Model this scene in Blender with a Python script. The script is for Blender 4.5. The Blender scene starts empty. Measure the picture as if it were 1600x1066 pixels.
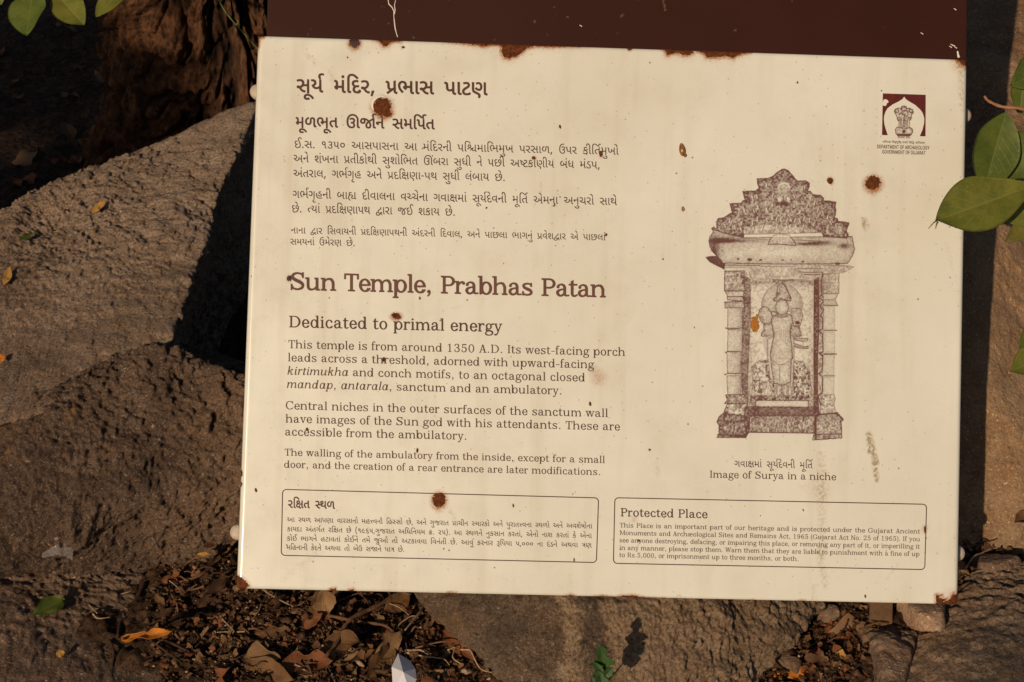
import bpy, math, random
import numpy as np
from mathutils import Vector, Matrix
from mathutils.geometry import tessellate_polygon

SC = bpy.context.scene
COL = SC.collection
random.seed(7)
RNG = np.random.default_rng(11)

# ------------------------------------------------------------------ camera, sky, sun, exposure
CAM_H = 1.58
PITCH = math.radians(32)
FPX = 2400.0
cam_d = bpy.data.cameras.new('camera')
cam = bpy.data.objects.new('camera', cam_d)
COL.objects.link(cam)
cam.location = (0, 0, CAM_H)
cam.rotation_euler = (math.radians(90) - PITCH, 0, 0)
cam_d.sensor_width = 36
cam_d.lens = 36 * FPX / 1600
cam_d.clip_start = .05
cam_d.clip_end = 500
cam_d.dof.use_dof = True
cam_d.dof.focus_distance = 2.14
cam_d.dof.aperture_fstop = 18
SC.camera = cam

SUN_EL = math.radians(25)
SUN_AZ = math.atan2(-.44, -.898)              # where the sun stands: left of and behind the camera
SUN = Vector((math.cos(SUN_EL) * math.sin(SUN_AZ), math.cos(SUN_EL) * math.cos(SUN_AZ), math.sin(SUN_EL)))
world = bpy.data.worlds.new('World')
SC.world = world
world.use_nodes = True
nt = world.node_tree
sky = nt.nodes.new('ShaderNodeTexSky')
sky.sky_type = 'NISHITA'
sky.sun_disc = False
sky.sun_elevation = SUN_EL
sky.sun_rotation = SUN_AZ
bg = nt.nodes['Background']
nt.links.new(sky.outputs[0], bg.inputs['Color'])
bg.inputs['Strength'].default_value = .05
sd = bpy.data.lights.new('sun', 'SUN')
sd.energy = 4.4
sd.angle = math.radians(.53)
sd.color = (1, .79, .545)
sun = bpy.data.objects.new('sun', sd)
COL.objects.link(sun)
sun.rotation_euler = SUN.to_track_quat('Z', 'Y').to_euler()
sun.location = SUN * 10
SC.view_settings.view_transform = 'Standard'
SC.view_settings.look = 'None'
SC.view_settings.gamma = 1
SC.view_settings.use_curve_mapping = False
SC.view_settings.exposure = -.15

# ------------------------------------------------------------------ helpers
CP, SP = math.cos(PITCH), math.sin(PITCH)
AX_R, AX_U, AX_F = Vector((1, 0, 0)), Vector((0, SP, CP)), Vector((0, CP, -SP))
def at(px, py, d):
    "point of the world at depth d (m) on the line of sight through a pixel of the 1600 x 1066 photograph"
    return Vector((0, 0, CAM_H)) + AX_F * d + AX_R * ((px - 800) / FPX * d) + AX_U * ((533 - py) / FPX * d)
def ground_at(px, py, z=0):
    v = at(px, py, 1) - Vector((0, 0, CAM_H))
    return Vector((0, 0, CAM_H)) + v * ((z - CAM_H) / v.z)

def smooth(t): return t * t * t * (t * (t * 6 - 15) + 10)
def hash3(ix, iy, iz, seed):
    h = (ix * 374761393 + iy * 668265263 + iz * 2147483647 + seed * 1274126177) & 0xffffffff
    h = ((h ^ (h >> 13)) * 1274126177) & 0xffffffff
    h = ((h ^ (h >> 16)) * 2246822519) & 0xffffffff
    return ((h ^ (h >> 15)) & 0xffffff) / float(0xffffff) * 2 - 1
def vnoise(p, seed=0):
    "value noise, p (N,3)"
    i = np.floor(p).astype(np.int64); f = smooth(p - i); r = 0
    for dx in (0, 1):
        for dy in (0, 1):
            for dz in (0, 1):
                w = (f[:, 0] if dx else 1 - f[:, 0]) * (f[:, 1] if dy else 1 - f[:, 1]) * (f[:, 2] if dz else 1 - f[:, 2])
                r = r + w * hash3(i[:, 0] + dx, i[:, 1] + dy, i[:, 2] + dz, seed)
    return r
def fbm(p, scale, octaves=4, seed=0, gain=.5):
    r = 0; a = 1; p = np.asarray(p, float) * scale
    for k in range(octaves):
        r = r + a * vnoise(p + 17.3 * k, seed + k); a *= gain; p = p * 2.03
    return r
def ridged(p, scale, octaves=4, seed=0, gain=.5):
    r = 0; a = 1; p = np.asarray(p, float) * scale
    for k in range(octaves):
        r = r + a * (1 - 2 * np.abs(vnoise(p + 11.7 * k, seed + k))); a *= gain; p = p * 2.1
    return r

def mesh_np(name, V, F, mat, smooth_shade=True, mat_idx=None):
    "mesh from numpy arrays; F (n,3) or (n,4)"
    me = bpy.data.meshes.new(name)
    V = np.asarray(V, np.float32); F = np.asarray(F, np.int32)
    k = F.shape[1]
    me.vertices.add(len(V)); me.vertices.foreach_set('co', V.ravel())
    me.loops.add(F.size); me.loops.foreach_set('vertex_index', F.ravel())
    me.polygons.add(len(F))
    me.polygons.foreach_set('loop_start', np.arange(0, F.size, k, dtype=np.int32))
    if smooth_shade: me.polygons.foreach_set('use_smooth', np.ones(len(F), bool))
    me.update(calc_edges=True)
    me.validate()
    for m in (mat if isinstance(mat, (list, tuple)) else [mat]): me.materials.append(m)
    return me
def link(name, me, parent=None, **props):
    o = bpy.data.objects.new(name, me); COL.objects.link(o)
    if parent: o.parent = parent
    for k, v in props.items(): o[k] = v
    return o
def empty(name, loc=(0, 0, 0), **props):
    o = link(name, None, **props); o.location = loc; o.empty_display_size = .05
    return o
def grid_faces(n, m, wrap=False):
    "faces of an n x m grid of vertices (row major); wrap closes the m direction"
    i = np.arange(n - 1)[:, None]; j = np.arange(m if wrap else m - 1)[None, :]
    a = i * m + j; b = i * m + (j + 1) % m
    return np.stack([a, b, b + m, a + m], -1).reshape(-1, 4)
def attr(me, name, vals):
    a = me.attributes.new(name, 'FLOAT', 'POINT'); a.data.foreach_set('value', np.asarray(vals, np.float32))

# ------------------------------------------------------------------ node materials
class N:
    def __init__(s, name, rough=.8, spec=.3):
        s.m = bpy.data.materials.new(name); s.m.use_nodes = True; s.t = s.m.node_tree
        s.b = s.t.nodes['Principled BSDF']; s.b.inputs['Roughness'].default_value = rough
        s.b.inputs['Specular IOR Level'].default_value = spec
        s.tc = s.t.nodes.new('ShaderNodeTexCoord')
    def n(s, kind, **kw):
        o = s.t.nodes.new(kind)
        for k, v in kw.items(): setattr(o, k, v)
        return o
    def l(s, a, b): s.t.links.new(a, b)
    def noise(s, scale, detail=6, rough=.55, vec=None, dist=0, stretch=None):
        o = s.n('ShaderNodeTexNoise'); o.inputs['Scale'].default_value = scale; o.inputs['Detail'].default_value = detail
        o.inputs['Roughness'].default_value = rough; o.inputs['Distortion'].default_value = dist
        v = vec or s.tc.outputs['Object']
        if stretch:
            mp = s.n('ShaderNodeMapping'); mp.inputs['Scale'].default_value = stretch; s.l(v, mp.inputs[0]); v = mp.outputs[0]
        s.l(v, o.inputs['Vector']); return o.outputs['Fac']
    def voro(s, scale, out='Distance', vec=None, rand=1):
        o = s.n('ShaderNodeTexVoronoi'); o.inputs['Scale'].default_value = scale; o.inputs['Randomness'].default_value = rand
        s.l(vec or s.tc.outputs['Object'], o.inputs['Vector']); return o.outputs[out]
    def ramp(s, fac, stops, interp='LINEAR'):
        o = s.n('ShaderNodeValToRGB'); s.l(fac, o.inputs[0]); e = o.color_ramp; e.interpolation = interp
        while len(e.elements) < len(stops): e.elements.new(.5)
        for el, (p, c) in zip(e.elements, stops):
            el.position = p; el.color = (c, c, c, 1) if isinstance(c, (int, float)) else (*c, 1)
        return o.outputs[0]
    def mix(s, fac, a, b, mode='MIX'):
        o = s.n('ShaderNodeMix', data_type='RGBA', blend_type=mode)
        for i, v in ((0, fac), (6, a), (7, b)):
            if isinstance(v, (int, float)): o.inputs[i].default_value = v
            elif isinstance(v, tuple): o.inputs[i].default_value = (*v, 1)
            else: s.l(v, o.inputs[i])
        return o.outputs[2]
    def math(s, op, a, b=0.0):
        o = s.n('ShaderNodeMath', operation=op)
        for i, v in ((0, a), (1, b)):
            if isinstance(v, (int, float)): o.inputs[i].default_value = v
            else: s.l(v, o.inputs[i])
        return o.outputs[0]
    def attr(s, name):
        o = s.n('ShaderNodeAttribute', attribute_name=name); return o.outputs['Fac']
    def color(s, c):
        if isinstance(c, tuple): s.b.inputs['Base Color'].default_value = (*c, 1)
        else: s.l(c, s.b.inputs['Base Color'])
        return s
    def bump(s, h, strength=.5, dist=.005, prev=None):
        o = s.n('ShaderNodeBump'); o.inputs['Strength'].default_value = strength; o.inputs['Distance'].default_value = dist
        s.l(h, o.inputs['Height'])
        if prev: s.l(prev, o.inputs['Normal'])
        s.l(o.outputs[0], s.b.inputs['Normal']); return o.outputs[0]

def rock_material(name, dark, mid, light, tint, spot=.5):
    k = N(name, .85, .25)
    big = k.noise(3.2, 5, .6, dist=.4)
    med = k.noise(22, 8, .7)
    fine = k.noise(190, 4, .7)
    c = k.ramp(big, [(.3, dark), (.52, mid), (.72, light)])
    c = k.mix(k.ramp(med, [(.38, 0.), (.62, 1.)]), c, tint, 'MULTIPLY')
    c = k.mix(k.math('MULTIPLY', k.ramp(fine, [(.25, 1.), (.55, 0.)]), spot), c, tuple(x * .35 for x in dark))
    c = k.mix(k.ramp(k.noise(260, 2, .5), [(.63, 0.), (.72, .7)]), c, tuple(min(1, x * 1.9) for x in light))
    pits = k.ramp(k.voro(75), [(0.1, 0.), (.45, 1.)])
    k.color(c)
    b = k.bump(k.noise(14, 8, .7), .9, .02)
    b = k.bump(pits, .35, .004, b)
    k.bump(fine, .8, .004, b)
    return k.m
def plain(name, col, rough=.7, spec=.3, var=.25, scale=40):
    k = N(name, rough, spec)
    k.color(k.mix(k.ramp(k.noise(scale, 5), [(.3, 0.), (.7, 1.)]), tuple(x * (1 - var) for x in col), tuple(min(1, x * (1 + var)) for x in col)))
    k.bump(k.noise(scale * 3, 4), .3, .002)
    return k.m

# ------------------------------------------------------------------ frame of the panel (metres; x right, y up, z to the viewer)
def cam2w(v): return AX_R * v[0] - AX_U * v[1] + AX_F * v[2]
PW, PH = 1.0, .76684
O_P = Vector((0, 0, CAM_H)) + cam2w((-.35585103, -.426746, 2.13953299))
PX = cam2w((.9991329, .02917504, .02970311)).normalized()
PZ = -cam2w((-.03092299, .04229152, .99862666)).normalized()
PY = PZ.cross(PX)
PM = Matrix(((PX.x, PY.x, PZ.x, O_P.x), (PX.y, PY.y, PZ.y, O_P.y), (PX.z, PY.z, PZ.z, O_P.z), (0, 0, 0, 1)))
def pan(px, py, z=0):
    "pixel of the photograph -> x, y on the face of the panel, or on a plane z metres in front of it"
    c = Vector((0, 0, CAM_H)); d = at(px, py, 1) - c; O = O_P + PZ * z
    t = (O - c).dot(PZ) / d.dot(PZ); q = c + d * t - O_P
    return q.dot(PX), q.dot(PY)
PA = [pan(px, py) for px, py in ((402.5, 55), (1512.5, 92.5), (1498, 945.5), (368.5, 920.5))]
_M = np.array([pan(px, py) + (px, py) for px in np.linspace(300, 1600, 9) for py in np.linspace(0, 1060, 9)])
def _fit(src, dst):
    A = []; B = []
    for (x, y), (u, v) in zip(src, dst):
        A.append([x, y, 1, 0, 0, 0, -u * x, -u * y]); B.append(u); A.append([0, 0, 0, x, y, 1, -v * x, -v * y]); B.append(v)
    h = np.linalg.lstsq(np.array(A), np.array(B), rcond=None)[0]
    return np.append(h, 1).reshape(3, 3)
H_P2X = _fit(_M[:, 2:], _M[:, :2])
def pan_np(px, py):
    q = np.stack([px, py, np.ones_like(px)], -1) @ H_P2X.T
    return q[..., 0] / q[..., 2], q[..., 1] / q[..., 2]
MM = PW / 1112.0                         # metres per photo pixel on the panel
# ================================================================== GROUND, ROCKS, TREE
M_ROCK = rock_material('grey_brown_rock', (.060, .040, .028), (.135, .095, .066), (.20, .150, .105), (.86, .78, .70))
M_ROCK_TOP = rock_material('weathered_pale_rock', (.13, .098, .070), (.21, .165, .12), (.27, .215, .16), (.88, .82, .75))
M_ROCK_RED = rock_material('reddish_rock', (.16, .090, .055), (.34, .22, .145), (.50, .35, .24), (.9, .75, .62))
M_ROCK_STAND = rock_material('upright_brown_stone', (.16, .088, .050), (.27, .17, .10), (.38, .26, .165), (.92, .82, .68))
M_ROCK_DARK = rock_material('soil_stained_rock', (.10, .062, .043), (.19, .125, .088), (.30, .21, .15), (.85, .75, .65))

def two_tone(name, a, b, co, nrm, width, lump, seam=()):
    "weathered skin on one side of a plane, broken rock on the other; the border wanders"
    k = N(name, .87, .22)
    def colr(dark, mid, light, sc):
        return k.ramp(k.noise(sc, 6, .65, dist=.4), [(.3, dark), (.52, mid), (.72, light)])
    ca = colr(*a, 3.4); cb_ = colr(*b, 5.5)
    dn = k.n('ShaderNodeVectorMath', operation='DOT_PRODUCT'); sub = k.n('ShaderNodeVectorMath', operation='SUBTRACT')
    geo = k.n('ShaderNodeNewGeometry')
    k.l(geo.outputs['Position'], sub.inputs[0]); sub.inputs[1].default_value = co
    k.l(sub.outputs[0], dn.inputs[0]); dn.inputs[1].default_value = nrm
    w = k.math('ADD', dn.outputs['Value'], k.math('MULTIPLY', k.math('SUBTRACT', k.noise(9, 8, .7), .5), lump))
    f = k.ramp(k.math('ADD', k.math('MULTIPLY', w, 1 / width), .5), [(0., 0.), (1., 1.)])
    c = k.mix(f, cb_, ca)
    for sco, half, scol in seam:      # mineral bands, upright in the rock
        s2 = k.n('ShaderNodeVectorMath', operation='SUBTRACT'); k.l(geo.outputs['Position'], s2.inputs[0]); s2.inputs[1].default_value = sco
        sx = k.n('ShaderNodeSeparateXYZ'); k.l(s2.outputs[0], sx.inputs[0])
        wv = k.math('ADD', k.math('ADD', sx.outputs[0], k.math('MULTIPLY', sx.outputs[2], .18)), k.math('MULTIPLY', k.math('SUBTRACT', k.noise(17, 8, .8), .5), .10))
        c = k.mix(k.ramp(k.math('DIVIDE', k.math('ABSOLUTE', wv), half), [(.5, .85), (1., 0.)]), c, scol)
    med = k.noise(26, 8, .72); fine = k.noise(210, 4, .72)
    c = k.mix(k.ramp(med, [(.36, 0.), (.62, .9)]), c, (.84, .76, .68), 'MULTIPLY')
    c = k.mix(k.math('MULTIPLY', k.ramp(fine, [(.28, 1.), (.55, 0.)]), .85), c, (.022, .014, .009))
    c = k.mix(k.ramp(k.noise(420, 2, .5), [(.60, 0.), (.72, .5)]), c, (.45, .35, .26))
    c = k.mix(k.ramp(k.noise(300, 3, .6), [(.30, .85), (.44, 0.)]), c, (.035, .022, .016))
    c = k.mix(k.ramp(k.noise(15, 7, .7), [(.58, 0.), (.72, .6)]), c, (.24, .13, .05))
    c = k.mix(k.ramp(k.noise(6, 9, .75), [(.56, 0.), (.66, .55)]), c, (.045, .032, .025))
    c = k.mix(k.ramp(k.noise(90, 3, .6), [(.66, 0.), (.72, .6)]), c, (.40, .34, .27))
    k.color(c)
    bb = k.bump(k.noise(26, 10, .8), .7, .014); bb = k.bump(k.ramp(k.voro(85), [(.08, 0.), (.4, 1.)]), .45, .004, bb); k.bump(fine, .9, .004, bb)
    return k.m

def rock(name, mat, centre, planes, res=180, soft=.03, amp=.02, scale=4, fine=.006, seed=0, asp=1, **props):
    "closed lump: directions from the centre meet a set of facets; facets = (3 points) or (point, normal)"
    c = np.array(centre)
    pl = []
    for P in planes:
        if len(P) == 3:
            a, b, d = [np.array(p) for p in P]; n = np.cross(b - a, d - a); n /= np.linalg.norm(n); p0 = a
        else: p0 = np.array(P[0]); n = np.array(P[1], float); n /= np.linalg.norm(n)
        h = (p0 - c) @ n
        if h < 0: n, h = -n, -h
        pl.append((n, h))
    n_, m_ = res, int(res * 1.8)
    th = np.linspace(1e-3, math.pi - 1e-3, n_)[:, None]; ph = np.linspace(0, 2 * math.pi, m_, endpoint=False)[None, :]
    # poles point away from the viewer
    D = np.stack([np.sin(th) * np.cos(ph), np.cos(th) * np.ones_like(ph), np.sin(th) * np.sin(ph)], -1).reshape(-1, 3)
    # the pole axis of the direction grid looks backwards so that the seams stay hidden
    inv = np.zeros(len(D))
    K = 1 / soft
    acc = np.zeros(len(D))
    for n, h in pl:
        acc += np.maximum(D @ n / h, 1e-9) ** (K)
    r = 1 / acc ** (1 / K)
    P = c + D * r[:, None]
    nz = fbm(P, scale, 5, seed, .55) * amp + ridged(P, scale * 2.3, 4, seed + 40, .5) * amp * .35 + fbm(P, scale * 14, 3, seed + 9, .6) * fine + np.maximum(0, ridged(P, scale * 6, 3, seed + 70)) * fine * .5 + np.minimum(0, vnoise(P * scale * 9, seed + 80) + .45) * fine * 1.5
    crack = np.abs(vnoise(P * scale * .75 + fbm(P, scale * 2.2, 3, seed + 33)[:, None] * .22, seed + 34))
    nz = nz - np.exp(-(crack / .028) ** 2) * np.clip(fbm(P, scale * .6, 2, seed + 35) * 2, 0, 1) * amp * 1.1
    chip = vnoise(P * scale * 2.4 + 5, seed + 36); nz = nz + np.where(chip > .25, .22, 0) * amp * np.clip((chip - .25) * 14, 0, 1)
    P = P + D * nz[:, None]
    F = grid_faces(n_, m_, True)
    me = mesh_np(name, P, F[:, ::-1], mat)
    o = link(name, me, None, **props)
    return o, P

# ---- soil: one sheet to the horizon, dense where it is seen close by
def soil_z(x, y):
    P = np.stack([x, y, 0 * x], -1)
    z = fbm(P, 2.2, 3, 21) * .022 + fbm(P, 13, 4, 31, .6) * .010 + np.maximum(0, ridged(P, 38, 3, 5)) * .006 + fbm(P, 120, 2, 77) * .0022
    near = np.exp(-((y - 1.7) / .55) ** 2)
    return z * (.35 + .65 * near) + .05 * (1 - near) * fbm(P, .9, 3, 4) * (np.abs(y) < 12)
gx = np.concatenate([np.linspace(-60, -1.2, 45) , np.arange(-1.18, 1.0, .0045), np.linspace(1.02, 60, 45)])
gy = np.concatenate([np.linspace(-30, 1.35, 36), np.arange(1.36, 2.05, .0045), np.arange(2.06, 5, .02), np.linspace(5.1, 80, 60)])
GX, GY = np.meshgrid(gx, gy)
GZ = soil_z(GX.ravel(), GY.ravel())
k = N('dark_leafy_soil', .95, .12)
c = k.ramp(k.noise(7, 7, .7), [(.3, (.020, .010, .006)), (.55, (.052, .027, .015)), (.75, (.105, .060, .034))])
c = k.mix(k.ramp(k.voro(55, 'Color'), [(.35, 0.), (.9, .6)]), c, (.125, .070, .040))
c = k.mix(k.ramp(k.noise(150, 5, .7), [(.3, 1.), (.5, 0.)]), c, (.012, .007, .004))
k.color(c)
b = k.bump(k.ramp(k.voro(60), [(0., 0.), (.6, 1.)]), .9, .012); k.bump(k.noise(130, 6, .75), 1., .006, b)
M_SOIL = k.m
link('ground', mesh_np('ground', np.stack([GX.ravel(), GY.ravel(), GZ], -1), grid_faces(*GX.shape), M_SOIL), None, kind='structure')
def gz(x, y): return float(soil_z(np.array([x]), np.array([y]))[0])

def sil(a, b, side, back=.0):
    "plane through two lines of sight: gives a lump a true edge seen from the front; side = pixel on its outer side"
    c = Vector((0, 0, CAM_H)); r1 = at(*a, 2.4) - c; r2 = at(*b, 2.4) - c; n = r1.cross(r2).normalized()
    if n.dot(at(*side, 2.4) - c) < 0: n = -n
    return (at(*a, 2.5), (n + AX_F * back).normalized())
def on_plane(P, px, py):
    a, b, d = P; n = (b - a).cross(d - a); c = Vector((0, 0, CAM_H)); v = at(px, py, 1) - c
    return c + v * ((a - c).dot(n) / v.dot(n))
# ---- the two big boulders on the left
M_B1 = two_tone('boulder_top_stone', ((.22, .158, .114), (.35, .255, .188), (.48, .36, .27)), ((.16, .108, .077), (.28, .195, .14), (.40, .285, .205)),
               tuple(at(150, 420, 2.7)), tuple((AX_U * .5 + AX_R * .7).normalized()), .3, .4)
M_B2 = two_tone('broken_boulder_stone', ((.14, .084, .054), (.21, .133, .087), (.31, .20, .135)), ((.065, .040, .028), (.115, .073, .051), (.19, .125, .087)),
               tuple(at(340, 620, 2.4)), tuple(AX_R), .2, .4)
TOP = (at(0, 600, 2.44), at(265, 545, 2.48), at(200, 262, 2.86))
e1, e2 = on_plane(TOP, 380, 215), on_plane(TOP, 262, 530)
ed = (e2 - e1).normalized(); side_n = Vector((.96, -.10, -.12)); side_n = (side_n - ed * side_n.dot(ed)).normalized()
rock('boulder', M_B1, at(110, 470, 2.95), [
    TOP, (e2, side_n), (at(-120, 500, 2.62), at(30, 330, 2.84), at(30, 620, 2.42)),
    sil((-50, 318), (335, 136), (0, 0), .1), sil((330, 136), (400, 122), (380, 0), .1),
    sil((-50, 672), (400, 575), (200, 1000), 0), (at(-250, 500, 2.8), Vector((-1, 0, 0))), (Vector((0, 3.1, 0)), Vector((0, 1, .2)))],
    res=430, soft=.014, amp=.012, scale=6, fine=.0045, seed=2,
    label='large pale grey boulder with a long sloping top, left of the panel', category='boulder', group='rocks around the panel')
LOW = (at(0, 800, 2.27), at(0, 600, 2.36), at(330, 700, 2.33))
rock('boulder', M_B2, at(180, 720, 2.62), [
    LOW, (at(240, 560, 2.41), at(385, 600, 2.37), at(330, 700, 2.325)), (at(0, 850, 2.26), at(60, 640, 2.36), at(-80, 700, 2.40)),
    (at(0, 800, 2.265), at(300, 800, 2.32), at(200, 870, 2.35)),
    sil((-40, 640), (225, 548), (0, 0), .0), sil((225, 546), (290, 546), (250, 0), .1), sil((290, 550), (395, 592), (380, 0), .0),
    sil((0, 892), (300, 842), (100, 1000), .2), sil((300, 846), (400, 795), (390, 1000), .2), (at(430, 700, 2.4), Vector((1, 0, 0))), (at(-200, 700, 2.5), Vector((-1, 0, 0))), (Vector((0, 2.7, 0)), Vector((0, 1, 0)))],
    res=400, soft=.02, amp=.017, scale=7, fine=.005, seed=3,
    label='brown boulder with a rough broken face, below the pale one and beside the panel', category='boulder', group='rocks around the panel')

# ---- low rough slab in the bottom left corner
rock('boulder', M_ROCK_DARK, at(110, 960, 2.50), [
    (at(0, 870, 2.36), at(330, 850, 2.43), at(150, 1010, 2.205)),
    (at(0, 980, 2.22), at(-50, 1080, 2.10), at(250, 1050, 2.195)),
    (at(380, 840, 2.47), at(350, 900, 2.395), at(270, 1066, 2.185)),
    sil((-40, 885), (150, 872), (100, 700), .3), sil((150, 868), (330, 842), (300, 700), .3), sil((330, 845), (400, 850), (380, 700), .3),
    sil((400, 830), (370, 930), (520, 900), .2), sil((375, 915), (290, 1090), (540, 1000), .2), (at(-150, 950, 2.4), Vector((-1, 0, 0))), (Vector((0, 2, -.25)), Vector((0, 0, -1))), (at(150, 1180, 2.1), Vector((0, -1, 0))), (Vector((0, 2.4, 0)), Vector((0, 1, .3)))],
    res=280, soft=.05, amp=.009, scale=9, fine=.0042, seed=12,
    label='low rough brown slab in the bottom left corner under the large boulder', category='rock', group='rocks around the panel')

# ---- rock under the middle of the panel
rock('boulder', two_tone('striped_rock', ((.18, .115, .072), (.27, .185, .12), (.37, .26, .175)), ((.12, .08, .054), (.18, .125, .086), (.26, .185, .13)), tuple(at(890, 980, 2.2)), (1, 0, 0), .03, .1, ((tuple(at(925, 960, 2.17)), .022, (.085, .060, .045)), (tuple(at(886, 980, 2.17)), .015, (.36, .26, .17)))),
    at(985, 930, 2.42), [
    (at(740, 930, 2.20), at(880, 1045, 2.15), at(890, 930, 2.17)),
    (at(890, 930, 2.160), at(1130, 930, 2.19), at(960, 1062, 2.12)),
    (at(1120, 930, 2.19), at(1130, 1010, 2.17), at(1228, 930, 2.25)),
    sil((722, 915), (800, 1028), (700, 1000), .2), sil((795, 1024), (880, 1036), (850, 1066), .2), sil((875, 1030), (950, 1085), (880, 1090), .2),
    sil((1010, 1085), (1100, 1030), (1080, 1090), .2), sil((1090, 1035), (1235, 930), (1230, 1000), .2),
    (at(1000, 860, 2.3), Vector((0, .2, 1))), (at(1000, 900, 2.7), Vector((0, 1, 0)))],
    res=340, soft=.03, amp=.012, scale=10, fine=.0042, seed=5,
    label='brown rock with a pale vertical seam under the middle of the panel', category='rock', group='rocks around the panel')
# ---- big rock, bottom right corner
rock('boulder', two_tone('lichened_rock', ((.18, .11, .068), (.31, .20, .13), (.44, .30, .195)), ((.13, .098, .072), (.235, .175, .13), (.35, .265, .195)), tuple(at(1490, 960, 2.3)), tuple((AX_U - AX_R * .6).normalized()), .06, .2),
    at(1570, 1050, 2.50), [
    (at(1380, 1050, 2.19), at(1490, 945, 2.27), at(1600, 1040, 2.12)),
    (at(1490, 938, 2.28), at(1600, 915, 2.30), at(1640, 1040, 2.10)),
    (at(1375, 1066, 2.18), at(1450, 985, 2.24), at(1390, 1000, 2.34)),
    sil((1385, 1100), (1435, 1010), (1350, 1000), .1), sil((1420, 1035), (1505, 928), (1420, 930), .1), sil((1500, 932), (1560, 912), (1520, 850), .2), sil((1555, 913), (1640, 905), (1600, 850), .2),
    (at(1800, 1000, 2.3), Vector((1, 0, 0))), (Vector((0, 2, -.25)), Vector((0, 0, -1))), (at(1500, 1200, 2.1), Vector((0, -1, 0))), (Vector((0, 2.6, 0)), Vector((0, 1, 0)))],
    res=300, soft=.035, amp=.011, scale=9, fine=.0035, seed=8,
    label='large grey brown rock filling the bottom right corner', category='rock', group='rocks around the panel')
rock('boulder', M_ROCK_DARK, at(1412, 1030, 2.285), [
    (at(1370, 1040, 2.155), at(1405, 988, 2.215), at(1400, 1060, 2.135)), (at(1396, 990, 2.225), at(1430, 990, 2.245), at(1412, 1030, 2.165)), (at(1432, 995, 2.245), at(1420, 1045, 2.165), at(1440, 1020, 2.345)),
    (at(1412, 984, 2.245), Vector((0, .5, .8))), (at(1362, 1045, 2.195), Vector((-.9, 0, .1))), (at(1400, 1090, 2.145), Vector((0, -.5, -.8))), (at(1412, 1000, 2.395), Vector((0, 1, 0)))],
    res=110, soft=.07, amp=.006, scale=16, fine=.002, seed=14, label='small brown stone wedged between the steel leg and the corner rock', category='stone', group='rocks around the panel')
rock('boulder', M_ROCK_RED, at(1437, 948, 2.340), [
    (at(1425, 945, 2.240), at(1465, 940, 2.240), at(1445, 975, 2.220)), (at(1421, 955, 2.260), Vector((-1, -.2, .1))), (at(1474, 945, 2.280), Vector((.9, -.2, .1))), (at(1445, 977, 2.285), Vector((.1, -.5, -.7))), (at(1445, 925, 2.300), Vector((0, .3, .9))), (at(1445, 950, 2.400), Vector((0, 1, 0)))],
    res=90, soft=.08, amp=.005, scale=18, fine=.002, seed=15, label='pale orange stone directly under the right corner of the panel', category='stone', group='rocks around the panel')
# ---- upright stone behind the right edge
rock('upright_stone', M_ROCK_STAND, at(1640, 500, 2.85), [
    (at(1600, 400, 2.47), at(1560, 830, 2.42), at(1500, 440, 2.46)), (at(1600, 20, 2.84), at(1560, 380, 2.48), at(1480, 100, 2.76)),
    (at(1700, 0, 2.85), at(1680, 830, 2.45), at(1800, 480, 2.7)),
    (at(1380, 500, 2.6), Vector((-1, 0, 0))), (at(1600, -170, 2.9), Vector((0, -.1, 1))), sil((1400, 838), (1700, 870), (1550, 1000), .2), (at(1600, 400, 3.4), Vector((0, 1, 0))), (at(1850, 500, 2.8), Vector((1, 0, 0)))],
    res=300, soft=.03, amp=.010, scale=8, fine=.003, seed=18,
    label='upright brown stone block behind the right edge of the panel', category='stone', group='rocks around the panel')
for i, (px, py, r, mat, lab) in enumerate([(1187, 1022, .013, M_ROCK_RED, 'small rounded brown pebble on the soil below the panel'),
        (1295, 960, .016, M_ROCK_DARK, 'grey brown clod on the soil just under the right half of the panel'), (1200, 985, .018, M_ROCK_DARK, 'flat clod beside the brown middle rock'),
        (1560, 905, .030, M_ROCK_DARK, 'dark loose stone at the foot of the upright stone'), (1240, 1040, .012, M_ROCK_DARK, 'small dark clod near the bottom edge of the photo'),
        (1165, 1045, .010, M_ROCK_RED, 'tiny reddish pebble near the orange leaf scraps'), (350, 850, .022, M_ROCK_DARK, 'dark stone between the boulder and the lower left end of the panel')]):
    g0 = ground_at(px, py, r * .5); rg = random.Random(i)
    pls = [(g0 + n * r * rg.uniform(.75, 1.15), n) for n in [Vector((rg.gauss(0, 1), rg.gauss(0, 1), rg.gauss(0, .8))).normalized() for _ in range(16)]]
    rock('pebble', mat, g0, pls, res=44, soft=.09, amp=r * .12, scale=.3 / r, fine=r * .03, seed=30 + i, label=lab, category='pebble', group='pebbles on the soil')

# ---- tree trunk behind the boulder
kb = N('rugged_bark', .9, .15)
cc = kb.ramp(kb.noise(9, 7, .7, stretch=(1, 1, .45), dist=.6), [(.3, (.085, .034, .017)), (.5, (.20, .088, .042)), (.7, (.36, .185, .095))])
cc = kb.mix(kb.ramp(kb.attr('groove'), [(.08, 0.), (.75, 1.)]), (.014, .007, .004), cc)
cc = kb.mix(kb.ramp(kb.noise(60, 8, .8, stretch=(1, 1, .45)), [(.42, .85), (.56, 0.)]), cc, (.025, .012, .007))
kb.color(cc); b = kb.bump(kb.noise(34, 10, .8, stretch=(1, 1, .4)), 1., .03); kb.bump(kb.noise(150, 6, .8, stretch=(1, 1, .5)), 1., .008, b)
M_BARK = kb.m
tree = empty('tree', at(365, 120, 3.50).xy.to_3d(), label='tree with deeply furrowed reddish bark behind the boulder', category='tree')
T0 = Vector(tree.location)
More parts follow.
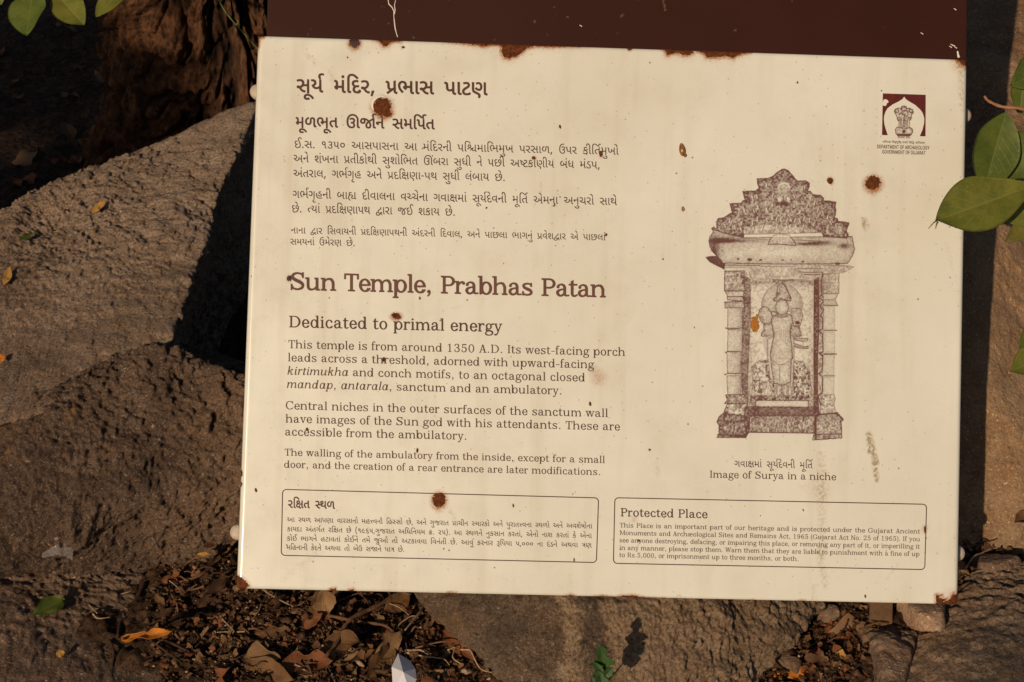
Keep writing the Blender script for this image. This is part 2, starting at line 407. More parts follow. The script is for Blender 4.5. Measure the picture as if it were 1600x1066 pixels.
def trunk():
    n, m = 620, 760
    z = np.linspace(-.2, 2.6, n)[:, None]; a = np.linspace(0, 2 * math.pi, m, endpoint=False)[None, :]
    lean = .02
    r = .235 + .16 * np.exp(-np.maximum(z, 0) / .22) * (1 + .5 * np.sin(a * 5 + 1.1)) + 0 * a - .02 * z
    ca, sa = np.cos(a) + 0 * z, np.sin(a) + 0 * z
    P = np.stack([ca * 1.1, sa * 1.1, z * 1.9 + 0 * a], -1).reshape(-1, 3)
    w = np.stack([fbm(P, 1.8, 3, 60), fbm(P, 1.8, 3, 61), fbm(P, 1.8, 3, 62)], -1) * .22
    g1 = np.abs(vnoise((P + w) * 5.2, 63)); g2 = np.abs(vnoise((P + w * 1.4) * 10.5 * np.array([1, 1, .8]), 64)); g3 = vnoise(P * 30 * np.array([1, 1, 1.2]), 65)
    gr = np.clip(np.minimum(g1 * 3.2, .25 + g2 * 2.6), 0, 1)
    plate = np.floor((vnoise((P + w) * 4.5, 66) + 1) * 3) / 6
    h = gr * .046 + plate * .036 + g3 * .006 + fbm(P, 60, 3, 67) * .003
    rr_ = r.ravel() + h - .045
    V = np.stack([ca.ravel() * rr_, sa.ravel() * rr_, (z + 0 * a).ravel()], -1)
    me = mesh_np('trunk', V, grid_faces(n, m, True), M_BARK); attr(me, 'groove', gr)
    return link('trunk', me, tree)
trunk()
def limb(p0, p1, r0, r1, seed):
    n, m = 60, 40; t = np.linspace(0, 1, n)[:, None]; a = np.linspace(0, 2 * math.pi, m, endpoint=False)[None, :]
    p0, p1 = np.array(p0), np.array(p1); d = (p1 - p0) / np.linalg.norm(p1 - p0); s1 = np.cross(d, (0, 0, 1.)); s1 /= np.linalg.norm(s1); s2 = np.cross(s1, d)
    c_ = p0 + (p1 - p0) * t + np.array([0, 0, .12]) * np.sin(t * math.pi) + s1 * .08 * np.sin(t * 5 + seed)
    r = r0 + (r1 - r0) * t
    V = c_[:, None, :] + r[..., None] * (np.cos(a)[..., None] * s1 + np.sin(a)[..., None] * s2)
    V = V.reshape(-1, 3); me = mesh_np('limb', V, grid_faces(n, m, True), M_BARK); attr(me, 'groove', np.ones(len(V))); return link('limb', me, tree)
limb((0, 0, 2.3), (-1.2, -.9, 3.3), .16, .07, 0); limb((0, 0, 2.3), (.2, 1.2, 3.5), .14, .06, 2); limb((-.02, -.05, 2.2), (-2.1, -1.5, 3.1), .13, .05, 4); limb((0, 0, 2.4), (-1.5, .3, 3.6), .13, .05, 1)

# ---- leaves
def leaf_mesh(name, L, W, mat, curl=.15, fold=.12, twist=0., tip=1.4, n=14, m=8, seed=0, wav=.04, thick=.0006, jag=0., broad=.45, lobe=0.):
    "a leaf blade along +x from its stalk, folded along the midrib; u (0-1 along) and v (-1..1 across) kept as attributes"
    rg = np.random.default_rng(seed)
    s = np.linspace(0, 1, n); v = np.linspace(-1, 1, 2 * m + 1)
    S, Vv = np.meshgrid(s, v, indexing='ij')
    w = W / 2 * (np.sin(math.pi * np.clip(S, 0, 1) ** (math.log(.5) / math.log(broad))) ** .85) * (1 - .25 * S ** 3 * (tip - 1)) + 1e-4
    if jag: w = w * (1 + rg.uniform(.5, 1.6) * jag * np.sin(S * 7 + rg.uniform(0, 6)) * np.where(Vv > 0, 1, -.7) + 2.2 * jag * np.sin(S * 13 + rg.uniform(0, 6)) * (Vv > 0)) * (1 + jag * np.abs(np.sin(S * 21)) * (np.abs(Vv) > .6) - jag * .5)
    if lobe: w = w * (1 - lobe * (.5 + .5 * np.cos(S * 25)) * (S < .93))
    X = S * L; Y = Vv * w
    Z = np.abs(Vv) * w * fold * 2 + curl * L * (S ** 2) * 1.0 - curl * L * .3 * S + wav * W * np.sin(S * 9 + seed) * np.abs(Vv) ** 1.5 * np.sign(Vv + .01) + wav * W * .5 * np.sin(S * 17 + seed * 2) * Vv ** 2
    ang = twist * S; Y, Z = Y * np.cos(ang) - Z * np.sin(ang), Y * np.sin(ang) + Z * np.cos(ang)
    P = np.stack([X, Y, Z], -1).reshape(-1, 3); Q = P - np.array([0, 0, thick])
    F = grid_faces(n, 2 * m + 1); b = len(P)
    k_ = 2 * m + 1
    ring = np.concatenate([np.arange(k_), np.arange(1, n) * k_ + k_ - 1, (n - 1) * k_ + np.arange(k_ - 1)[::-1], np.arange(1, n - 1)[::-1] * k_])
    j = np.roll(ring, -1)
    F2 = np.stack([ring, ring + b, j + b, j], -1)
    me = mesh_np(name, np.vstack([P, Q]), np.vstack([F[:, ::-1], F + b, F2]), mat)
    attr(me, 'lu', np.tile(S.ravel(), 2)); attr(me, 'lv', np.tile(Vv.ravel(), 2))
    return me
def leaf_material(name, deep, light, vein, rough=.55, trans=.25, spots=None):
    k = N(name, rough, .4)
    u, v = k.attr('lu'), k.attr('lv'); av = k.math('ABSOLUTE', v)
    # side veins sweep forward from the midrib
    ph = k.math('SUBTRACT', k.math('MULTIPLY', u, 9.), k.math('MULTIPLY', av, 2.4))
    fr = k.math('ABSOLUTE', k.math('SUBTRACT', k.math('FRACT', ph), .5))
    side = k.ramp(fr, [(.0, 1.), (.07, 0.)]); mid = k.ramp(av, [(.0, 1.), (.05, .2), (.08, 0.)])
    vv = k.math('MAXIMUM', mid, k.math('MULTIPLY', side, .6))
    c = k.mix(k.ramp(k.noise(34, 7, .7), [(.35, 0.), (.62, 1.)]), deep, light)
    c = k.mix(k.ramp(k.noise(9, 3, .5), [(.5, 0.), (.75, .5)]), c, tuple(x * .5 for x in deep))
    c = k.mix(k.ramp(k.noise(240, 3, .6), [(.6, 0.), (.7, .35)]), c, (.25, .22, .14))
    c = k.mix(k.math('MULTIPLY', vv, .55), c, vein)
    if spots: c = k.mix(k.ramp(k.noise(60, 4, .6), [(.62, 0.), (.7, .9)]), c, spots)
    k.color(c)
    try: k.b.inputs['Transmission Weight'].default_value = 0
    except Exception: pass
    if trans:
        tr = k.n('ShaderNodeBsdfTranslucent'); k.l(c, tr.inputs['Color']); ms = k.n('ShaderNodeMixShader'); ms.inputs[0].default_value = trans
        out = k.t.nodes['Material Output']; k.l(k.b.outputs[0], ms.inputs[1]); k.l(tr.outputs[0], ms.inputs[2]); k.l(ms.outputs[0], out.inputs['Surface'])
    k.bump(k.math('ADD', k.math('MULTIPLY', vv, -1.), k.math('MULTIPLY', k.noise(90, 3), .5)), .35, .0012)
    return k.m
M_GREEN = leaf_material('fresh_green_leaf', (.055, .085, .009), (.105, .130, .016), (.16, .175, .045))
M_GREEN2 = leaf_material('olive_green_leaf', (.088, .105, .010), (.165, .165, .022), (.22, .21, .06), spots=(.17, .105, .02))
M_SHADE_LEAF = leaf_material('shade_leaf', (.03, .055, .010), (.06, .09, .015), (.08, .11, .03), trans=.1)
M_STEM = plain('green_brown_stem', (.12, .085, .035), .6, .3, .3, 80)
def rod(name, pts, r0, r1, mat, parent=None, m=7, **props):
    P = np.array([tuple(p) for p in pts], float)
    t = np.linspace(0, len(P) - 1, (len(P) - 1) * 6 + 1)
    # Catmull-Rom through the points
    Q = np.vstack([2 * P[0] - P[1], P, 2 * P[-1] - P[-2]]); C = []
    for x in t:
        i = min(int(x), len(P) - 2); f = x - i; a, b, c_, d = Q[i:i + 4]
        C.append(.5 * (2 * b + (c_ - a) * f + (2 * a - 5 * b + 4 * c_ - d) * f * f + (3 * b - a - 3 * c_ + d) * f ** 3))
    C = np.array(C); T = np.gradient(C, axis=0); T /= np.linalg.norm(T, axis=1)[:, None] + 1e-9
    up = np.array([.3, .2, 1.]); s1 = np.cross(T, up); s1 /= np.linalg.norm(s1, axis=1)[:, None] + 1e-9; s2 = np.cross(s1, T)
    a = np.linspace(0, 2 * math.pi, m, endpoint=False); r = np.linspace(r0, r1, len(C))
    kn = 1 + .18 * np.sin(np.arange(len(C)) * 1.7 + len(C))
    V = C[:, None, :] + (r * kn)[:, None, None] * (np.cos(a)[None, :, None] * s1[:, None, :] + np.sin(a)[None, :, None] * s2[:, None, :])
    V = np.vstack([V.reshape(-1, 3), C[:1], C[-1:]]); nC = len(C)
    F = grid_faces(nC, m, True); i = np.arange(m); j = (i + 1) % m
    caps = np.concatenate([np.stack([np.full(m, nC * m), j, i, i], -1), np.stack([np.full(m, nC * m + 1), (nC - 1) * m + i, (nC - 1) * m + j, (nC - 1) * m + j], -1)])
    me = bpy.data.meshes.new(name); me.from_pydata(V.tolist(), [], F.tolist() + [f[:3].tolist() for f in caps]); me.materials.append(mat)
    me.polygons.foreach_set('use_smooth', np.ones(len(me.polygons), bool))
    return link(name, me, parent, **props)
def aim(o, base, tip, normal, roll=0):
    "put a leaf object with its stalk at base, its tip at tip and its upper face along normal"
    x = (Vector(tip) - Vector(base)); L = x.length; x.normalize(); z = Vector(normal); z = (z - x * z.dot(x)).normalized(); y = z.cross(x)
    if roll: R = Matrix.Rotation(roll, 3, x); y = R @ y; z = R @ z
    o.matrix_local = Matrix(((x.x, y.x, z.x, base[0]), (x.y, y.y, z.y, base[1]), (x.z, y.z, z.z, base[2]), (0, 0, 0, 1)))
    return L
def green_leaf(parent, p0, p1, width, nrm, mat, curl=.05, fold=.1, seed=0, twist=0., name='leaf', broad=.45, stalk=None):
    base, tip = Vector(p0), Vector(p1); L = (tip - base).length
    o = link(name, leaf_mesh(name, L, width, mat, curl, fold, twist, seed=seed, broad=broad, n=22, m=9, wav=.03), parent)
    aim(o, base, tip, nrm)
    if stalk is not None: rod('stalk', [Vector(stalk), (Vector(stalk) + base) / 2 + Vector((0, 0, .004)), base], .0016, .0011, M_STEM, parent)
    return o
camv = -AX_F
# branch with leaves hanging into the top left corner
br = empty('leafy_branch', label='leafy branch hanging into the top left corner in front of the tree', category='branch', group='leafy branches at the frame edges')
dTL = 2.15
hub = at(70, -60, dTL)
rod('twig', [at(-300, -160, 2.2), at(-100, -90, dTL), at(70, -62, dTL), at(220, -70, dTL + .05)], .006, .002, M_STEM, br)
green_leaf(br, at(52, -22, dTL), at(42, 57, dTL - .03), .060, camv + Vector((-.35, -.2, .1)), M_GREEN, .03, .14, 1, broad=.55, stalk=at(60, -60, dTL))
green_leaf(br, at(84, -14, dTL), at(133, 42, dTL - .03), .046, camv + Vector((.1, -.1, .3)), M_GREEN2, .05, .12, 2, broad=.5, stalk=at(75, -60, dTL))
green_leaf(br, at(196, -22, dTL), at(150, 28, dTL - .02), .034, camv + Vector((-.2, -.1, .5)), M_GREEN2, .05, .15, 3, stalk=at(200, -68, dTL + .03))
green_leaf(br, at(-14, -30, dTL), at(3, 8, dTL), .03, camv, M_GREEN, .05, .1, 4, stalk=at(-10, -70, dTL))
# plant at the right, one long leaf across the panel
pl = empty('leafy_branch', label='leafy shoot entering from the right, one long green leaf lying across the panel edge', category='branch', group='leafy branches at the frame edges')
rod('twig', [at(1700, 240, 2.14), at(1640, 190, 2.12), at(1600, 171, 2.10), at(1566, 167, 2.11), at(1545, 158, 2.12), at(1538, 150, 2.12)], .0035, .0016, plain('reddish_stalk', (.22, .10, .05), .5), pl)
rod('twig', [at(1720, 700, 2.2), at(1690, 480, 2.16), at(1665, 330, 2.10), at(1640, 190, 2.12)], .006, .004, M_STEM, pl)
green_leaf(pl, at(1628, 285, 2.02), at(1461, 346, 1.99), .078, camv + Vector((-.15, -.1, .55)), M_GREEN2, .015, .10, 5, broad=.62, stalk=at(1660, 300, 2.08))
green_leaf(pl, at(1572, 175, 2.11), at(1534, 302, 2.10), .070, camv + Vector((.15, 0, .0)), M_GREEN, .06, .10, 6, broad=.5, stalk=at(1570, 168, 2.11))
green_leaf(pl, at(1640, 215, 2.12), at(1550, 275, 2.14), .066, camv + Vector((.2, 0, .3)), M_GREEN, .05, .12, 7, stalk=at(1645, 200, 2.12))
green_leaf(pl, at(1650, 300, 2.08), at(1568, 345, 2.07), .062, camv + Vector((0, 0, -.3)), M_GREEN2, .04, .12, 8, stalk=at(1662, 300, 2.1))
green_leaf(pl, at(1640, 330, 2.10), at(1569, 379, 2.08), .034, camv + Vector((0, 0, .3)), leaf_material('yellowing_leaf', (.11, .105, .016), (.18, .16, .03), (.22, .2, .07)), .04, .12, 9, stalk=at(1662, 330, 2.1))
green_leaf(pl, at(1655, 95, 2.18), at(1577, 135, 2.16), .058, camv + Vector((.1, 0, .2)), M_GREEN, .05, .1, 10, stalk=at(1680, 150, 2.14))
green_leaf(pl, at(1600, 120, 2.17), at(1592, 180, 2.17), .035, camv + Vector((.1, 0, .2)), M_GREEN, .05, .1, 11)
green_leaf(pl, at(1650, 545, 2.2), at(1578, 582, 2.18), .055, camv + Vector((0, 0, .4)), M_GREEN2, .05, .1, 12, stalk=at(1695, 530, 2.17))
green_leaf(pl, at(1640, 500, 2.2), at(1592, 545, 2.18), .036, camv + Vector((0, 0, .4)), M_GREEN, .05, .1, 13)
# bits at the stalk end of the long leaf's torn tip
rod('tendril', [at(1463, 345, 1.99), at(1458, 349, 1.985), at(1451, 357, 1.985)], .0010, .0005, M_STEM, pl)
rod('tendril', [at(1465, 347, 1.99), at(1463, 352, 1.985), at(1462, 358, 1.985)], .0012, .0005, M_STEM, pl)

# ---- unseen leaves added toward the sun to shade the far left, with gaps
def shade_leaves():
    rg = np.random.default_rng(3)
    d = np.array(SUN); V = []; F = []
    # leaves set along the sun direction from the ground they are to shade
    n = 17000
    base = np.stack([rg.uniform(-3.2, -.45, n), rg.uniform(2.7, 6.6, n), rg.uniform(-.05, .1, n)], -1)
    t = rg.uniform(5.4, 9.0, n)
    P = base + d * t[:, None]
    def lit(q):      # gaps through which the sun reaches the panel, the boulders and most of the trunk
        def cross(y):
            s = q - d * ((q[:, 1] - y) / d[1])[:, None]; return s[:, 0], s[:, 2]
        x, z = cross(2.05); k_ = ~((x > -.75) & (z < 1.05))
        x, z = cross(2.65); k_ &= ~((z < .40 + .2 * (x + .95)) & (x > -1.02))
        x, z = cross(3.0); k_ &= ~((((x > -.84) & (z > .44)) | ((x > -.745) & (z > .36)) | (x > -.69)) & (z < .75) & (rg.random(len(q)) < .955))
        x, z = cross(1.8); k_ &= ~((x > -1.2) & (z < .5))
        return k_
    keep = lit(P)
    # swarm into clumps
    keep &= (fbm(base * np.array([1, 1, .3]), 3.4, 3, 90) > -.27)
    P = P[keep]; n = len(P)
    L = rg.uniform(.09, .15, n); a = rg.uniform(0, 6.28, n); el = rg.normal(0, .5, n)
    ux = np.stack([np.cos(a) * np.cos(el), np.sin(a) * np.cos(el), np.sin(el)], -1); r2 = rg.normal(0, 1, (n, 3)) * .4 + np.array([0, 0, 1]); uy = np.cross(r2, ux); uy /= np.linalg.norm(uy, axis=1)[:, None]
    prof = [(0, 0), (.25, .22), (.55, .27), (1, 0), (.55, -.27), (.25, -.22)]
    V = np.stack([P + ux * (L * s)[:, None] + uy * (L * w)[:, None] for s, w in prof], 1).reshape(-1, 3)
    k_ = np.arange(n)[:, None] * 6
    F = np.concatenate([k_ + np.array([0, 1, 2, 5]), k_ + np.array([2, 3, 4, 5])])
    me = mesh_np('shade_leaves', V - np.array(T0), F, M_SHADE_LEAF, False)
    attr(me, 'lu', np.tile([0, .25, .55, 1, .55, .25], n)); attr(me, 'lv', np.tile([0, 1, 1, 0, -1, -1], n))
    link('shade_leaves', me, tree, kind='stuff')
shade_leaves()
# outlines of the Latin, Gujarati and Devanagari characters on the panel: per character its closed loops, per loop a start and steps
GLYPHS = [
[[107,-12,-3,3,-1,65,-16,-2,-16,2,-9,-9,-13,-8,18,-17,23,-5,-1,-18,-3,-3,-14,1,-15,6,-15,11,-16,20,-13,1,-8,6,-3,11,5,8,11,4,8,-1,8,-4,6,2,12,9,4,13,-3,13,-9,5,-15,1,-20,-5,-7,16,2,4,16,5,13,2,12,0,13,-4,10,-6,8,-10,3,-13,0,-15,10,-1,15,4,1,44,3,1,18,-3,1,-130,-3,-3]],
[[-43,-74,-14,4,-8,7,-5,9,-1,10,2,10,4,8,9,7,10,4,19,1,22,-6,20,-14,16,-20,-1,-4,-15,-9,-15,17,-13,10,-14,5,-15,-1,-7,-5,2,-9,12,-3,18,4,7,-18,-2,-3,-10,-3]],
[[105,-3,-12,4,-8,7,-4,9,-1,18,-18,-6,-21,1,-13,6,-13,12,-7,11,-3,9,22,12,3,5,1,8,-2,5,-5,3,-20,2,-5,15,2,4,14,2,15,-1,10,-4,8,-7,6,-15,0,-15,-6,-12,-13,-12,8,-6,11,-2,13,2,13,9,1,62,3,1,18,-3,2,-97,3,-5,11,-1,3,-3,-3,-18]],
[[-37,123,-6,9,-5,16,2,14,5,10,8,6,14,4,16,0,13,-5,1,-4,-6,-15,-17,4,-7,-1,-4,-4,-2,-11,7,-17,-1,-3]],
[[105,-3,-13,4,-8,9,-3,10,-1,25,-34,0,-2,-12,-9,-6,-12,3,-10,9,-5,9,-1,9,5,8,10,2,0,25,-2,7,-14,3,2,19,11,1,11,-3,11,-8,4,-13,1,-31,34,0,1,55,3,2,19,-4,1,-96,3,-5,11,-1,3,-3,-2,-17,-3,-2]],
[[-32,138,-8,7,-1,13,8,8,11,1,8,-7,2,-6,-1,-7,-7,-8,-6,-2]],
[[39,-3,-8,2,-7,4,-6,7,-3,8,0,130,6,16,10,11,17,7,18,0,15,-3,18,-10,20,-18,6,-7,1,-3,-16,-12,-22,20,-16,10,-9,2,-9,0,-7,-2,-5,-5,-3,-9,-1,-12,0,-108,3,-6,11,-1,3,-3,-3,-18]],
[[51,-5,-19,6,-6,5,-8,10,-4,12,0,11,3,11,6,10,-13,14,-5,13,2,14,7,12,13,8,14,3,16,0,14,-4,1,-3,-3,-14,-3,-3,-17,2,-14,-2,-6,-8,3,-11,10,-8,23,2,13,-1,2,-3,-4,-18,-22,0,-7,-2,-6,-5,-4,-9,2,-12,9,-7,19,-1,2,7,3,5,6,4,7,0,9,-4,4,-9,-2,-11,-9,-9,-16,-5]],
[[75,-3,-13,3,-13,8,-10,9,-13,17,-15,2,-7,6,-2,10,5,8,11,4,9,-2,8,-4,6,2,13,9,4,7,1,7,-3,12,-11,7,-13,0,-23,-5,-7,16,2,4,21,6,21,1,19,-6,9,-8,4,-6,5,-20,-4,-18,-12,-17,-17,-10,7,-9,10,-8,23,-5,-2,-19,-2,-2]],
[[10,-29,-2,4,10,50,3,2,21,-1,3,-4,-1,-6,-17,-44,-2,-1]],
[[19,-5,-12,15,0,3,29,19,-10,6,-8,13,-3,14,0,30,-3,4,-14,3,2,18,3,2,15,-1,8,-4,6,-5,6,-13,2,-40,4,-7,11,-2,11,3,9,6,0,63,4,2,17,-2,2,-4,1,-94,3,-5,11,-1,2,-2,-2,-18,-3,-2,-12,1,-15,7,-6,11,-2,18,-53,-38]],
[[148,-3,-14,5,-8,10,-3,11,0,32,-29,0,-3,-13,-9,-5,-10,2,-10,8,-6,10,-2,10,6,8,10,2,-1,9,-5,12,-10,4,-11,-1,-7,-4,-5,-8,-2,-10,1,-15,5,-12,9,-13,18,-18,-1,-3,-12,-11,-5,0,-23,25,-8,13,-5,14,-2,12,0,16,3,10,7,12,8,7,12,6,15,2,14,-2,13,-6,9,-10,4,-11,2,-18,29,0,2,45,3,2,18,-3,1,-3,1,-94,3,-5,11,-1,3,-3,-3,-18]],
[[39,-3,-9,2,-7,5,-5,6,-3,8,-1,102,3,4,18,-2,3,-3,0,-95,3,-5,11,-1,3,-3,-2,-17,-3,-2]],
[[75,-3,-13,3,-13,8,-10,9,-13,17,-15,2,-7,6,-2,10,5,8,11,4,8,-1,8,-4,6,2,12,9,4,13,-3,12,-9,6,-15,1,-20,-5,-7,16,2,4,16,5,13,2,12,0,13,-4,10,-6,8,-10,3,-13,0,-15,10,-1,15,4,1,44,3,1,16,-2,3,-2,0,-95,3,-6,11,-1,3,-2,-2,-17,-3,-3,-16,2,-8,4,-6,6,-5,12,-1,36,-16,-2,-16,2,-9,-9,-13,-8,18,-17,23,-5,-2,-19,-2,-2]],
[[100,-3,-12,4,-8,7,-4,9,-1,16,-15,-4,-14,0,-13,4,-9,8,-5,8,-3,9,-2,39,-3,2,-11,1,-2,3,2,18,8,1,12,-2,7,-3,6,-6,5,-13,2,-39,4,-7,10,-2,10,2,11,7,0,63,4,2,18,-3,2,-97,2,-4,12,-2,3,-3,-3,-17]],
[[41,-5,-18,6,-10,8,-6,11,-1,18,3,11,7,9,13,11,28,16,4,7,-2,7,-7,3,-14,0,-17,-4,-7,18,20,7,20,1,13,-3,11,-9,6,-13,-1,-15,-4,-8,-7,-8,-38,-25,-4,-8,0,-9,7,-7,13,-3,14,2,20,9,3,-3,7,-16,-9,-6,-16,-6]],
[[83,-31,-14,10,5,13,-3,8,-45,22,-6,5,-5,7,-4,21,0,66,3,3,18,-2,3,-3,0,-65,2,-11,44,-22,10,-8,5,-7,2,-11,-1,-10,-9,-15],[151,-3,-9,2,-7,4,-6,7,-2,8,-1,102,3,4,17,-2,3,-3,0,-95,3,-4,12,-2,2,-3,-2,-17],[74,39,-19,7,-11,10,-4,6,1,3,14,10,19,-14,8,-1,6,4,3,7,0,10,0,9,-4,8,-5,4,-6,1,-21,-4,-7,16,2,3,11,4,22,2,12,-4,13,-12,6,-19,0,-18,-4,-15,-9,-11,-12,-6]],
[[83,-12,-3,3,0,54,-34,0,-3,-13,-4,-4,-6,-1,-13,5,-10,12,-3,8,0,6,5,7,10,2,1,21,-3,11,-12,1,-3,3,2,16,2,3,21,-3,12,-9,3,-12,1,-31,34,0,1,55,3,2,17,-2,2,-2,1,-129,-3,-3]],
[[136,-3,-15,6,-8,12,-2,11,0,60,-1,8,-3,5,-9,1,-7,-5,-3,-42,-7,-15,-15,-11,-10,-2,-12,0,-13,3,-9,5,-9,9,-4,9,-4,14,1,13,4,14,7,11,18,14,16,7,4,-2,4,-18,-13,-6,-9,-7,-6,-9,-2,-12,2,-12,4,-7,7,-4,10,-1,9,4,4,7,3,41,2,7,5,7,10,7,13,3,15,-2,11,-6,7,-9,3,-12,1,-70,3,-4,11,-1,3,-3,-2,-17,-3,-2]],
[[126,-12,-3,3,0,64,-29,0,-3,-13,-8,-5,-8,1,-7,3,-10,11,-4,10,1,6,3,5,12,4,-3,17,-8,7,-11,1,-10,-3,-7,-10,-2,-13,1,-12,5,-12,9,-13,17,-17,0,-3,-12,-12,-3,-1,-21,21,-14,22,-5,22,0,16,3,10,11,16,11,7,10,3,14,1,12,-2,11,-6,9,-11,4,-11,2,-17,29,0,1,45,4,2,18,-3,1,-130,-3,-3]],
[[101,-3,-14,5,-9,11,-2,13,0,42,-34,-1,-8,-3,-4,-5,-1,-10,3,-10,24,-25,-13,-15,-7,4,-17,16,-9,13,-4,12,-1,11,2,10,5,9,7,7,19,8,38,2,0,30,3,3,17,-2,3,-3,1,-95,2,-4,12,-2,2,-3,-2,-17]],
[[64,-5,-19,5,-11,7,-11,11,-7,13,-5,16,-3,19,1,24,3,21,7,18,7,12,9,10,10,8,12,6,14,4,16,1,21,-2,18,-7,15,-12,12,-15,9,-17,1,-92,3,-6,13,-2,-1,-18,-2,-2,-4,-1,-17,3,-9,6,-5,8,-2,13,0,84,-6,12,-8,11,-11,9,-12,4,-15,2,-16,-2,-10,-4,-11,-8,-9,-13,-5,-13,-4,-21,0,-23,4,-19,8,-15,15,-11,18,-3,10,3,5,4,3,11,-3,13,-7,6,-19,-2,-5,18,2,3,18,3,9,4,5,7,-1,9,-6,6,-9,1,-11,-1,-15,-5,-2,2,-6,15,2,4,19,6,13,1,14,-1,11,-5,5,-4,8,-14,2,-10,-2,-11,-5,-9,-5,-6,10,-19,1,-18,-4,-13,-13,-13,-14,-5]],
[[102,-5,-11,3,-12,9,-6,11,-2,14,1,12,4,11,7,11,16,17,-14,10,-12,5,2,-10,-1,-12,-4,-10,-5,-6,-8,-6,-9,-3,-22,1,-14,9,-8,14,-1,15,6,16,8,9,11,6,14,3,15,0,16,-3,15,-5,13,-7,16,-13,50,28,19,-2,2,-4,0,-93,3,-5,12,-2,2,-2,-2,-18,-8,-2,-14,3,-9,6,-5,8,-2,13,-1,72,-32,-19,10,-19,5,-16,0,-17,-5,-17,-8,-8,-7,-4,-11,-3],[103,17,14,1,5,4,2,5,-1,19,-9,20,-13,-13,-6,-14,1,-15,3,-5],[34,73,10,0,6,6,1,12,-4,12,-12,-2,-7,-8,-1,-13]],
[[96,-3,-14,5,-9,11,-2,10,-1,39,-28,0,-3,-17,-4,-4,-7,-2,-8,2,-9,7,-7,10,-2,8,1,11,8,6,60,1,0,37,3,3,17,-2,3,-3,0,-95,3,-5,12,-1,2,-3,-2,-17,-3,-2]],
[[-36,125,-9,22,-7,10,-8,4,-13,-2,-3,2,-6,15,2,4,12,2,14,0,11,-4,9,-8,11,-19,6,-23,-3,-3]],
[[55,-2,-21,6,-14,16,-2,21,9,19,-16,19,-1,22,6,10,11,8,15,2,19,-3,-3,-14,-21,1,-11,-10,2,-14,11,-10,29,0,-2,-14,-17,-2,-12,-8,-2,-19,6,-9,12,-5,17,-1,17,6,13,17,0,24,-29,70,-3,23,6,14,10,9,11,3,18,-1,16,-10,9,-16,-15,-5,-11,14,-13,3,-11,-5,-3,-12,4,-18,26,-59,3,-23,-3,-19,-7,-13,-13,-11,-17,-5]],
[[27,-3,-9,5,-2,12,5,8,10,2,8,-4,2,-12,-4,-8]],
[[77,0,-26,10,-23,27,-13,1,-8,5,-1,9,3,6,12,2,13,-5,10,4,12,11,4,13,-2,11,-7,8,-18,3,-22,-6,-5,15,28,7,23,-4,16,-15,3,-28,13,-2,18,5,0,43,17,-2,0,-94,4,-7,13,-3,-2,-14,-18,2,-11,10,-3,48,-20,-3,-17,3,-26,-20,21,-20,22,-5,-1,-15]],
[[90,0,-14,5,-7,9,-2,43,-16,-2,-14,3,-10,6,-7,10,-3,11,1,14,6,11,11,8,15,3,13,-2,9,-5,8,-10,3,-17,1,-64,4,-6,13,-3,-2,-14],[47,71,20,4,-3,22,-10,8,-12,-1,-8,-11,1,-14]],
[[50,-2,-24,9,-19,22,14,9,15,-18,16,-7,14,2,10,7,2,16,-7,14,-4,3,-25,-5,-4,15,32,10,5,9,-2,13,-15,8,-31,-6,-5,14,19,7,21,1,18,-6,11,-16,0,-20,-9,-15,11,-18,2,-19,-4,-12,-10,-11,-12,-5]],
[[97,0,-12,3,-8,7,-4,28,-13,-5,-15,-1,-10,3,-9,7,-6,15,-2,39,-4,6,-12,2,2,15,18,-3,10,-8,3,-12,2,-39,5,-8,10,-2,11,2,10,8,0,63,17,-2,0,-94,4,-7,13,-3,-1,-14]],
[[47,20,-17,6,-12,13,-5,17,1,18,9,15,13,10,14,4,19,-2,15,-8,9,-11,4,-16,-1,-18,-7,-13,-12,-10,-13,-5],[52,35,18,5,10,17,-4,20,-16,10,-20,-5,-10,-17,4,-20,8,-7]],
[[165,0,-13,4,-8,8,-3,37,-16,-4,-14,4,-12,-18,-19,-10,-22,0,-19,8,-15,18,-14,4,-3,10,8,8,11,-1,9,-5,9,4,9,13,-1,15,-6,7,-9,3,-25,-4,-6,14,15,5,18,1,13,-4,12,-9,6,-16,-1,-17,-10,-15,-17,-11,10,-10,16,-4,14,3,10,10,4,14,1,27,17,-2,0,-21,4,-4,11,-1,11,6,1,53,16,-1,2,-96,4,-6,12,-3,-1,-14],[218,0,-16,6,-7,12,0,103,16,-3,0,-94,4,-7,13,-3,-1,-14]],
[[102,0,-12,3,-8,7,-4,29,-14,-6,-15,-1,-13,3,-10,8,-7,16,-2,38,-4,5,-12,2,2,15,17,-2,11,-8,3,-11,3,-41,6,-8,11,-2,11,2,13,8,0,63,17,-2,0,-94,4,-7,13,-3,-1,-14]],
[[41,0,-15,5,-7,13,-1,103,16,-3,1,-95,5,-7,12,-2,-2,-14]],
[[98,0,-14,4,-8,10,-2,51,-35,0,-2,-17,-9,-6,-14,8,-9,17,1,9,6,4,62,1,1,40,16,-3,0,-94,4,-7,13,-3,-2,-14]],
[[107,0,-13,4,-7,8,-4,36,-40,0,-2,-13,-7,-5,-9,2,-9,8,-6,16,4,6,12,2,0,29,-4,8,-14,3,2,14,19,-2,10,-8,3,-12,1,-32,40,0,1,56,16,-1,1,-95,4,-7,13,-3,-2,-14]],
[[-30,141,-7,6,0,10,5,6,9,1,7,-6,0,-10,-5,-6]],
[[41,0,-15,5,-8,14,0,128,5,15,10,11,15,6,18,0,26,-9,31,-28,-13,-9,-23,21,-21,10,-17,-1,-10,-8,-5,-21,1,-109,4,-8,13,-3,-2,-14]],
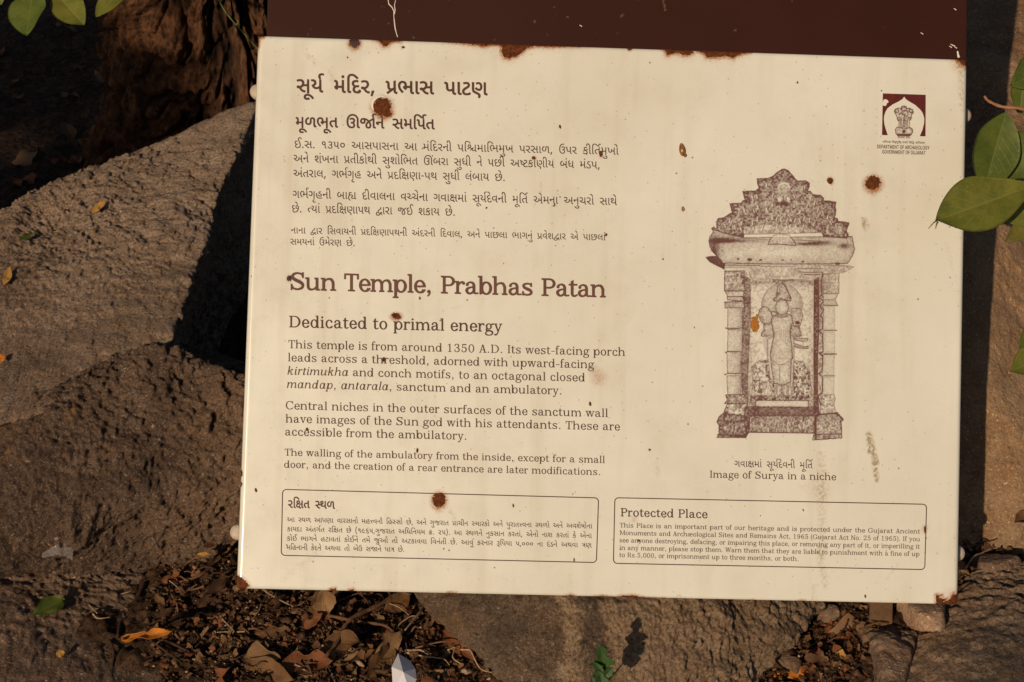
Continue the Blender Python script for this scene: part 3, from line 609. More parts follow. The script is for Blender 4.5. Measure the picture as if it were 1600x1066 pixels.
[[53,-2,-20,6,-12,14,-4,23,11,19,-14,13,-5,14,0,11,6,11,10,8,12,3,32,-3,-3,-14,-22,2,-14,-5,-5,-10,4,-11,13,-10,19,3,16,-2,-3,-14,-21,0,-15,-8,-4,-10,2,-14,7,-7,12,-4,16,1,2,11,8,5,9,-2,5,-8,-2,-10,-8,-7,-15,-5]],
[[76,0,-25,10,-23,27,-13,1,-8,5,-1,9,3,6,12,2,13,-5,11,4,13,10,4,14,-2,12,-7,7,-20,3,-22,-6,-5,15,19,6,21,1,17,-6,12,-12,5,-19,-4,-17,-11,-15,-21,-12,21,-20,22,-5,-1,-15]],
[[41,0,-14,5,-8,12,-1,105,-10,31,-9,9,-12,2,-8,-11,0,-19,-16,0,1,29,6,9,11,6,15,1,13,-4,11,-11,9,-19,5,-22,1,-99,4,-7,13,-3,-2,-14]],
[[167,0,-14,4,-9,12,-18,-7,-21,4,-9,9,-4,16,-27,-24,-11,13,28,21,-30,10,-41,-25,-9,14,34,18,-14,10,-6,10,-1,13,4,11,10,8,14,4,16,-1,11,-6,8,-10,1,-13,-3,-11,-10,-12,30,-8,20,14,10,-12,-15,-14,-3,-14,5,-8,12,-2,9,2,9,9,0,85,16,-1,1,-96,5,-6,12,-3,-1,-14],[48,75,10,7,5,12,-5,9,-11,3,-12,-4,-4,-9,4,-10]],
[[150,0,-14,5,-7,9,-3,44,-36,0,-1,-13,-7,-5,-17,8,-7,18,4,6,11,2,-1,13,-5,13,-13,5,-12,-1,-8,-5,-8,-20,6,-28,26,-30,-12,-11,-25,27,-10,23,-2,27,10,20,18,12,27,0,12,-6,8,-9,7,-31,34,0,1,47,17,-2,1,-95,4,-6,13,-3,-2,-14]],
[[84,-9,-1,57,-40,0,-2,-13,-7,-5,-11,4,-10,11,-2,14,15,5,0,26,-4,11,-14,3,3,15,18,-3,10,-8,3,-12,1,-32,41,0,0,56,16,-2,0,-126]],
[[-40,-71,-27,9,-25,25,12,8,27,-23,29,-4,10,6,1,13,-14,5,-18,-4,-6,14,23,5,20,-5,11,-14,-2,-21,-15,-12]],
[[137,0,-13,4,-8,10,-3,42,-14,-4,-14,3,-8,-14,-16,-8,-20,0,-13,7,-9,18,-2,39,-4,5,-12,2,2,15,17,-2,11,-9,3,-10,3,-41,5,-7,11,-3,10,3,5,7,2,40,16,-3,0,-21,3,-4,16,0,9,6,0,46,16,-2,1,-95,4,-7,13,-3,-2,-14]],
[[138,0,-14,5,-8,11,-2,73,-5,12,-11,3,-9,-7,-4,-43,-7,-14,-13,-9,-16,-3,-24,7,-13,17,-3,26,10,23,17,13,16,7,5,-15,-24,-15,-7,-21,6,-20,9,-6,11,-1,10,4,6,8,3,43,6,12,9,6,12,3,13,-1,10,-6,7,-8,3,-11,1,-71,5,-6,12,-2,-2,-14]],
[[11,-26,10,49,19,1,2,-3,-2,-9,-15,-38]],
[[66,-2,-26,9,-18,19,-10,32,2,47,10,30,20,21,24,10,33,-1,-1,-15,-29,0,-22,-11,-11,-15,-7,-20,-2,-35,7,-33,14,-16,22,-7,20,6,5,7,1,11,-3,11,-9,9,-19,-3,-3,14,28,9,6,7,0,10,-5,7,-10,4,-29,-6,-5,14,21,7,22,0,14,-7,8,-13,0,-20,-13,-16,9,-11,5,-13,-3,-24,-18,-15]],
[[44,-2,-20,5,-21,12,10,12,23,-12,27,0,10,8,-2,15,-21,18,-37,-14,-6,14,28,11,-11,11,-4,11,2,13,8,11,19,8,30,-3,-3,-15,-29,1,-8,-6,-1,-9,4,-9,10,-7,41,15,6,-15,-32,-11,20,-18,4,-12,-1,-12,-6,-11,-9,-7]],
[[103,0,-14,4,-8,11,-2,56,-37,-1,-15,-9,-2,-9,3,-12,25,-26,-11,-12,-23,22,-10,21,2,21,12,14,20,6,36,1,1,34,16,-3,0,-94,4,-7,13,-3,-1,-14]],
[[-37,126,-7,24,6,20,19,9,27,-4,-5,-14,-15,4,-12,-4,-4,-14,7,-19]],
[[41,0,-15,5,-7,13,-1,103,16,-3,1,-95,5,-7,12,-2,-2,-14],[19,128,-15,31,-10,5,-14,-1,-5,14,24,2,17,-10,9,-14,8,-26]],
[[165,0,-13,4,-8,8,-3,37,-16,-4,-14,4,-12,-18,-19,-10,-22,0,-19,8,-15,18,-14,4,-3,10,8,8,11,-1,9,-5,9,4,9,13,-1,15,-6,7,-9,3,-25,-4,-6,14,15,5,18,1,13,-4,12,-9,6,-16,-1,-17,-10,-15,-17,-11,10,-10,16,-4,14,3,10,10,4,14,1,27,17,-2,0,-21,4,-4,11,-1,11,6,1,53,16,-1,2,-96,4,-6,12,-3,-1,-14]],
[[-34,128,-15,31,-10,5,-14,-1,-5,14,24,2,17,-10,9,-14,8,-26]],
[[72,0,-22,10,-22,26,-15,2,-6,6,-1,8,5,5,10,2,14,-6,5,1,15,10,6,10,-1,21,-5,7,-9,4,-12,-2,-5,-8,5,-9,18,-7,-5,-13,-18,5,-11,9,-5,11,1,12,5,8,10,7,17,2,14,-4,10,-7,7,-13,2,-19,-4,-15,-13,-15,-17,-9,19,-19,18,-5,-1,-15],[124,0,-16,6,-7,12,0,103,16,-3,0,-94,4,-7,13,-3,-1,-14]],
[[20,-2,-10,14,35,21,-14,5,-9,11,-4,47,-5,6,-12,2,1,14,17,-1,11,-7,4,-12,3,-41,6,-8,12,-2,10,2,13,8,0,63,16,-1,1,-95,5,-7,12,-2,-1,-15,-17,1,-10,7,-5,10,-1,21]],
[[113,0,-12,3,-7,7,-5,29,-16,-8,-18,-2,-19,3,-14,10,-13,22,30,14,7,9,1,10,-7,9,-14,-3,-2,-9,9,-8,-10,-11,-10,8,-5,10,1,12,6,9,11,6,14,1,12,-4,8,-8,4,-14,-3,-15,-10,-12,-20,-12,11,-10,17,-2,16,4,14,10,1,62,16,-1,1,-95,4,-7,13,-3,-2,-14]],
[[108,-9,-1,69,-20,-3,-17,3,-26,-20,21,-20,22,-5,-2,-15,-26,5,-15,11,-16,21,-20,5,-3,8,4,8,12,2,13,-5,10,4,12,11,4,13,-3,12,-6,7,-18,3,-22,-6,-5,15,28,7,23,-4,16,-15,3,-28,13,-2,18,5,0,43,17,-2,0,-126]],
[[65,-2,-29,11,-17,23,-7,34,3,44,14,29,18,18,25,9,36,-1,17,-7,14,-11,20,-31,1,-92,4,-7,12,-2,-1,-15,-21,3,-10,12,-2,96,-6,13,-20,20,-29,7,-23,-4,-16,-11,-12,-18,-6,-25,-1,-29,7,-29,16,-17,25,-5,17,8,4,19,-12,17,-19,-3,-3,14,28,9,6,7,0,11,-6,7,-9,3,-29,-6,-5,14,21,7,22,0,14,-7,8,-13,0,-20,-13,-16,9,-11,5,-13,-3,-24,-18,-15]],
[[135,0,-13,4,-8,8,-3,37,-16,-4,-14,4,-12,-13,-17,-6,-18,2,-13,7,-9,14,-4,17,2,15,10,17,16,13,16,6,5,-15,-24,-14,-7,-21,6,-20,9,-5,10,-1,9,4,5,7,3,34,16,-3,0,-21,4,-4,12,-1,11,6,1,53,16,-1,1,-95,4,-7,13,-3,-2,-14]],
[[109,0,-18,8,-6,22,-18,-8,-19,-1,-17,5,-9,8,-6,18,6,19,-11,13,-3,12,4,13,8,10,22,10,5,-14,-19,-11,-1,-16,7,-8,30,1,-2,-14,-19,-1,-10,-10,4,-14,18,-6,16,3,15,10,0,71,17,-2,0,-94,4,-7,13,-3,-2,-14]],
[[56,-2,-22,6,-15,18,-1,19,9,19,-17,20,-1,15,3,11,7,8,11,6,31,-2,-3,-14,-24,0,-7,-6,-1,-9,4,-11,11,-9,27,2,-2,-14,-24,-5,-6,-8,-2,-9,4,-13,6,-5,26,-3,20,5,16,12,12,19,5,22,-4,26,-7,6,-10,1,-9,-7,-1,-13,9,-10,18,-8,-5,-14,-25,12,-13,18,2,23,8,9,9,5,14,1,13,-4,11,-11,7,-19,-1,-28,-8,-23,-13,-18,-16,-11,-23,-8]],
[[101,-2,-13,3,-13,9,-6,11,-2,13,-23,-1,-18,10,-7,16,-1,39,-5,5,-12,1,2,15,21,-4,65,-49,30,18,3,14,-4,5,-9,2,-28,-5,-5,15,17,5,19,1,12,-3,10,-8,5,-16,-3,-15,-9,-9,-36,-24,-5,-8,-1,-10,6,-10,13,-5,19,2,19,8,8,-14,-23,-9],[47,48,16,0,16,9,-44,34,1,-31,4,-8]],
[[84,-28,-12,8,5,12,-4,10,-45,23,-10,10,-3,16,0,70,16,-3,3,-76,46,-25,13,-13,1,-18],[152,0,-15,6,-7,12,0,103,16,-3,0,-94,4,-7,13,-3,-1,-14],[75,42,-18,7,-14,13,12,9,19,-14,10,1,8,6,2,22,-4,14,-14,6,-19,-5,-5,13,25,7,16,-4,9,-7,8,-15,1,-18,-2,-16,-8,-12,-11,-6]],
[[107,0,-12,3,-8,8,-4,30,-15,-8,-20,-1,-13,4,-14,10,-13,20,22,12,4,17,-9,9,-19,1,-3,14,26,1,17,-11,5,-13,-1,-14,-7,-13,-13,-10,11,-9,13,-3,15,3,14,10,0,60,17,-1,1,-96,4,-6,13,-3,-2,-14]],
[[46,-2,-23,8,-22,23,15,9,11,-14,14,-9,15,-2,13,6,4,11,-3,11,-40,32,-7,12,-1,12,6,13,12,8,17,3,20,-2,-2,-15,-27,0,-7,-5,-2,-8,5,-9,28,-19,13,-13,5,-14,-1,-16,-5,-10,-12,-9]],
[[119,0,-14,4,-8,10,-2,55,-46,-9,-4,15,50,11,1,35,16,-3,0,-94,4,-7,13,-3,-2,-14],[50,21,-17,4,-16,13,-7,14,-1,23,5,15,13,16,33,15,4,-15,-24,-10,-11,-12,-3,-11,1,-17,7,-12,11,-6,15,-2,16,4,6,-13,-12,-5]],
[[119,0,-16,6,-7,12,0,103,16,-3,1,-94,4,-7,13,-3,-2,-14],[35,36,-18,8,-15,17,13,8,10,-12,10,-6,12,1,8,5,4,20,-5,21,-16,8,-22,-6,-6,14,17,6,18,1,16,-7,9,-9,6,-19,0,-19,-4,-15,-9,-11,-13,-5]],
[[96,-9,0,130,16,-3,0,-126],[35,36,-18,8,-15,17,13,8,10,-12,10,-6,12,1,8,5,4,20,-5,21,-16,8,-22,-6,-6,14,17,6,18,1,16,-7,9,-9,6,-19,0,-19,-4,-15,-9,-11,-13,-5]],
[[-28,-71,-14,5,-7,6,-5,12,0,10,12,18,23,6,0,-13,-17,-8,-2,-14,14,-7,23,6,6,-14,-15,-6]],
[[70,-2,-30,8,-16,12,-8,10,-7,30,2,20,6,16,15,-7,-5,-20,0,-19,6,-14,9,-10,14,-8,22,-3,21,2,20,7,7,-15,-27,-8],[81,32,-26,9,-18,17,14,9,20,-17,14,-3,11,3,3,7,-3,7,-35,19,-6,9,-1,10,5,10,11,7,35,-1,-3,-15,-23,2,-6,-2,-2,-5,5,-6,34,-18,6,-13,-1,-12,-11,-13]],
[[84,-8,-11,5,-10,12,-22,-1,-17,5,-13,15,0,22,20,18,-14,14,-3,13,4,13,12,10,21,3,20,-9,5,-10,0,-12,-15,-19,16,-1,31,7,0,43,17,-2,0,-93,4,-8,13,-2,-2,-15,-18,2,-11,10,-4,47,-31,-5,-31,6,-18,-16,2,-14,13,-7,15,1,0,9,6,5,13,-1,4,-8,-2,-15,7,-6,12,-3,-2,-13],[44,77,10,6,6,9,-2,9,-7,5,-13,-1,-7,-8,3,-11]],
[[10,51,0,17,49,-1,-1,-16]],
[[49,-26,-26,19,-12,26,1,28,5,12,10,12,-7,18,4,17,9,9,11,5,34,-2,-3,-14,-21,1,-12,-4,-4,-7,0,-9,3,-6,27,3,23,-9,7,-12,-1,-12,-6,-11,-11,-8,10,-8,15,-2,11,3,10,8,0,89,16,-1,1,-95,5,-8,12,-2,-2,-14,-19,3,-11,10,-24,-8,-26,6,-12,11,-8,16,20,9,2,13,-11,6,-18,0,-18,-12,-6,-22,6,-24,26,-22]],
[[104,0,-12,3,-8,7,-4,30,-19,-7,-19,-1,-13,4,-13,10,-6,11,-1,17,3,13,8,10,23,10,29,-1,-3,-15,-30,-1,-9,-6,-4,-10,0,-13,7,-9,12,-5,15,1,20,12,0,60,17,-2,0,-94,4,-7,13,-3,-1,-14]],
[[61,26,-18,5,-18,15,-17,7,-1,8,4,7,11,1,16,-5,12,10,4,12,-3,12,-8,6,-15,1,-16,-4,-5,15,19,5,19,-1,12,-5,10,-12,4,-17,-3,-14,-9,-12,-17,-10,11,-7,15,-2,13,3,13,9,8,-13,-19,-12]],
[[120,0,-12,3,-7,7,-5,25,-18,-8,-22,0,-18,7,-13,12,-15,5,-3,8,3,8,11,3,14,-7,5,2,11,10,3,14,-4,10,-10,6,-28,-4,-6,14,15,5,18,1,13,-4,12,-9,6,-16,-2,-20,-9,-12,-17,-10,11,-7,12,-2,16,3,16,12,0,65,16,-2,1,-95,4,-7,13,-3,-2,-14]],
[[-42,-71,-18,8,-8,19,6,16,17,10,23,0,16,-5,18,-13,16,-19,-12,-8,-27,26,-15,5,-14,0,-11,-7,0,-12,14,-5,18,4,6,-14,-14,-5]],
[[165,0,-13,4,-8,8,-3,37,-16,-4,-14,4,-12,-18,-19,-10,-22,0,-19,8,-15,18,-14,4,-3,10,8,8,11,-1,9,-5,9,4,9,13,-1,15,-6,7,-9,3,-25,-4,-6,14,15,5,18,1,13,-4,12,-9,6,-16,-1,-17,-10,-15,-17,-11,10,-10,16,-4,14,3,10,10,4,14,1,27,17,-2,0,-21,4,-4,11,-1,11,6,1,53,16,-1,2,-96,4,-6,12,-3,-1,-14],[142,128,-14,30,-10,6,-15,-1,-5,14,24,2,18,-10,8,-14,8,-26]],
[[75,-9,-1,74,-35,0,-2,-17,-9,-6,-16,10,-8,18,3,7,7,3,60,1,1,40,16,-3,0,-126]],
[[41,3,-28,31,-5,15,3,17,8,11,14,7,46,3,1,-15,-39,-2,-14,-9,-2,-9,3,-12,25,-26]],
[[40,-26,-15,3,-14,10,-6,15,2,19,10,12,12,7,7,-14,-12,-10,-3,-12,5,-9,11,-5,21,1,20,15,1,3,-19,2,-14,9,-8,12,-1,17,11,20,41,26,3,9,-5,9,14,8,8,-15,-3,-17,-10,-10,-36,-22,-5,-8,-1,-10,9,-12,16,-3,15,2,1,9,5,6,15,-1,5,-11,-6,-11,19,-29,-12,-7,-19,29,-13,-17,-17,-13,-14,-6]],
[[104,-2,-12,3,-10,8,-8,23,7,26,22,26,-17,13,-18,7,3,-21,-6,-18,-14,-10,-24,0,-13,9,-7,17,1,16,11,15,19,8,33,-2,22,-8,23,-17,41,28,9,-13,-39,-27,16,-32,2,-16,-4,-17,-14,-15],[102,14,16,1,9,11,-2,25,-11,21,-14,-14,-8,-16,1,-19],[32,70,13,0,8,7,2,14,-6,15,-15,-2,-9,-9,-1,-15]],
[[13,-5,-2,4,0,44,2,4,9,0,3,-2,7,-20,4,-5,8,-4,11,-3,15,-1,15,5,9,6,3,5,1,5,-3,6,-7,6,-49,23,-7,5,-8,7,-7,11,-3,11,1,10,5,10,6,7,6,4,17,6,15,2,12,-1,15,-3,11,-4,0,6,2,2,12,0,2,-3,0,-42,-2,-3,-11,0,-8,23,-6,3,-11,4,-14,1,-14,-4,-10,-6,-4,-7,3,-6,6,-6,50,-23,10,-7,7,-7,6,-9,2,-10,-1,-13,-5,-10,-6,-8,-7,-5,-19,-6,-16,-2,-16,1,-14,4,-12,6,0,-8,-2,-3]],
[[43,-4,-8,2,-6,4,-5,5,-4,7,-4,16,0,53,-2,2,-10,3,-1,3,1,8,4,2,29,0,2,-2,1,-64,2,-14,1,-3,4,-3,10,-3,9,1,8,4,6,5,8,9,0,51,-2,3,-6,2,-2,2,1,10,3,2,28,-1,2,-3,0,-83,2,-2,9,-3,1,-3,0,-8,-3,-2,-30,0,-3,2,0,7,-2,1,-9,-5,-11,-4,-12,-2]],
[[3,-3,-2,3,1,8,2,2,8,2,2,3,0,67,-2,3,-8,2,-2,1,-1,9,2,3,32,1,3,-3,1,-9,7,5,8,4,18,3,15,-1,6,-3,6,-5,6,-9,9,-18,0,-51,2,-2,8,-2,2,-2,1,-8,-2,-3,-44,-1,-3,2,0,10,2,2,8,2,2,2,0,45,-9,19,-6,3,-10,1,-8,-1,-7,-3,-12,-13,0,-51,2,-2,8,-2,2,-2,0,-10,-3,-2]],
[[35,-3,-2,3,1,9,14,3,2,2,0,110,-32,0,0,-29,-3,-3,-10,0,-3,4,1,42,3,2,114,-1,2,-3,0,-40,-3,-4,-10,0,-3,3,0,29,-32,0,0,-110,2,-2,14,-3,1,-2,0,-9,-4,-2]],
[[59,-7,-12,1,-8,2,-8,4,-8,6,-7,8,-5,9,-4,10,-1,10,0,11,2,11,3,10,6,9,7,8,8,6,9,3,9,2,9,0,9,-2,8,-4,8,-6,7,-8,5,-8,4,-10,2,-11,-1,-11,-70,-2,2,-11,5,-10,6,-7,7,-3,7,0,6,4,5,6,6,11,11,-6,3,3,4,1,4,0,3,-3,1,-4,-1,-4,-13,-16,-10,-5],[31,58,45,0,-3,12,-5,9,-7,6,-7,2,-8,-2,-7,-6,-5,-9]],
[[3,-3,-2,3,1,8,2,2,8,2,2,3,0,67,-2,3,-8,2,-2,1,-1,9,2,3,32,1,3,-3,1,-7,9,6,9,3,12,1,8,-1,6,-1,7,-5,9,-13,8,10,9,6,12,3,14,1,6,-1,7,-4,5,-4,4,-6,10,-22,0,-50,2,-2,7,-2,2,-2,1,-8,-2,-3,-40,-1,-4,2,0,10,2,2,6,2,2,2,0,45,-8,19,-5,3,-9,1,-7,-1,-5,-3,-10,-13,0,-51,2,-2,6,-2,2,-2,0,-8,-1,-3,-39,-1,-4,2,0,10,2,2,6,2,2,2,0,45,-8,19,-5,3,-9,1,-7,-1,-5,-3,-10,-13,0,-51,2,-2,6,-2,2,-2,0,-10,-4,-2]],
[[4,-49,-3,3,1,9,2,1,8,2,2,3,0,113,-2,3,-10,3,0,11,3,2,30,0,3,-3,1,-6,12,8,14,3,14,-1,13,-5,9,-7,7,-8,5,-10,4,-11,1,-11,-1,-12,-3,-11,-5,-10,-6,-8,-8,-7,-9,-5,-10,-3,-10,0,-9,1,-9,4,-9,6,-1,-36,2,-3,10,-3,0,-11,-3,-1],[65,10,9,0,9,7,6,12,3,15,0,16,-5,14,-8,10,-9,3,-9,-2,-7,-7,-6,-11,-2,-14,0,-15,4,-13,7,-10]],
[[7,-3,-2,3,1,8,2,2,8,2,2,3,0,114,-2,3,-8,1,-2,2,-1,9,1,2,3,1,30,0,2,-1,1,-3,0,-129,2,-2,10,-3,1,-2,-1,-8,-3,-3]],
[[21,-30,-4,3,-1,5,10,12,3,5,-7,3,-4,4,-3,6,0,6,3,5,4,4,5,2,6,0,7,-3,4,-7,2,-7,-2,-15,-3,-7,-4,-5,-11,-10]],
[[8,-3,-2,3,1,9,13,3,2,2,0,107,-2,3,-13,3,-1,3,0,8,4,2,67,0,15,-4,12,-6,12,-12,5,-14,0,-15,-7,-14,-11,-10,-14,-6,-12,-3,-30,0,-1,-1,0,-41,2,-2,15,-3,1,-2,0,-9,-4,-2],[46,72,30,0,7,3,7,5,5,9,2,10,-3,10,-6,9,-6,4,-6,2,-29,0,-1,-2]],
[[3,-3,-2,3,1,8,2,2,8,2,2,2,0,68,-2,3,-10,3,-1,3,1,8,3,2,30,0,3,-3,1,-7,10,7,11,3,8,0,12,-5,5,-6,2,-5,0,-6,-4,-6,-6,-3,-8,1,-5,4,-3,8,-1,0,-7,-3,-5,-4,-10,-15,0,-47,2,-2,13,-3,1,-3,0,-8,-4,-2]],
[[36,-5,-7,2,-7,3,-9,10,-5,12,-1,6,2,8,6,10,10,7,21,6,20,3,-2,13,-2,4,-7,4,-6,2,-6,-1,-8,-5,2,-7,-3,-7,-5,-4,-7,-1,-4,1,-3,3,-3,6,0,6,8,13,12,7,15,5,9,0,9,-2,8,-3,8,-6,3,-6,6,-13,0,-57,5,-2,13,2,4,-1,4,-4,0,-5,-2,-3,-3,-2,-20,-2,-12,2,-7,6,-9,-6,-9,-3,-9,-2],[43,12,4,-1,5,2,9,6,5,10,0,17,-9,0,-7,-2,-11,-6,-6,-6,-1,-6,2,-7,3,-4]],
[[62,-6,-12,4,-11,7,-2,-4,-6,-1,-4,-4,-10,0,-3,3,0,130,-2,3,-8,1,-2,2,-1,9,3,3,31,0,3,-2,1,-53,10,7,10,3,11,1,11,-1,11,-5,9,-7,7,-9,6,-11,3,-14,0,-14,-3,-14,-6,-13,-10,-11,-11,-7,-12,-3],[65,10,9,0,9,7,6,12,3,15,0,16,-5,14,-8,10,-9,3,-9,-2,-7,-7,-6,-11,-2,-14,0,-15,4,-13,7,-10]],
[[3,-3,-2,3,1,8,2,2,8,2,2,3,0,114,-2,3,-8,1,-2,2,-1,9,1,2,3,1,30,0,3,-3,0,-54,1,-1,7,5,8,4,20,3,15,-2,10,-7,6,-9,9,-19,0,-50,2,-2,10,-3,1,-2,-1,-8,-3,-3,-42,0,-3,2,0,10,2,2,8,2,2,2,0,45,-9,19,-6,3,-10,1,-8,-1,-7,-3,-12,-13,0,-51,2,-2,8,-2,2,-2,0,-10,-3,-2]],
[[39,-4,-14,4,-3,-4,-8,0,-3,2,-2,32,2,3,11,0,7,-17,11,-4,12,-1,12,3,9,4,1,5,-7,7,-35,15,-11,8,-6,7,-3,9,-1,8,2,7,4,6,6,4,17,6,18,1,18,-4,3,3,10,0,2,-3,0,-22,0,-7,-2,-2,-10,0,-6,15,-12,4,-8,0,-9,-2,-9,-4,-3,-4,7,-6,32,-13,8,-4,7,-6,6,-8,4,-8,0,-8,-3,-9,-8,-10,-11,-5,-19,-3]],
[[44,-6,-9,2,-7,4,-5,6,-5,11,0,68,-14,1,-3,3,0,8,2,3,15,1,0,19,1,3,11,1,6,7,2,1,3,-1,1,-2,0,-28,27,0,3,-2,1,-2,0,-9,-3,-2,-28,-1,0,-61,1,-9,3,-3,4,-1,17,8,4,0,4,-2,2,-5,-2,-5,-14,-9,-9,-4]],
[[10,-2,0,10,13,3,2,3,0,108,-2,3,-13,3,0,10,79,-1,23,-8,19,-14,15,-22,5,-26,-6,-26,-16,-22,-19,-13,-22,-8],[49,11,29,0,17,4,17,13,10,18,4,23,-5,23,-12,19,-18,11,-16,4,-26,0,-2,-3,0,-109]],
[[48,-5,-17,6,-14,14,-8,18,-2,21,5,20,12,16,15,10,18,2,18,-6,15,-13,9,-19,1,-20,-70,-1,5,-21,8,-10,10,-4,7,2,6,4,9,16,11,-7,5,5,5,0,4,-7,-10,-14,-9,-7,-20,-6],[30,57,47,0,-3,12,-5,10,-7,7,-8,3,-8,-2,-7,-7,-6,-10]],
[[49,-5,-20,8,-15,18,-7,24,4,24,12,20,19,11,21,1,20,-10,0,39,-2,3,-10,3,0,8,2,2,30,0,2,-3,0,-129,2,-3,9,-3,0,-9,-2,-2,-29,0,-2,9,-16,-9],[49,9,10,0,9,7,7,12,3,16,-1,17,-5,14,-8,10,-9,4,-9,-3,-8,-7,-5,-12,-3,-14,1,-15,3,-13,7,-10]],
[[8,-2,-1,10,10,3,2,3,0,69,-2,3,-10,3,0,9,32,1,2,-2,0,-83,2,-3,10,-3,0,-9,-2,-2],[25,113,-8,6,-1,10,6,8,10,2,8,-7,2,-10,-7,-8]],
[[51,-5,-18,6,-14,13,-8,18,-2,21,5,20,11,16,16,10,18,3,14,-3,12,-8,10,-10,0,-11,-5,-7,-9,-1,-7,5,-1,11,-8,8,-10,3,-10,-5,-9,-11,-4,-16,0,-18,5,-16,9,-11,10,-4,13,6,9,16,9,-9,8,6,5,-2,1,-4,-8,-14,-7,-6,-19,-6]],
[[37,-4,-14,5,-9,10,-5,13,1,12,6,9,10,7,20,6,21,3,-2,14,-2,4,-7,5,-13,1,-9,-5,2,-8,-3,-6,-11,-5,-6,4,-3,11,8,12,12,8,14,4,17,-2,9,-3,7,-6,9,-19,0,-57,6,-2,16,1,4,-3,0,-4,-4,-4,-21,-3,-11,2,-7,8,-16,-10],[42,11,10,1,10,7,5,10,0,19,-18,-3,-17,-12,-1,-6,2,-8,3,-5]],
[[39,-4,-12,7,-8,14,0,69,-15,1,-2,3,2,9,15,1,1,22,10,1,8,8,3,-3,0,-28,28,-1,3,-2,-2,-10,-29,-1,1,-72,8,-4,20,8,4,-1,2,-5,-2,-5,-18,-10,-9,-2]],
[[51,-5,-18,6,-15,13,-9,18,-2,21,5,20,12,16,17,11,19,2,19,-6,15,-13,9,-19,2,-21,-6,-20,-12,-16,-17,-10],[51,9,11,0,9,7,8,12,3,16,-1,17,-5,14,-9,10,-10,4,-10,-3,-8,-7,-6,-12,-3,-14,1,-15,4,-13,7,-11]],
[[5,-48,-2,2,0,8,10,3,2,4,0,114,-2,3,-10,3,0,9,32,1,2,-2,0,-8,13,9,13,4,14,-1,14,-5,15,-14,9,-21,1,-22,-8,-21,-14,-15,-19,-8,-20,2,-18,11,0,-40,2,-3,10,-3,0,-9],[64,9,10,0,10,7,6,12,4,16,-1,17,-5,14,-8,9,-10,5,-9,-3,-8,-7,-6,-12,-3,-14,1,-15,4,-13,6,-10]],
[[4,-2,-1,10,10,3,2,3,0,69,-2,3,-10,3,0,9,32,1,2,-2,0,-10,10,8,11,5,8,0,13,-4,7,-11,0,-6,-4,-5,-6,-3,-6,1,-6,5,-1,7,-4,0,-12,-7,-10,-16,0,-47,2,-3,13,-3,0,-10]],
[[4,-2,-1,10,10,3,2,3,0,69,-2,3,-10,3,1,10,31,0,2,-2,0,-9,18,10,22,1,12,-6,10,-14,7,9,10,7,12,4,14,1,12,-4,9,-11,10,-22,0,-49,2,-3,9,-3,-1,-10,-39,-1,-3,2,1,9,7,3,2,3,0,46,-9,20,-14,3,-13,-4,-10,-14,0,-51,2,-3,7,-3,0,-10,-38,-1,-3,2,1,9,7,3,2,3,0,46,-9,20,-14,3,-13,-4,-10,-14,0,-51,2,-3,7,-3,1,-9,-3,-2]],
[[8,-2,-1,10,10,3,2,3,0,115,-2,4,-10,3,0,8,2,2,30,0,2,-3,0,-129,2,-3,10,-3,0,-9,-2,-2]],
[[4,-2,-1,10,10,3,2,3,0,68,-2,4,-10,3,1,10,31,0,2,-2,0,-11,15,10,17,4,17,-1,12,-7,15,-27,0,-51,2,-3,10,-3,-1,-10,-45,1,0,9,10,3,2,3,0,45,-9,20,-17,4,-16,-4,-12,-14,0,-51,2,-3,10,-3,0,-9]],
[[36,-49,-22,6,-8,8,-5,10,3,14,17,17,-8,6,-4,10,2,9,7,7,-7,20,0,10,3,10,10,13,16,8,19,0,16,-9,12,9,20,1,3,-4,1,-7,-3,-8,-10,-3,-4,3,-3,5,-7,-7,3,-12,0,-12,-4,-11,-8,-10,-9,-6,-10,-3,-13,0,-13,4,-5,-4,10,-3,39,-4,18,-8,7,-6,5,-9,1,-11,-2,-9,-9,-12,-14,-9,-20,-3],[46,-36,19,1,12,4,8,12,-1,9,-6,5,-10,4,-28,2,-6,-3,-12,-11,-3,-10,7,-8],[44,38,8,-1,7,4,5,7,3,9,0,10,-3,10,-6,7,-7,3,-7,-1,-6,-4,-7,-15,2,-18,5,-7]],
[[16,-47,-9,10,1,10,5,4,6,1,11,-8,11,15,7,17,-33,84,-14,1,-1,11,45,0,0,-10,-8,-2,20,-62,24,62,-13,2,0,10,40,1,1,-11,-14,-2,-37,-99,-9,-18,-13,-14]],
[[36,-1,0,9,14,2,2,4,0,112,-36,1,-1,-31,-9,-1,-1,42,114,0,-1,-42,-9,1,-1,31,-36,-1,0,-112,2,-4,14,-2,0,-9]],
[[5,-1,-1,8,10,3,2,4,0,115,-2,5,-10,2,0,8,31,1,1,-62,11,9,18,6,18,0,14,-7,15,-27,0,-51,2,-3,10,-3,0,-7,-44,-1,0,8,10,3,2,4,0,46,-10,20,-6,3,-11,1,-16,-4,-13,-14,0,-52,2,-4,10,-3,0,-8]],
[[9,-1,-1,8,10,3,2,4,0,69,-2,4,-10,3,0,7,31,1,1,-84,2,-4,10,-3,0,-7],[25,114,-7,6,-1,9,6,7,9,1,8,-6,0,-9,-6,-7]],
[[42,-2,-19,6,-1,-5,-9,0,-1,32,9,0,8,-18,15,-4,13,1,13,3,5,4,1,7,-8,8,-34,15,-10,7,-10,14,-1,7,2,8,9,9,16,6,18,1,20,-6,1,5,9,0,1,-23,-2,-7,-7,0,-6,15,-13,4,-17,-1,-10,-5,-4,-4,1,-5,7,-6,42,-18,9,-9,4,-11,-2,-14,-9,-10,-20,-6]],
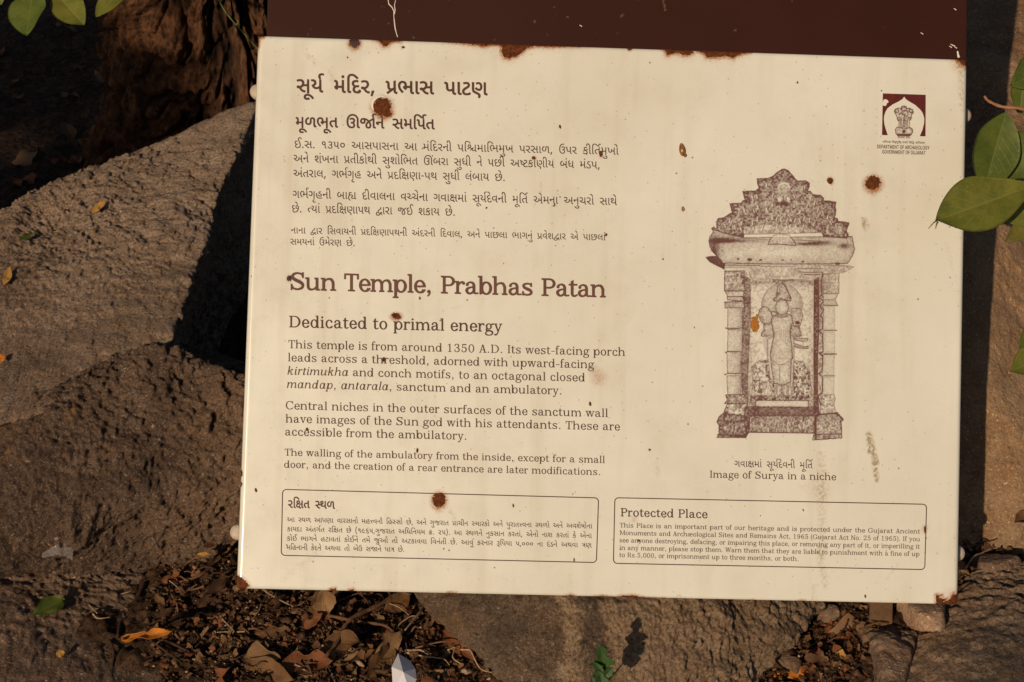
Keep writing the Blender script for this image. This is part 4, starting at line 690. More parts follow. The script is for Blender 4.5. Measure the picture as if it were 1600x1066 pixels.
[[40,-3,-12,6,-8,15,0,69,-15,1,-1,2,0,8,16,0,1,23,10,0,7,8,2,-1,0,-30,30,-1,-1,-9,-29,-1,1,-73,9,-5,20,8,3,-1,2,-4,-2,-4,-17,-10]],
[[50,-4,-17,5,-14,13,-9,18,-2,20,5,20,10,16,16,10,17,3,17,-5,14,-12,10,-18,2,-20,-3,-2,-67,0,1,-11,5,-12,8,-10,11,-4,13,6,9,15,10,-6,5,4,4,1,4,-5,-10,-14,-8,-7,-20,-6],[29,55,50,1,-4,14,-6,11,-7,6,-9,3,-9,-3,-7,-8,-6,-12]],
[[5,-1,-1,8,10,3,2,4,0,69,-2,4,-10,3,1,8,30,0,1,-14,7,7,10,5,13,3,11,-1,13,-7,9,-15,12,15,19,7,20,-2,6,-3,6,-8,10,-22,0,-49,2,-4,9,-3,0,-8,-40,0,-1,8,8,3,2,4,0,46,-9,20,-15,4,-14,-4,-11,-15,1,-51,2,-4,8,-3,-1,-8,-38,0,-1,8,8,3,2,4,0,46,-9,20,-15,4,-14,-4,-10,-14,0,-52,2,-4,8,-3,-1,-8]],
[[4,-46,0,7,10,3,2,5,0,114,-2,4,-10,3,0,7,31,1,1,-12,12,9,14,5,15,0,14,-5,15,-15,8,-20,0,-22,-7,-20,-15,-15,-19,-7,-20,3,-17,12,0,-43,2,-4,10,-3,0,-7],[63,8,11,0,10,7,7,12,4,16,-1,17,-5,15,-9,11,-10,4,-9,-2,-9,-8,-6,-12,-3,-14,1,-15,4,-14,7,-11]],
[[9,-1,-1,8,10,3,2,4,0,115,-2,5,-10,2,0,8,31,1,1,-131,2,-4,10,-3,0,-7]],
[[5,-1,-1,8,10,3,2,4,0,73,-13,1,0,9,13,1,3,31,9,13,18,7,19,-6,8,-9,-1,-5,-3,-4,-5,-2,-5,1,-4,5,-1,6,-6,1,-8,-5,-3,-8,-1,-25,25,-1,0,-9,-25,-1,0,-73,2,-4,13,-2,1,-8]],
[[5,-1,-1,8,10,3,2,4,0,69,-2,4,-10,3,0,7,31,1,1,-14,10,9,11,5,9,1,12,-4,7,-10,-1,-6,-3,-4,-5,-2,-6,0,-5,5,-1,7,-5,0,-12,-6,-11,-17,0,-48,2,-4,13,-2,0,-9]],
[[52,-4,-18,6,-14,12,-9,18,-3,20,5,20,12,16,16,10,18,3,18,-5,15,-13,9,-18,3,-20,-5,-20,-12,-17,-16,-10],[50,8,11,0,10,6,8,12,4,16,-1,17,-4,15,-9,11,-11,5,-10,-2,-9,-7,-7,-12,-3,-15,0,-15,4,-14,8,-11]],
[[38,-3,-13,4,-9,9,-6,13,1,13,6,9,12,7,20,6,19,2,-2,16,-3,5,-7,4,-12,1,-12,-6,3,-7,-3,-7,-10,-4,-5,4,-2,10,7,12,12,7,14,3,16,-1,15,-9,9,-18,1,-58,6,-2,15,1,3,-2,1,-4,-4,-3,-23,-3,-9,3,-6,7,-16,-10],[41,10,11,0,11,8,6,10,-1,21,-18,-2,-19,-13,-1,-7,2,-9]],
[[46,-2,-15,5,-8,11,-5,16,0,53,-2,4,-10,3,0,7,32,0,0,-62,2,-15,6,-7,11,-3,19,5,14,15,0,53,-2,4,-8,3,0,7,29,1,1,-84,2,-4,10,-3,-1,-8,-30,0,-1,8,-2,2,1,4,-8,-7,-11,-6,-13,-2]],
[[5,-1,-1,8,10,3,2,4,0,69,-2,4,-10,3,0,7,31,1,1,-15,11,9,18,6,18,0,14,-7,15,-27,0,-50,2,-4,10,-3,0,-8,-44,0,0,8,10,3,2,4,0,46,-10,20,-6,3,-11,1,-16,-4,-13,-14,0,-52,2,-4,10,-3,0,-8]],
[[51,-4,-20,7,-16,17,-7,23,3,25,13,20,9,7,10,4,11,2,11,-2,19,-11,0,42,-2,4,-10,2,0,8,31,1,1,-131,2,-4,9,-3,0,-7,-30,-1,-2,8,-15,-9],[48,8,11,0,10,7,7,12,3,16,-1,17,-5,15,-8,11,-10,4,-9,-2,-8,-8,-6,-12,-3,-14,0,-15,4,-14,7,-11]],
[[33,-1,0,9,19,2,2,4,0,100,-23,-3,-3,2,-1,4,3,4,21,5,3,3,1,8,18,0,1,-123,2,-4,19,-2,1,-8]],
[[54,-3,-17,4,-11,6,-5,8,-6,16,6,11,6,2,5,-2,5,-8,-2,-6,-5,-4,3,-6,6,-5,12,-4,17,2,16,9,4,8,2,11,-1,8,-5,9,-9,7,-14,4,-12,0,-4,5,2,5,14,2,16,11,5,12,0,12,-9,8,-18,5,-11,-2,-6,-4,-3,-4,4,-5,0,-5,-5,-7,-5,0,-5,2,-5,10,7,14,7,7,13,5,17,1,25,-6,11,-12,3,-11,-2,-13,-7,-13,-9,-8,9,-5,10,-10,6,-11,1,-11,-5,-19,-10,-13,-17,-8]],
[[51,-3,-19,5,-10,7,-8,18,4,10,6,5,8,-2,4,-8,-2,-6,-5,-4,3,-6,13,-6,14,0,13,5,10,8,5,14,1,16,-9,14,-15,9,-12,2,-16,-9,-7,2,0,66,71,1,1,-2,-1,-17,-61,-1,1,-33,8,4,11,2,23,-5,18,-14,6,-10,2,-10,-4,-26,-10,-17,-18,-9]],
[[62,-5,-19,5,-17,16,-11,23,-3,27,4,28,10,23,17,16,19,5,19,-5,17,-16,10,-23,4,-28,-3,-27,-11,-23,-17,-16],[60,6,12,3,10,12,8,19,3,24,-2,24,-7,20,-10,14,-12,5,-11,-4,-10,-13,-7,-19,-3,-22,2,-23,6,-20,10,-14]],
[[3,-1,-1,8,16,3,6,6,37,116,0,5,20,0,37,-122,4,-5,17,-3,0,-8,-60,0,0,8,17,3,-9,30,-41,1,-10,-31,14,-3,0,-8],[49,52,35,0,-16,58]],
[[29,-2,-8,6,-1,9,6,8,9,1,8,-6,1,-9,-6,-8]],
[[11,-1,-1,8,14,3,2,4,0,108,-2,4,-14,3,0,8,79,-1,22,-7,19,-14,15,-23,4,-25,-5,-25,-15,-22,-19,-13,-22,-7],[48,10,30,-1,17,5,17,13,11,18,4,24,-4,23,-13,19,-18,12,-14,4,-29,0,-3,-4,0,-109]],
[[11,-1,-1,8,12,3,2,4,0,108,-2,4,-12,3,0,8,47,1,1,-9,-12,-3,-2,-4,0,-108,2,-4,12,-3,0,-7]],
[[40,-1,-27,88,-13,1,0,10,101,0,0,-10,-10,-1,16,-65,23,65,-9,1,0,10,35,0,0,-10,-14,0,-30,-89,-13,1,-24,75,-23,-76],[47,25,18,63,-32,-1]],
[[10,44,0,12,61,-1,-1,-11]],
[[52,-4,-17,5,-14,13,-9,18,-2,20,5,20,10,16,16,10,18,3,13,-3,12,-8,9,-9,1,-11,-5,-6,-8,-1,-7,6,0,9,-9,9,-11,3,-10,-5,-9,-12,-4,-16,0,-18,5,-17,9,-11,11,-4,13,6,10,15,8,-9,7,7,4,-1,2,-4,-8,-13,-7,-6,-18,-6]],
[[38,-48,-23,6,-8,7,-5,10,1,7,4,8,17,16,-10,6,-4,9,2,9,8,8,-8,19,0,10,3,10,10,13,15,8,19,-1,16,-9,11,10,20,1,3,-3,1,-8,-3,-7,-9,-1,-7,7,-9,-8,4,-11,0,-12,-4,-11,-8,-10,-18,-9,-13,0,-13,4,-6,-5,2,-3,7,-1,41,-5,17,-6,7,-6,5,-10,1,-10,-2,-8,-9,-12,-13,-9,-17,-3],[44,-37,18,0,15,4,10,14,-2,10,-6,5,-11,4,-28,2,-7,-3,-11,-11,-4,-11,7,-9],[47,36,8,1,7,5,5,8,2,10,-1,10,-4,9,-6,6,-8,3,-7,-1,-7,-5,-5,-8,-2,-10,1,-10,4,-9,6,-6]],
[[20,-27,-1,5,10,12,3,7,-12,6,-2,11,6,7,9,2,6,-4,3,-5,1,-6,-2,-16,-7,-11,-10,-8]],
[[78,-3,-6,3,-5,8,-3,34,-11,5,-12,-4,-10,-44,-19,0,28,130,-1,5,-5,3,3,8,26,-1,-16,-75,14,15,22,13,16,3,6,-3,3,-4,0,-7,-5,-8,-28,-22,6,-9,4,-29,3,-8,4,0,17,10,4,-1,1,-3,-20,-17,-8,-3],[49,56,20,8,25,21,-9,2,-14,-7,-12,-9]],
[[27,-3,-7,4,-5,13,15,69,-1,4,-7,3,1,7,29,1,-18,-89,4,1,15,10,4,-1,0,-3,-17,-16],[43,115,-5,6,2,9,8,6,9,0,4,-7,-2,-8,-8,-6]],
[[13,-1,-1,1,18,83,-1,4,-7,3,1,7,29,1,-2,-15,11,10,11,5,9,1,11,-5,3,-10,-7,-9,-10,0,-3,4,0,7,-11,-4,-8,-8,-12,-15,-13,-59]],
[[28,-3,-7,5,-4,14,16,72,-11,1,2,8,12,2,5,22,18,0,-4,-22,23,-2,-3,-9,-22,0,-16,-79,5,1,17,10,4,-1,0,-3,-21,-17]],
[[151,-3,-8,5,-4,12,10,46,-2,17,-4,6,-10,2,-11,-5,-17,-21,-14,-60,-19,0,13,62,-3,20,-13,4,-11,-5,-17,-21,-14,-60,-19,0,18,84,-1,4,-7,3,1,7,29,1,-3,-18,10,10,9,6,12,3,13,-1,6,-3,5,-5,4,-17,13,16,11,7,19,3,13,-4,6,-10,3,-21,-11,-55,3,0,13,11,4,0,1,-3,-15,-17]],
[[91,-3,-9,6,-3,11,1,6,-14,-12,-19,-9,-16,-1,-11,6,-3,8,-1,18,12,53,-1,4,-7,3,2,8,29,-1,-14,-64,-1,-18,7,-5,10,2,11,6,20,20,13,59,19,1,-18,-89,3,0,16,11,4,-1,0,-3,-17,-16]],
[[93,-3,-8,5,-4,12,10,46,-2,16,-4,6,-12,3,-13,-5,-20,-22,-13,-59,-19,0,28,130,-1,5,-5,3,3,8,26,-1,-14,-66,15,14,16,6,20,-1,7,-4,3,-6,5,-24,-11,-54,3,0,15,11,4,-1,0,-3,-16,-16]],
[[43,-4,-10,3,-8,5,-6,9,-4,11,1,26,12,26,15,16,17,8,10,1,9,-2,14,-11,3,10,18,0,-18,-89,4,1,16,10,4,-1,-1,-5,-23,-17,-12,2,-6,11,-18,-11],[45,7,9,1,9,7,8,12,7,16,3,16,-1,15,-4,11,-7,5,-9,-1,-9,-8,-8,-12,-6,-15,-3,-16,0,-15,5,-11]],
[[93,-3,-8,5,-4,12,10,46,-2,16,-4,6,-12,3,-13,-5,-20,-22,-13,-59,-19,0,18,84,-1,4,-7,3,2,8,28,0,-3,-20,13,13,14,6,21,1,11,-7,7,-27,-11,-55,3,0,15,11,4,-1,0,-3,-16,-16]],
[[43,-4,-9,2,-8,5,-6,8,-4,9,-1,23,8,25,16,20,20,12,10,1,9,-1,8,-4,7,-8,9,42,-1,4,-5,2,2,8,26,1,-28,-136,4,1,16,10,4,-1,0,-4,-16,-14,-8,-4,-12,2,-6,11,-18,-11],[45,7,9,1,9,7,8,12,7,16,3,16,-1,15,-4,11,-7,5,-9,-1,-9,-8,-8,-12,-6,-15,-3,-16,0,-15,5,-11]],
[[-10,-47,2,9,8,2,3,4,25,115,-1,4,-7,3,1,7,29,1,-1,-11,14,9,14,5,13,-1,12,-6,10,-14,3,-20,-4,-22,-12,-20,-17,-15,-19,-7,-18,3,-13,11,-10,-42,2,-4,7,-3,-2,-7],[58,7,9,1,10,7,9,12,6,15,4,16,-1,15,-5,11,-7,6,-9,-1,-10,-7,-9,-12,-7,-16,-3,-16,1,-15,5,-11]],
[[25,-3,-7,4,-5,13,25,115,-1,5,-5,2,1,7,2,2,25,0,-28,-136,4,1,15,10,4,-1,0,-3,-17,-16]],
[[65,-4,-15,4,-14,11,-1,-8,-5,0,-4,-4,-10,1,0,130,-2,4,-10,2,1,9,31,-1,0,-58,9,7,10,6,11,2,11,-1,11,-4,9,-6,8,-9,6,-11,4,-13,0,-14,-3,-13,-5,-12,-8,-10,-10,-7,-12,-4],[63,8,11,0,10,7,7,12,4,16,-1,17,-5,15,-9,11,-10,4,-9,-2,-9,-8,-6,-12,-3,-14,1,-15,4,-14,7,-11]],
[[17,-46,-8,9,0,9,4,4,6,1,5,-3,4,-7,2,1,11,15,8,19,-33,85,-15,1,0,10,43,0,0,-10,-8,-1,21,-67,25,67,-13,1,0,10,39,0,0,-10,-13,-1,-38,-100,-9,-17,-13,-14]],
[[68,-4,-16,4,-14,8,-12,11,-9,14,-6,16,-2,17,1,17,6,17,7,13,10,11,11,8,13,6,15,2,16,-1,20,-7,6,1,8,-8,0,12,10,0,2,-43,-2,-4,-7,0,-4,18,-7,10,-5,-6,-14,12,-16,5,-13,-1,-12,-6,-11,-10,-8,-13,-6,-24,2,-26,10,-22,16,-15,14,-5,14,1,13,6,12,11,3,-5,0,-5,8,6,10,21,5,1,3,-4,-8,-22,-10,-10,-12,-6,-5,1,-21,-6]],
[[49,-1,-34,88,-14,1,0,10,43,0,0,-10,-9,-1,21,-67,24,67,-12,1,0,10,39,0,0,-10,-14,-1,-32,-88]],
[[14,-3,0,47,9,0,7,-20,5,-6,22,-8,16,1,15,5,8,6,4,10,-2,7,-8,8,-50,23,-14,12,-7,10,-3,10,1,9,4,9,12,11,17,6,15,2,14,-2,15,-4,10,-5,1,11,10,0,0,-44,-9,0,-9,24,-20,7,-14,0,-15,-5,-9,-6,-3,-8,3,-7,7,-7,50,-23,16,-13,6,-11,2,-10,-2,-10,-5,-11,-15,-11,-26,-6,-29,3,-11,4,-8,6,-1,-14]],
[[3,-1,-1,10,19,1,26,34,-28,44,-16,0,0,10,46,0,0,-9,-6,-2,17,-26,20,26,-9,1,0,10,39,0,0,-10,-16,-1,-27,-36,28,-42,16,0,0,-10,-46,0,0,9,5,2,-16,24,-19,-24,9,-1,0,-10]],
[[88,-12,-15,5,-12,12,-20,0,-18,5,-10,8,-5,9,-2,11,2,13,5,7,12,10,-11,13,-2,7,-1,12,6,12,12,9,11,3,16,-1,10,-3,8,-6,5,-8,1,-9,-2,-11,-9,-12,6,-1,17,1,13,5,1,44,19,-1,3,-2,0,-95,3,-5,12,-2,2,-2,-3,-19,-19,1,-7,4,-6,6,-5,12,-1,35,-14,-3,-17,-1,-28,6,-11,-8,-4,-6,-1,-6,3,-6,6,-4,8,-1,7,0,2,9,7,6,9,1,8,-3,5,-10,-3,-13,5,-5,11,-2,3,-3,-3,-17],[44,81,2,-1,4,3,6,8,0,7,-4,4,-11,0,-6,-4,1,-9]],
[[75,-3,-13,3,-13,8,-10,9,-13,17,-15,2,-7,6,-2,10,5,8,11,4,8,-1,8,-4,6,2,12,9,4,13,-3,13,-9,5,-15,1,-20,-5,-6,15,0,4,14,5,14,3,13,0,13,-3,11,-7,8,-10,3,-13,-1,-19,29,0,2,0,-10,8,-6,9,-1,10,3,11,8,9,10,4,14,1,12,-3,9,-7,5,-8,2,-11,-2,-11,-8,-14,-21,-15,7,-6,12,-2,16,3,15,10,1,63,3,1,18,-3,1,-96,3,-5,12,-2,2,-2,-2,-18,-17,0,-13,6,-6,11,-2,18,-21,-7,-22,1,-10,3,-9,5,-13,15,-33,0,-17,-11,18,-17,9,-3,12,0,3,-3,-3,-18,-2,-2],[116,76,8,4,6,7,2,10,-4,5,-8,1,-5,-3,1,-6,8,-8]],
[[77,0,-26,10,-23,27,-13,1,-8,5,-1,9,3,6,12,2,13,-5,10,4,12,11,4,13,-3,12,-6,7,-18,3,-22,-6,-5,15,25,7,25,-3,13,-10,5,-10,1,-30,33,0,22,14,5,17,-8,7,-14,-3,-1,-9,8,-8,-9,-11,-14,15,1,19,15,11,25,-2,12,-13,0,-20,-11,-17,-20,-12,9,-9,15,-3,17,3,17,12,0,61,17,-2,0,-94,5,-7,12,-2,-1,-15,-17,1,-10,7,-5,10,-1,21,-17,-8,-23,-2,-20,7,-16,17,-37,0,-20,-13,21,-20,22,-5,-1,-15]],
[[63,3,-21,20,-10,18,-1,19,8,12,-33,0,2,15,91,0,0,-15,-37,-2,-13,-11,2,-20,24,-25]],
[[77,0,-26,10,-23,27,-13,1,-8,5,-1,9,3,6,12,2,13,-5,10,4,12,11,4,13,-2,11,-7,8,-18,3,-22,-6,-5,15,28,7,22,-3,17,-16,3,-28,15,-2,15,5,4,-15,-19,-5,-21,3,-26,-20,21,-20,22,-5,-1,-15]],
[[79,-9,-1,48,-13,-6,-15,-1,-22,9,-9,17,-2,39,-4,5,-12,2,2,15,17,-2,11,-8,3,-11,3,-41,6,-8,11,-2,11,2,13,8,0,63,17,-2,0,-126]],
[[104,0,-12,3,-8,8,-4,29,-14,-6,-16,-2,-14,4,-10,7,-7,16,-1,39,-5,5,-12,1,2,15,21,-4,56,-42,0,47,17,-2,0,-95,5,-6,12,-3,-1,-14],[47,48,16,0,16,9,-44,34,1,-31,4,-8]],
[[43,-33,-12,18,-11,29,-6,32,0,33,6,41,11,29,11,17,16,1,-20,-47,-7,-42,1,-32,6,-31,21,-48]],
[[61,-2,-24,7,-14,11,-11,20,-3,25,6,19,13,18,16,12,26,11,4,-16,-31,-15,-12,-16,-4,-14,2,-21,6,-12,12,-9,22,-5,29,6,6,-15,-19,-5],[50,45,-4,17,50,11,3,-16]],
[[63,-15,-26,8,-23,20,13,10,16,-15,12,-6,18,-1,10,6,-4,13,-39,22,-5,20,-12,12,-4,10,0,14,7,12,13,8,15,3,28,-3,-2,-15,-20,2,-16,-2,-7,-8,0,-12,8,-9,17,5,27,-2,-3,-15,-27,1,-6,-3,-1,-5,5,-6,34,-18,10,-17,-1,-12,-8,-10,-12,-6]],
[[45,-2,-20,4,-22,13,10,12,24,-12,28,-1,10,9,-2,16,-14,12,-22,-29,-13,9,23,28,-36,-12,-5,15,28,8,-8,10,-3,12,1,10,8,11,20,8,29,-3,-3,-15,-29,1,-7,-6,-2,-9,11,-14,44,13,5,-15,-33,-9,22,-20,4,-11,-1,-13,-6,-11,-9,-7]],
[[78,0,-18,7,-23,31,-16,2,-6,8,2,8,5,4,11,0,11,-4,19,8,8,13,-2,18,-7,7,-11,3,-31,-5,-4,14,21,6,18,1,18,-6,12,-13,4,-19,-4,-17,-11,-14,-20,-11,19,-23,13,-3,14,4,6,-14,-12,-4]],
[[12,-33,20,46,7,42,-1,32,-5,31,-21,48,16,1,16,-27,9,-30,4,-33,-1,-33,-6,-32,-11,-29,-11,-16]],
[[43,-2,-14,3,-13,10,-6,10,-1,16,9,19,41,27,5,8,-2,9,-8,5,-17,0,-14,-4,-6,13,18,6,19,1,11,-3,11,-8,5,-12,-1,-13,-10,-14,-39,-26,-4,-9,0,-11,8,-9,15,-3,17,3,16,7,8,-14,-23,-10]],
[[-44,-53,-23,9,-26,24,13,9,27,-24,28,-3,12,6,-1,13,-13,5,-18,-4,-6,13,23,5,23,-7,9,-16,-1,-12,-5,-8,-17,-10]],
[[165,0,-13,4,-8,8,-3,37,-16,-4,-14,4,-12,-18,-19,-10,-22,0,-19,8,-15,18,-14,4,-3,10,8,8,11,-1,9,-5,9,4,9,13,-1,15,-6,7,-9,3,-25,-4,-6,14,15,5,18,1,13,-4,12,-9,6,-16,-1,-17,-10,-15,-17,-11,10,-10,16,-4,14,3,10,10,4,14,1,27,17,-2,0,-21,4,-4,11,-1,11,6,1,53,16,-1,2,-96,4,-6,12,-3,-1,-14],[218,0,-16,6,-7,12,0,103,16,-3,0,-94,4,-7,13,-3,-1,-14],[195,128,-14,30,-10,6,-15,-1,-5,14,24,2,18,-10,8,-14,8,-26]],
[[81,-9,-1,49,-23,-8,-27,3,-17,15,-5,19,4,18,14,15,17,5,26,0,3,-2,-3,-14,-21,2,-12,-4,-8,-8,-2,-16,4,-11,12,-6,18,0,15,8,5,4,1,61,16,-4,0,-125]],
[[75,-39,-23,10,-22,27,-16,2,-8,7,0,9,8,6,12,-1,12,-8,15,4,8,7,2,10,-3,12,-7,9,-24,-5,-3,15,31,10,6,9,-2,13,-6,6,-10,2,-31,-5,-5,13,3,2,22,6,22,-1,11,-5,10,-12,2,-22,-11,-19,10,-16,1,-23,-11,-16,-20,-8,18,-18,21,-5,-1,-15]],
[[105,0,-14,4,-8,10,-2,46,-52,-33,-10,14,48,29,-12,13,-13,7,-17,1,-17,-7,-6,15,24,8,21,-2,15,-8,18,-19,1,42,16,-1,1,-95,4,-7,13,-3,-1,-14]],
[[104,-2,-12,3,-10,8,-8,23,7,26,23,25,-17,13,-19,7,3,-20,-6,-18,-14,-10,-24,0,-12,8,-8,13,-1,14,5,14,10,10,12,5,31,1,29,-10,24,-18,51,29,16,-2,1,-94,4,-8,13,-2,-1,-15,-21,3,-11,13,-1,88,-41,-24,11,-18,6,-18,0,-17,-5,-15,-13,-11],[102,14,16,1,9,11,-2,24,-10,20,-17,-15,-6,-15,1,-17],[32,70,13,0,8,7,2,14,-6,15,-15,-2,-9,-9,-1,-15]],
[[8,-2,0,10,13,3,2,3,0,108,-2,3,-13,3,0,10,70,0,14,-3,12,-6,11,-12,5,-14,-1,-15,-7,-13,-11,-10,-14,-6,-42,-2,0,-43,2,-3,15,-3,1,-9,-3,-2],[45,71,31,0,14,8,6,9,2,11,-3,11,-6,8,-13,7,-30,0]],
[[9,-1,-1,8,14,3,2,4,0,108,-2,4,-14,3,0,8,69,0,14,-3,12,-6,11,-11,5,-14,-1,-15,-7,-13,-11,-9,-14,-6,-42,-2,0,-45,2,-3,15,-2,0,-9],[44,70,32,0,8,3,7,5,6,10,2,11,-3,11,-6,9,-14,7,-30,1,-2,-5]],
[[70,-4,-16,4,-15,8,-12,11,-10,14,-6,16,-2,17,1,17,5,16,8,13,9,10,12,9,13,6,16,3,17,0,18,-6,6,1,11,-10,0,12,9,1,3,-44,-3,-5,-7,2,-4,19,-7,9,-4,-7,-14,12,-17,5,-14,-1,-12,-6,-11,-10,-9,-14,-6,-27,4,-28,6,-12,8,-11,9,-7,11,-5,14,-1,13,3,12,8,10,11,2,4,0,19,-15,1,0,10,52,-1,0,-9,-17,-1,-1,-45,-17,0,-2,1,-23,-10]],
[[8,-47,-15,5,-5,9,2,6,6,3,7,-2,3,-9,2,-1,8,2,4,6,1,111,-2,4,-10,3,0,7,31,1,1,-114,-3,-12,-3,-9,-6,-6,-9,-3],[26,114,-7,6,-1,9,6,7,9,1,8,-6,0,-9,-6,-7]],
[[8,-1,0,9,13,2,2,4,0,111,-1,2,-13,0,0,10,35,0,50,-105,49,105,34,0,0,-10,-13,-1,0,-112,2,-4,13,-2,0,-9,-51,1,1,8,13,2,2,4,0,97,-43,-92,0,-4,-5,-4,-11,0,0,4,-48,86,0,-87,2,-4,15,-2,1,-8]],
[[38,-3,-14,5,-10,10,-4,13,2,13,5,7,9,6,23,7,22,2,0,5,-6,15,-8,5,-9,2,-16,-7,3,-8,-4,-7,-8,-3,-4,1,-4,6,-1,6,10,14,18,8,16,1,16,-6,10,-14,9,11,9,7,11,4,11,1,18,-5,15,-14,9,-20,2,-14,-2,-3,-78,-2,2,-13,4,-8,8,-8,10,-5,22,0,24,18,5,-1,2,-3,-1,-4,-18,-16,-15,-6,-21,0,-19,7,-13,11,-6,-8,-9,-6,-12,-4],[41,10,13,0,12,9,6,10,-2,20,-21,-3,-18,-12,-1,-6,1,-9,4,-5],[97,55,50,0,-3,14,-6,11,-7,7,-9,3,-9,-3,-7,-7,-6,-11]],
[[9,-1,-1,8,14,3,2,4,0,108,-2,4,-14,3,0,8,74,0,15,-3,12,-7,12,-16,2,-18,-10,-17,-19,-11,12,-15,16,-38,3,-2,15,1,3,-4,-1,-4,-18,-5,-13,3,-11,12,-12,30,-16,19,-27,0,-1,-48,2,-4,13,-2,0,-9],[44,74,30,-1,11,2,8,4,6,8,4,10,-1,10,-5,9,-6,6,-9,4,-36,1,-2,-5]],
[[38,-4,-19,11,-1,10,2,5,6,3,7,-2,3,-6,-1,-7,5,-3,20,4,8,5,6,7,13,28,-14,-6,-13,-2,-13,2,-12,6,-10,10,-6,12,-3,14,1,14,7,17,12,12,16,7,17,-1,18,-8,13,-17,4,-15,6,-9,-3,-34,-11,-29,-15,-18,-19,-9],[55,54,11,0,9,7,7,11,3,14,-1,15,-5,13,-8,9,-10,4,-9,-2,-8,-7,-6,-11,-3,-13,1,-14,4,-12,7,-9]],
[[60,-4,-20,8,-14,16,-5,18,-7,8,2,34,10,25,16,21,20,10,22,2,20,-10,3,-10,-2,-6,-6,-3,-6,2,-4,5,1,7,-6,4,-18,-5,-10,-6,-6,-7,-9,-15,-4,-14,12,7,13,3,13,-1,12,-5,11,-9,7,-12,4,-14,0,-14,-6,-17,-11,-13,-15,-8],[60,7,11,0,9,7,7,11,3,14,-1,15,-5,13,-8,9,-10,4,-9,-2,-8,-7,-6,-11,-3,-13,1,-14,4,-12,7,-9]],
[[49,-40,-22,17,-8,12,-7,29,-3,34,3,34,7,29,11,15,20,14,4,-2,0,-4,-17,-19,-5,-13,-5,-54,5,-54,5,-13,17,-19,-1,-5]],
[[8,-1,0,9,13,2,2,4,0,112,-15,1,0,10,31,0,77,-116,0,105,-13,1,0,9,1,2,39,-1,0,-10,-13,-1,-1,-127,-18,0,-74,107,0,-92,2,-4,15,-2,1,-8]],
[[18,-1,-1,17,4,1,54,63,8,13,2,10,-2,10,-5,6,-13,6,-11,1,-19,-8,-2,-4,5,-7,-1,-8,-6,-5,-9,0,-5,6,4,21,10,10,20,7,20,0,17,-5,8,-7,7,-12,2,-13,-3,-12,-14,-19,-27,-24,-25,-29,62,0,3,22,8,0,1,-1,-3,-39]],
[[9,-40,-3,2,0,4,17,19,5,13,5,54,-5,54,-5,13,-17,19,0,4,4,2,20,-14,11,-15,7,-29,3,-34,-3,-34,-7,-29,-11,-15]],
[[52,-1,-35,127,-17,1,0,10,51,0,0,-10,-12,-1,20,-95,25,95,-11,1,0,10,46,0,0,-10,-10,-1,23,-98,30,98,-11,1,0,10,41,0,0,-10,-17,-1,-38,-127,-14,1,-31,106,-27,-106]],
[[65,-4,-58,66,6,17,24,-5,2,34,-40,0,-1,17,141,1,1,-17,-21,-2,0,-108,-20,0,0,51,-62,0,41,-41],[63,67,36,3,0,38,-40,0,-3,-40]],
[[43,-4,-31,33,-3,31,23,19,45,3,0,-18,-36,-1,-12,-8,2,-21,25,-26],[-1,108,1,18,75,-1,-2,-17]],
[[81,-2,-1,34,-37,-7,-28,18,-9,28,20,10,4,15,-7,12,-25,1,1,17,122,-1,-1,-17,-20,-1,0,-108],[47,43,33,13,0,52,-34,0,3,-28,-20,-21]],
[[84,-1,-1,49,-39,0,-3,-15,-9,-5,-22,15,-3,17,16,7,0,41,-24,0,0,18,125,0,0,-17,-20,-1,0,-109],[43,67,40,-1,0,42,-39,0]],
[[-35,121,-14,35,-29,4,-5,18,28,2,18,-10,20,-47]],
[[76,-1,-1,30,-45,-5,-17,14,-6,19,5,19,12,12,44,5,3,-18,-32,-1,-12,-17,14,-17,28,7,6,6,0,55,-75,0,-1,18,117,-1,0,-16,-21,-2,0,-108]],
[[113,-1,-1,73,-30,0,11,-21,-2,-21,-13,-13,-20,-3,-29,17,-25,49,17,7,24,-46,21,-8,7,16,-20,26,6,14,53,1,0,18,-112,0,-1,18,154,0,0,-17,-20,-1,-1,-109]],
[[43,-4,-31,33,-4,28,21,21,49,4,0,26,-78,0,-2,17,120,1,0,-17,-20,-2,0,-108,-20,0,0,64,-29,0,-16,-3,-6,-10,5,-17,24,-24]],
[[118,-2,-2,57,-21,-1,-3,-26,-24,-14,-26,5,-22,21,-16,31,16,7,28,-41,18,-4,10,10,-9,21,-17,3,-1,15,22,8,2,15,-15,5,-24,-7,-6,17,28,8,25,-5,13,-24,-12,-24,20,-3,15,3,0,32,-14,2,0,17,54,0,0,-17,-20,-1,0,-109]],
[[17,-2,-1,109,-18,2,0,16,14,2,-1,30,15,18,27,6,32,-5,35,-24,23,-30,-20,-1,-26,27,-26,13,-38,-6,-1,-25,24,-4,1,-16,-21,-2,0,-108]],
[[105,-1,-1,49,-35,0,-11,-20,-21,13,-6,16,18,10,-2,34,-10,10,-12,-5,4,-9,16,-4,-2,-17,-26,7,-10,21,9,19,19,5,19,-5,13,-19,2,-38,34,0,1,42,-25,1,0,17,66,0,0,-17,-20,-1,0,-109]],
[[68,-4,-62,68,8,15,29,-2,4,30,-48,1,0,18,88,-1,-1,-16,-19,-1,-4,-39,-26,-19,44,-41]],
[[77,-15,-18,23,-31,4,-18,16,0,25,19,19,-15,19,2,23,19,13,33,-4,10,-24,-14,-23,19,-1,23,9,0,24,-17,1,0,17,57,0,1,-17,-20,-1,-1,-109,-19,0,-1,63,-28,-5,-33,6,-16,-14,0,-14,11,-8,11,0,10,18,20,-7,3,-15,-7,-11,15,-17],[44,83,14,14,-7,14,-18,-7]],
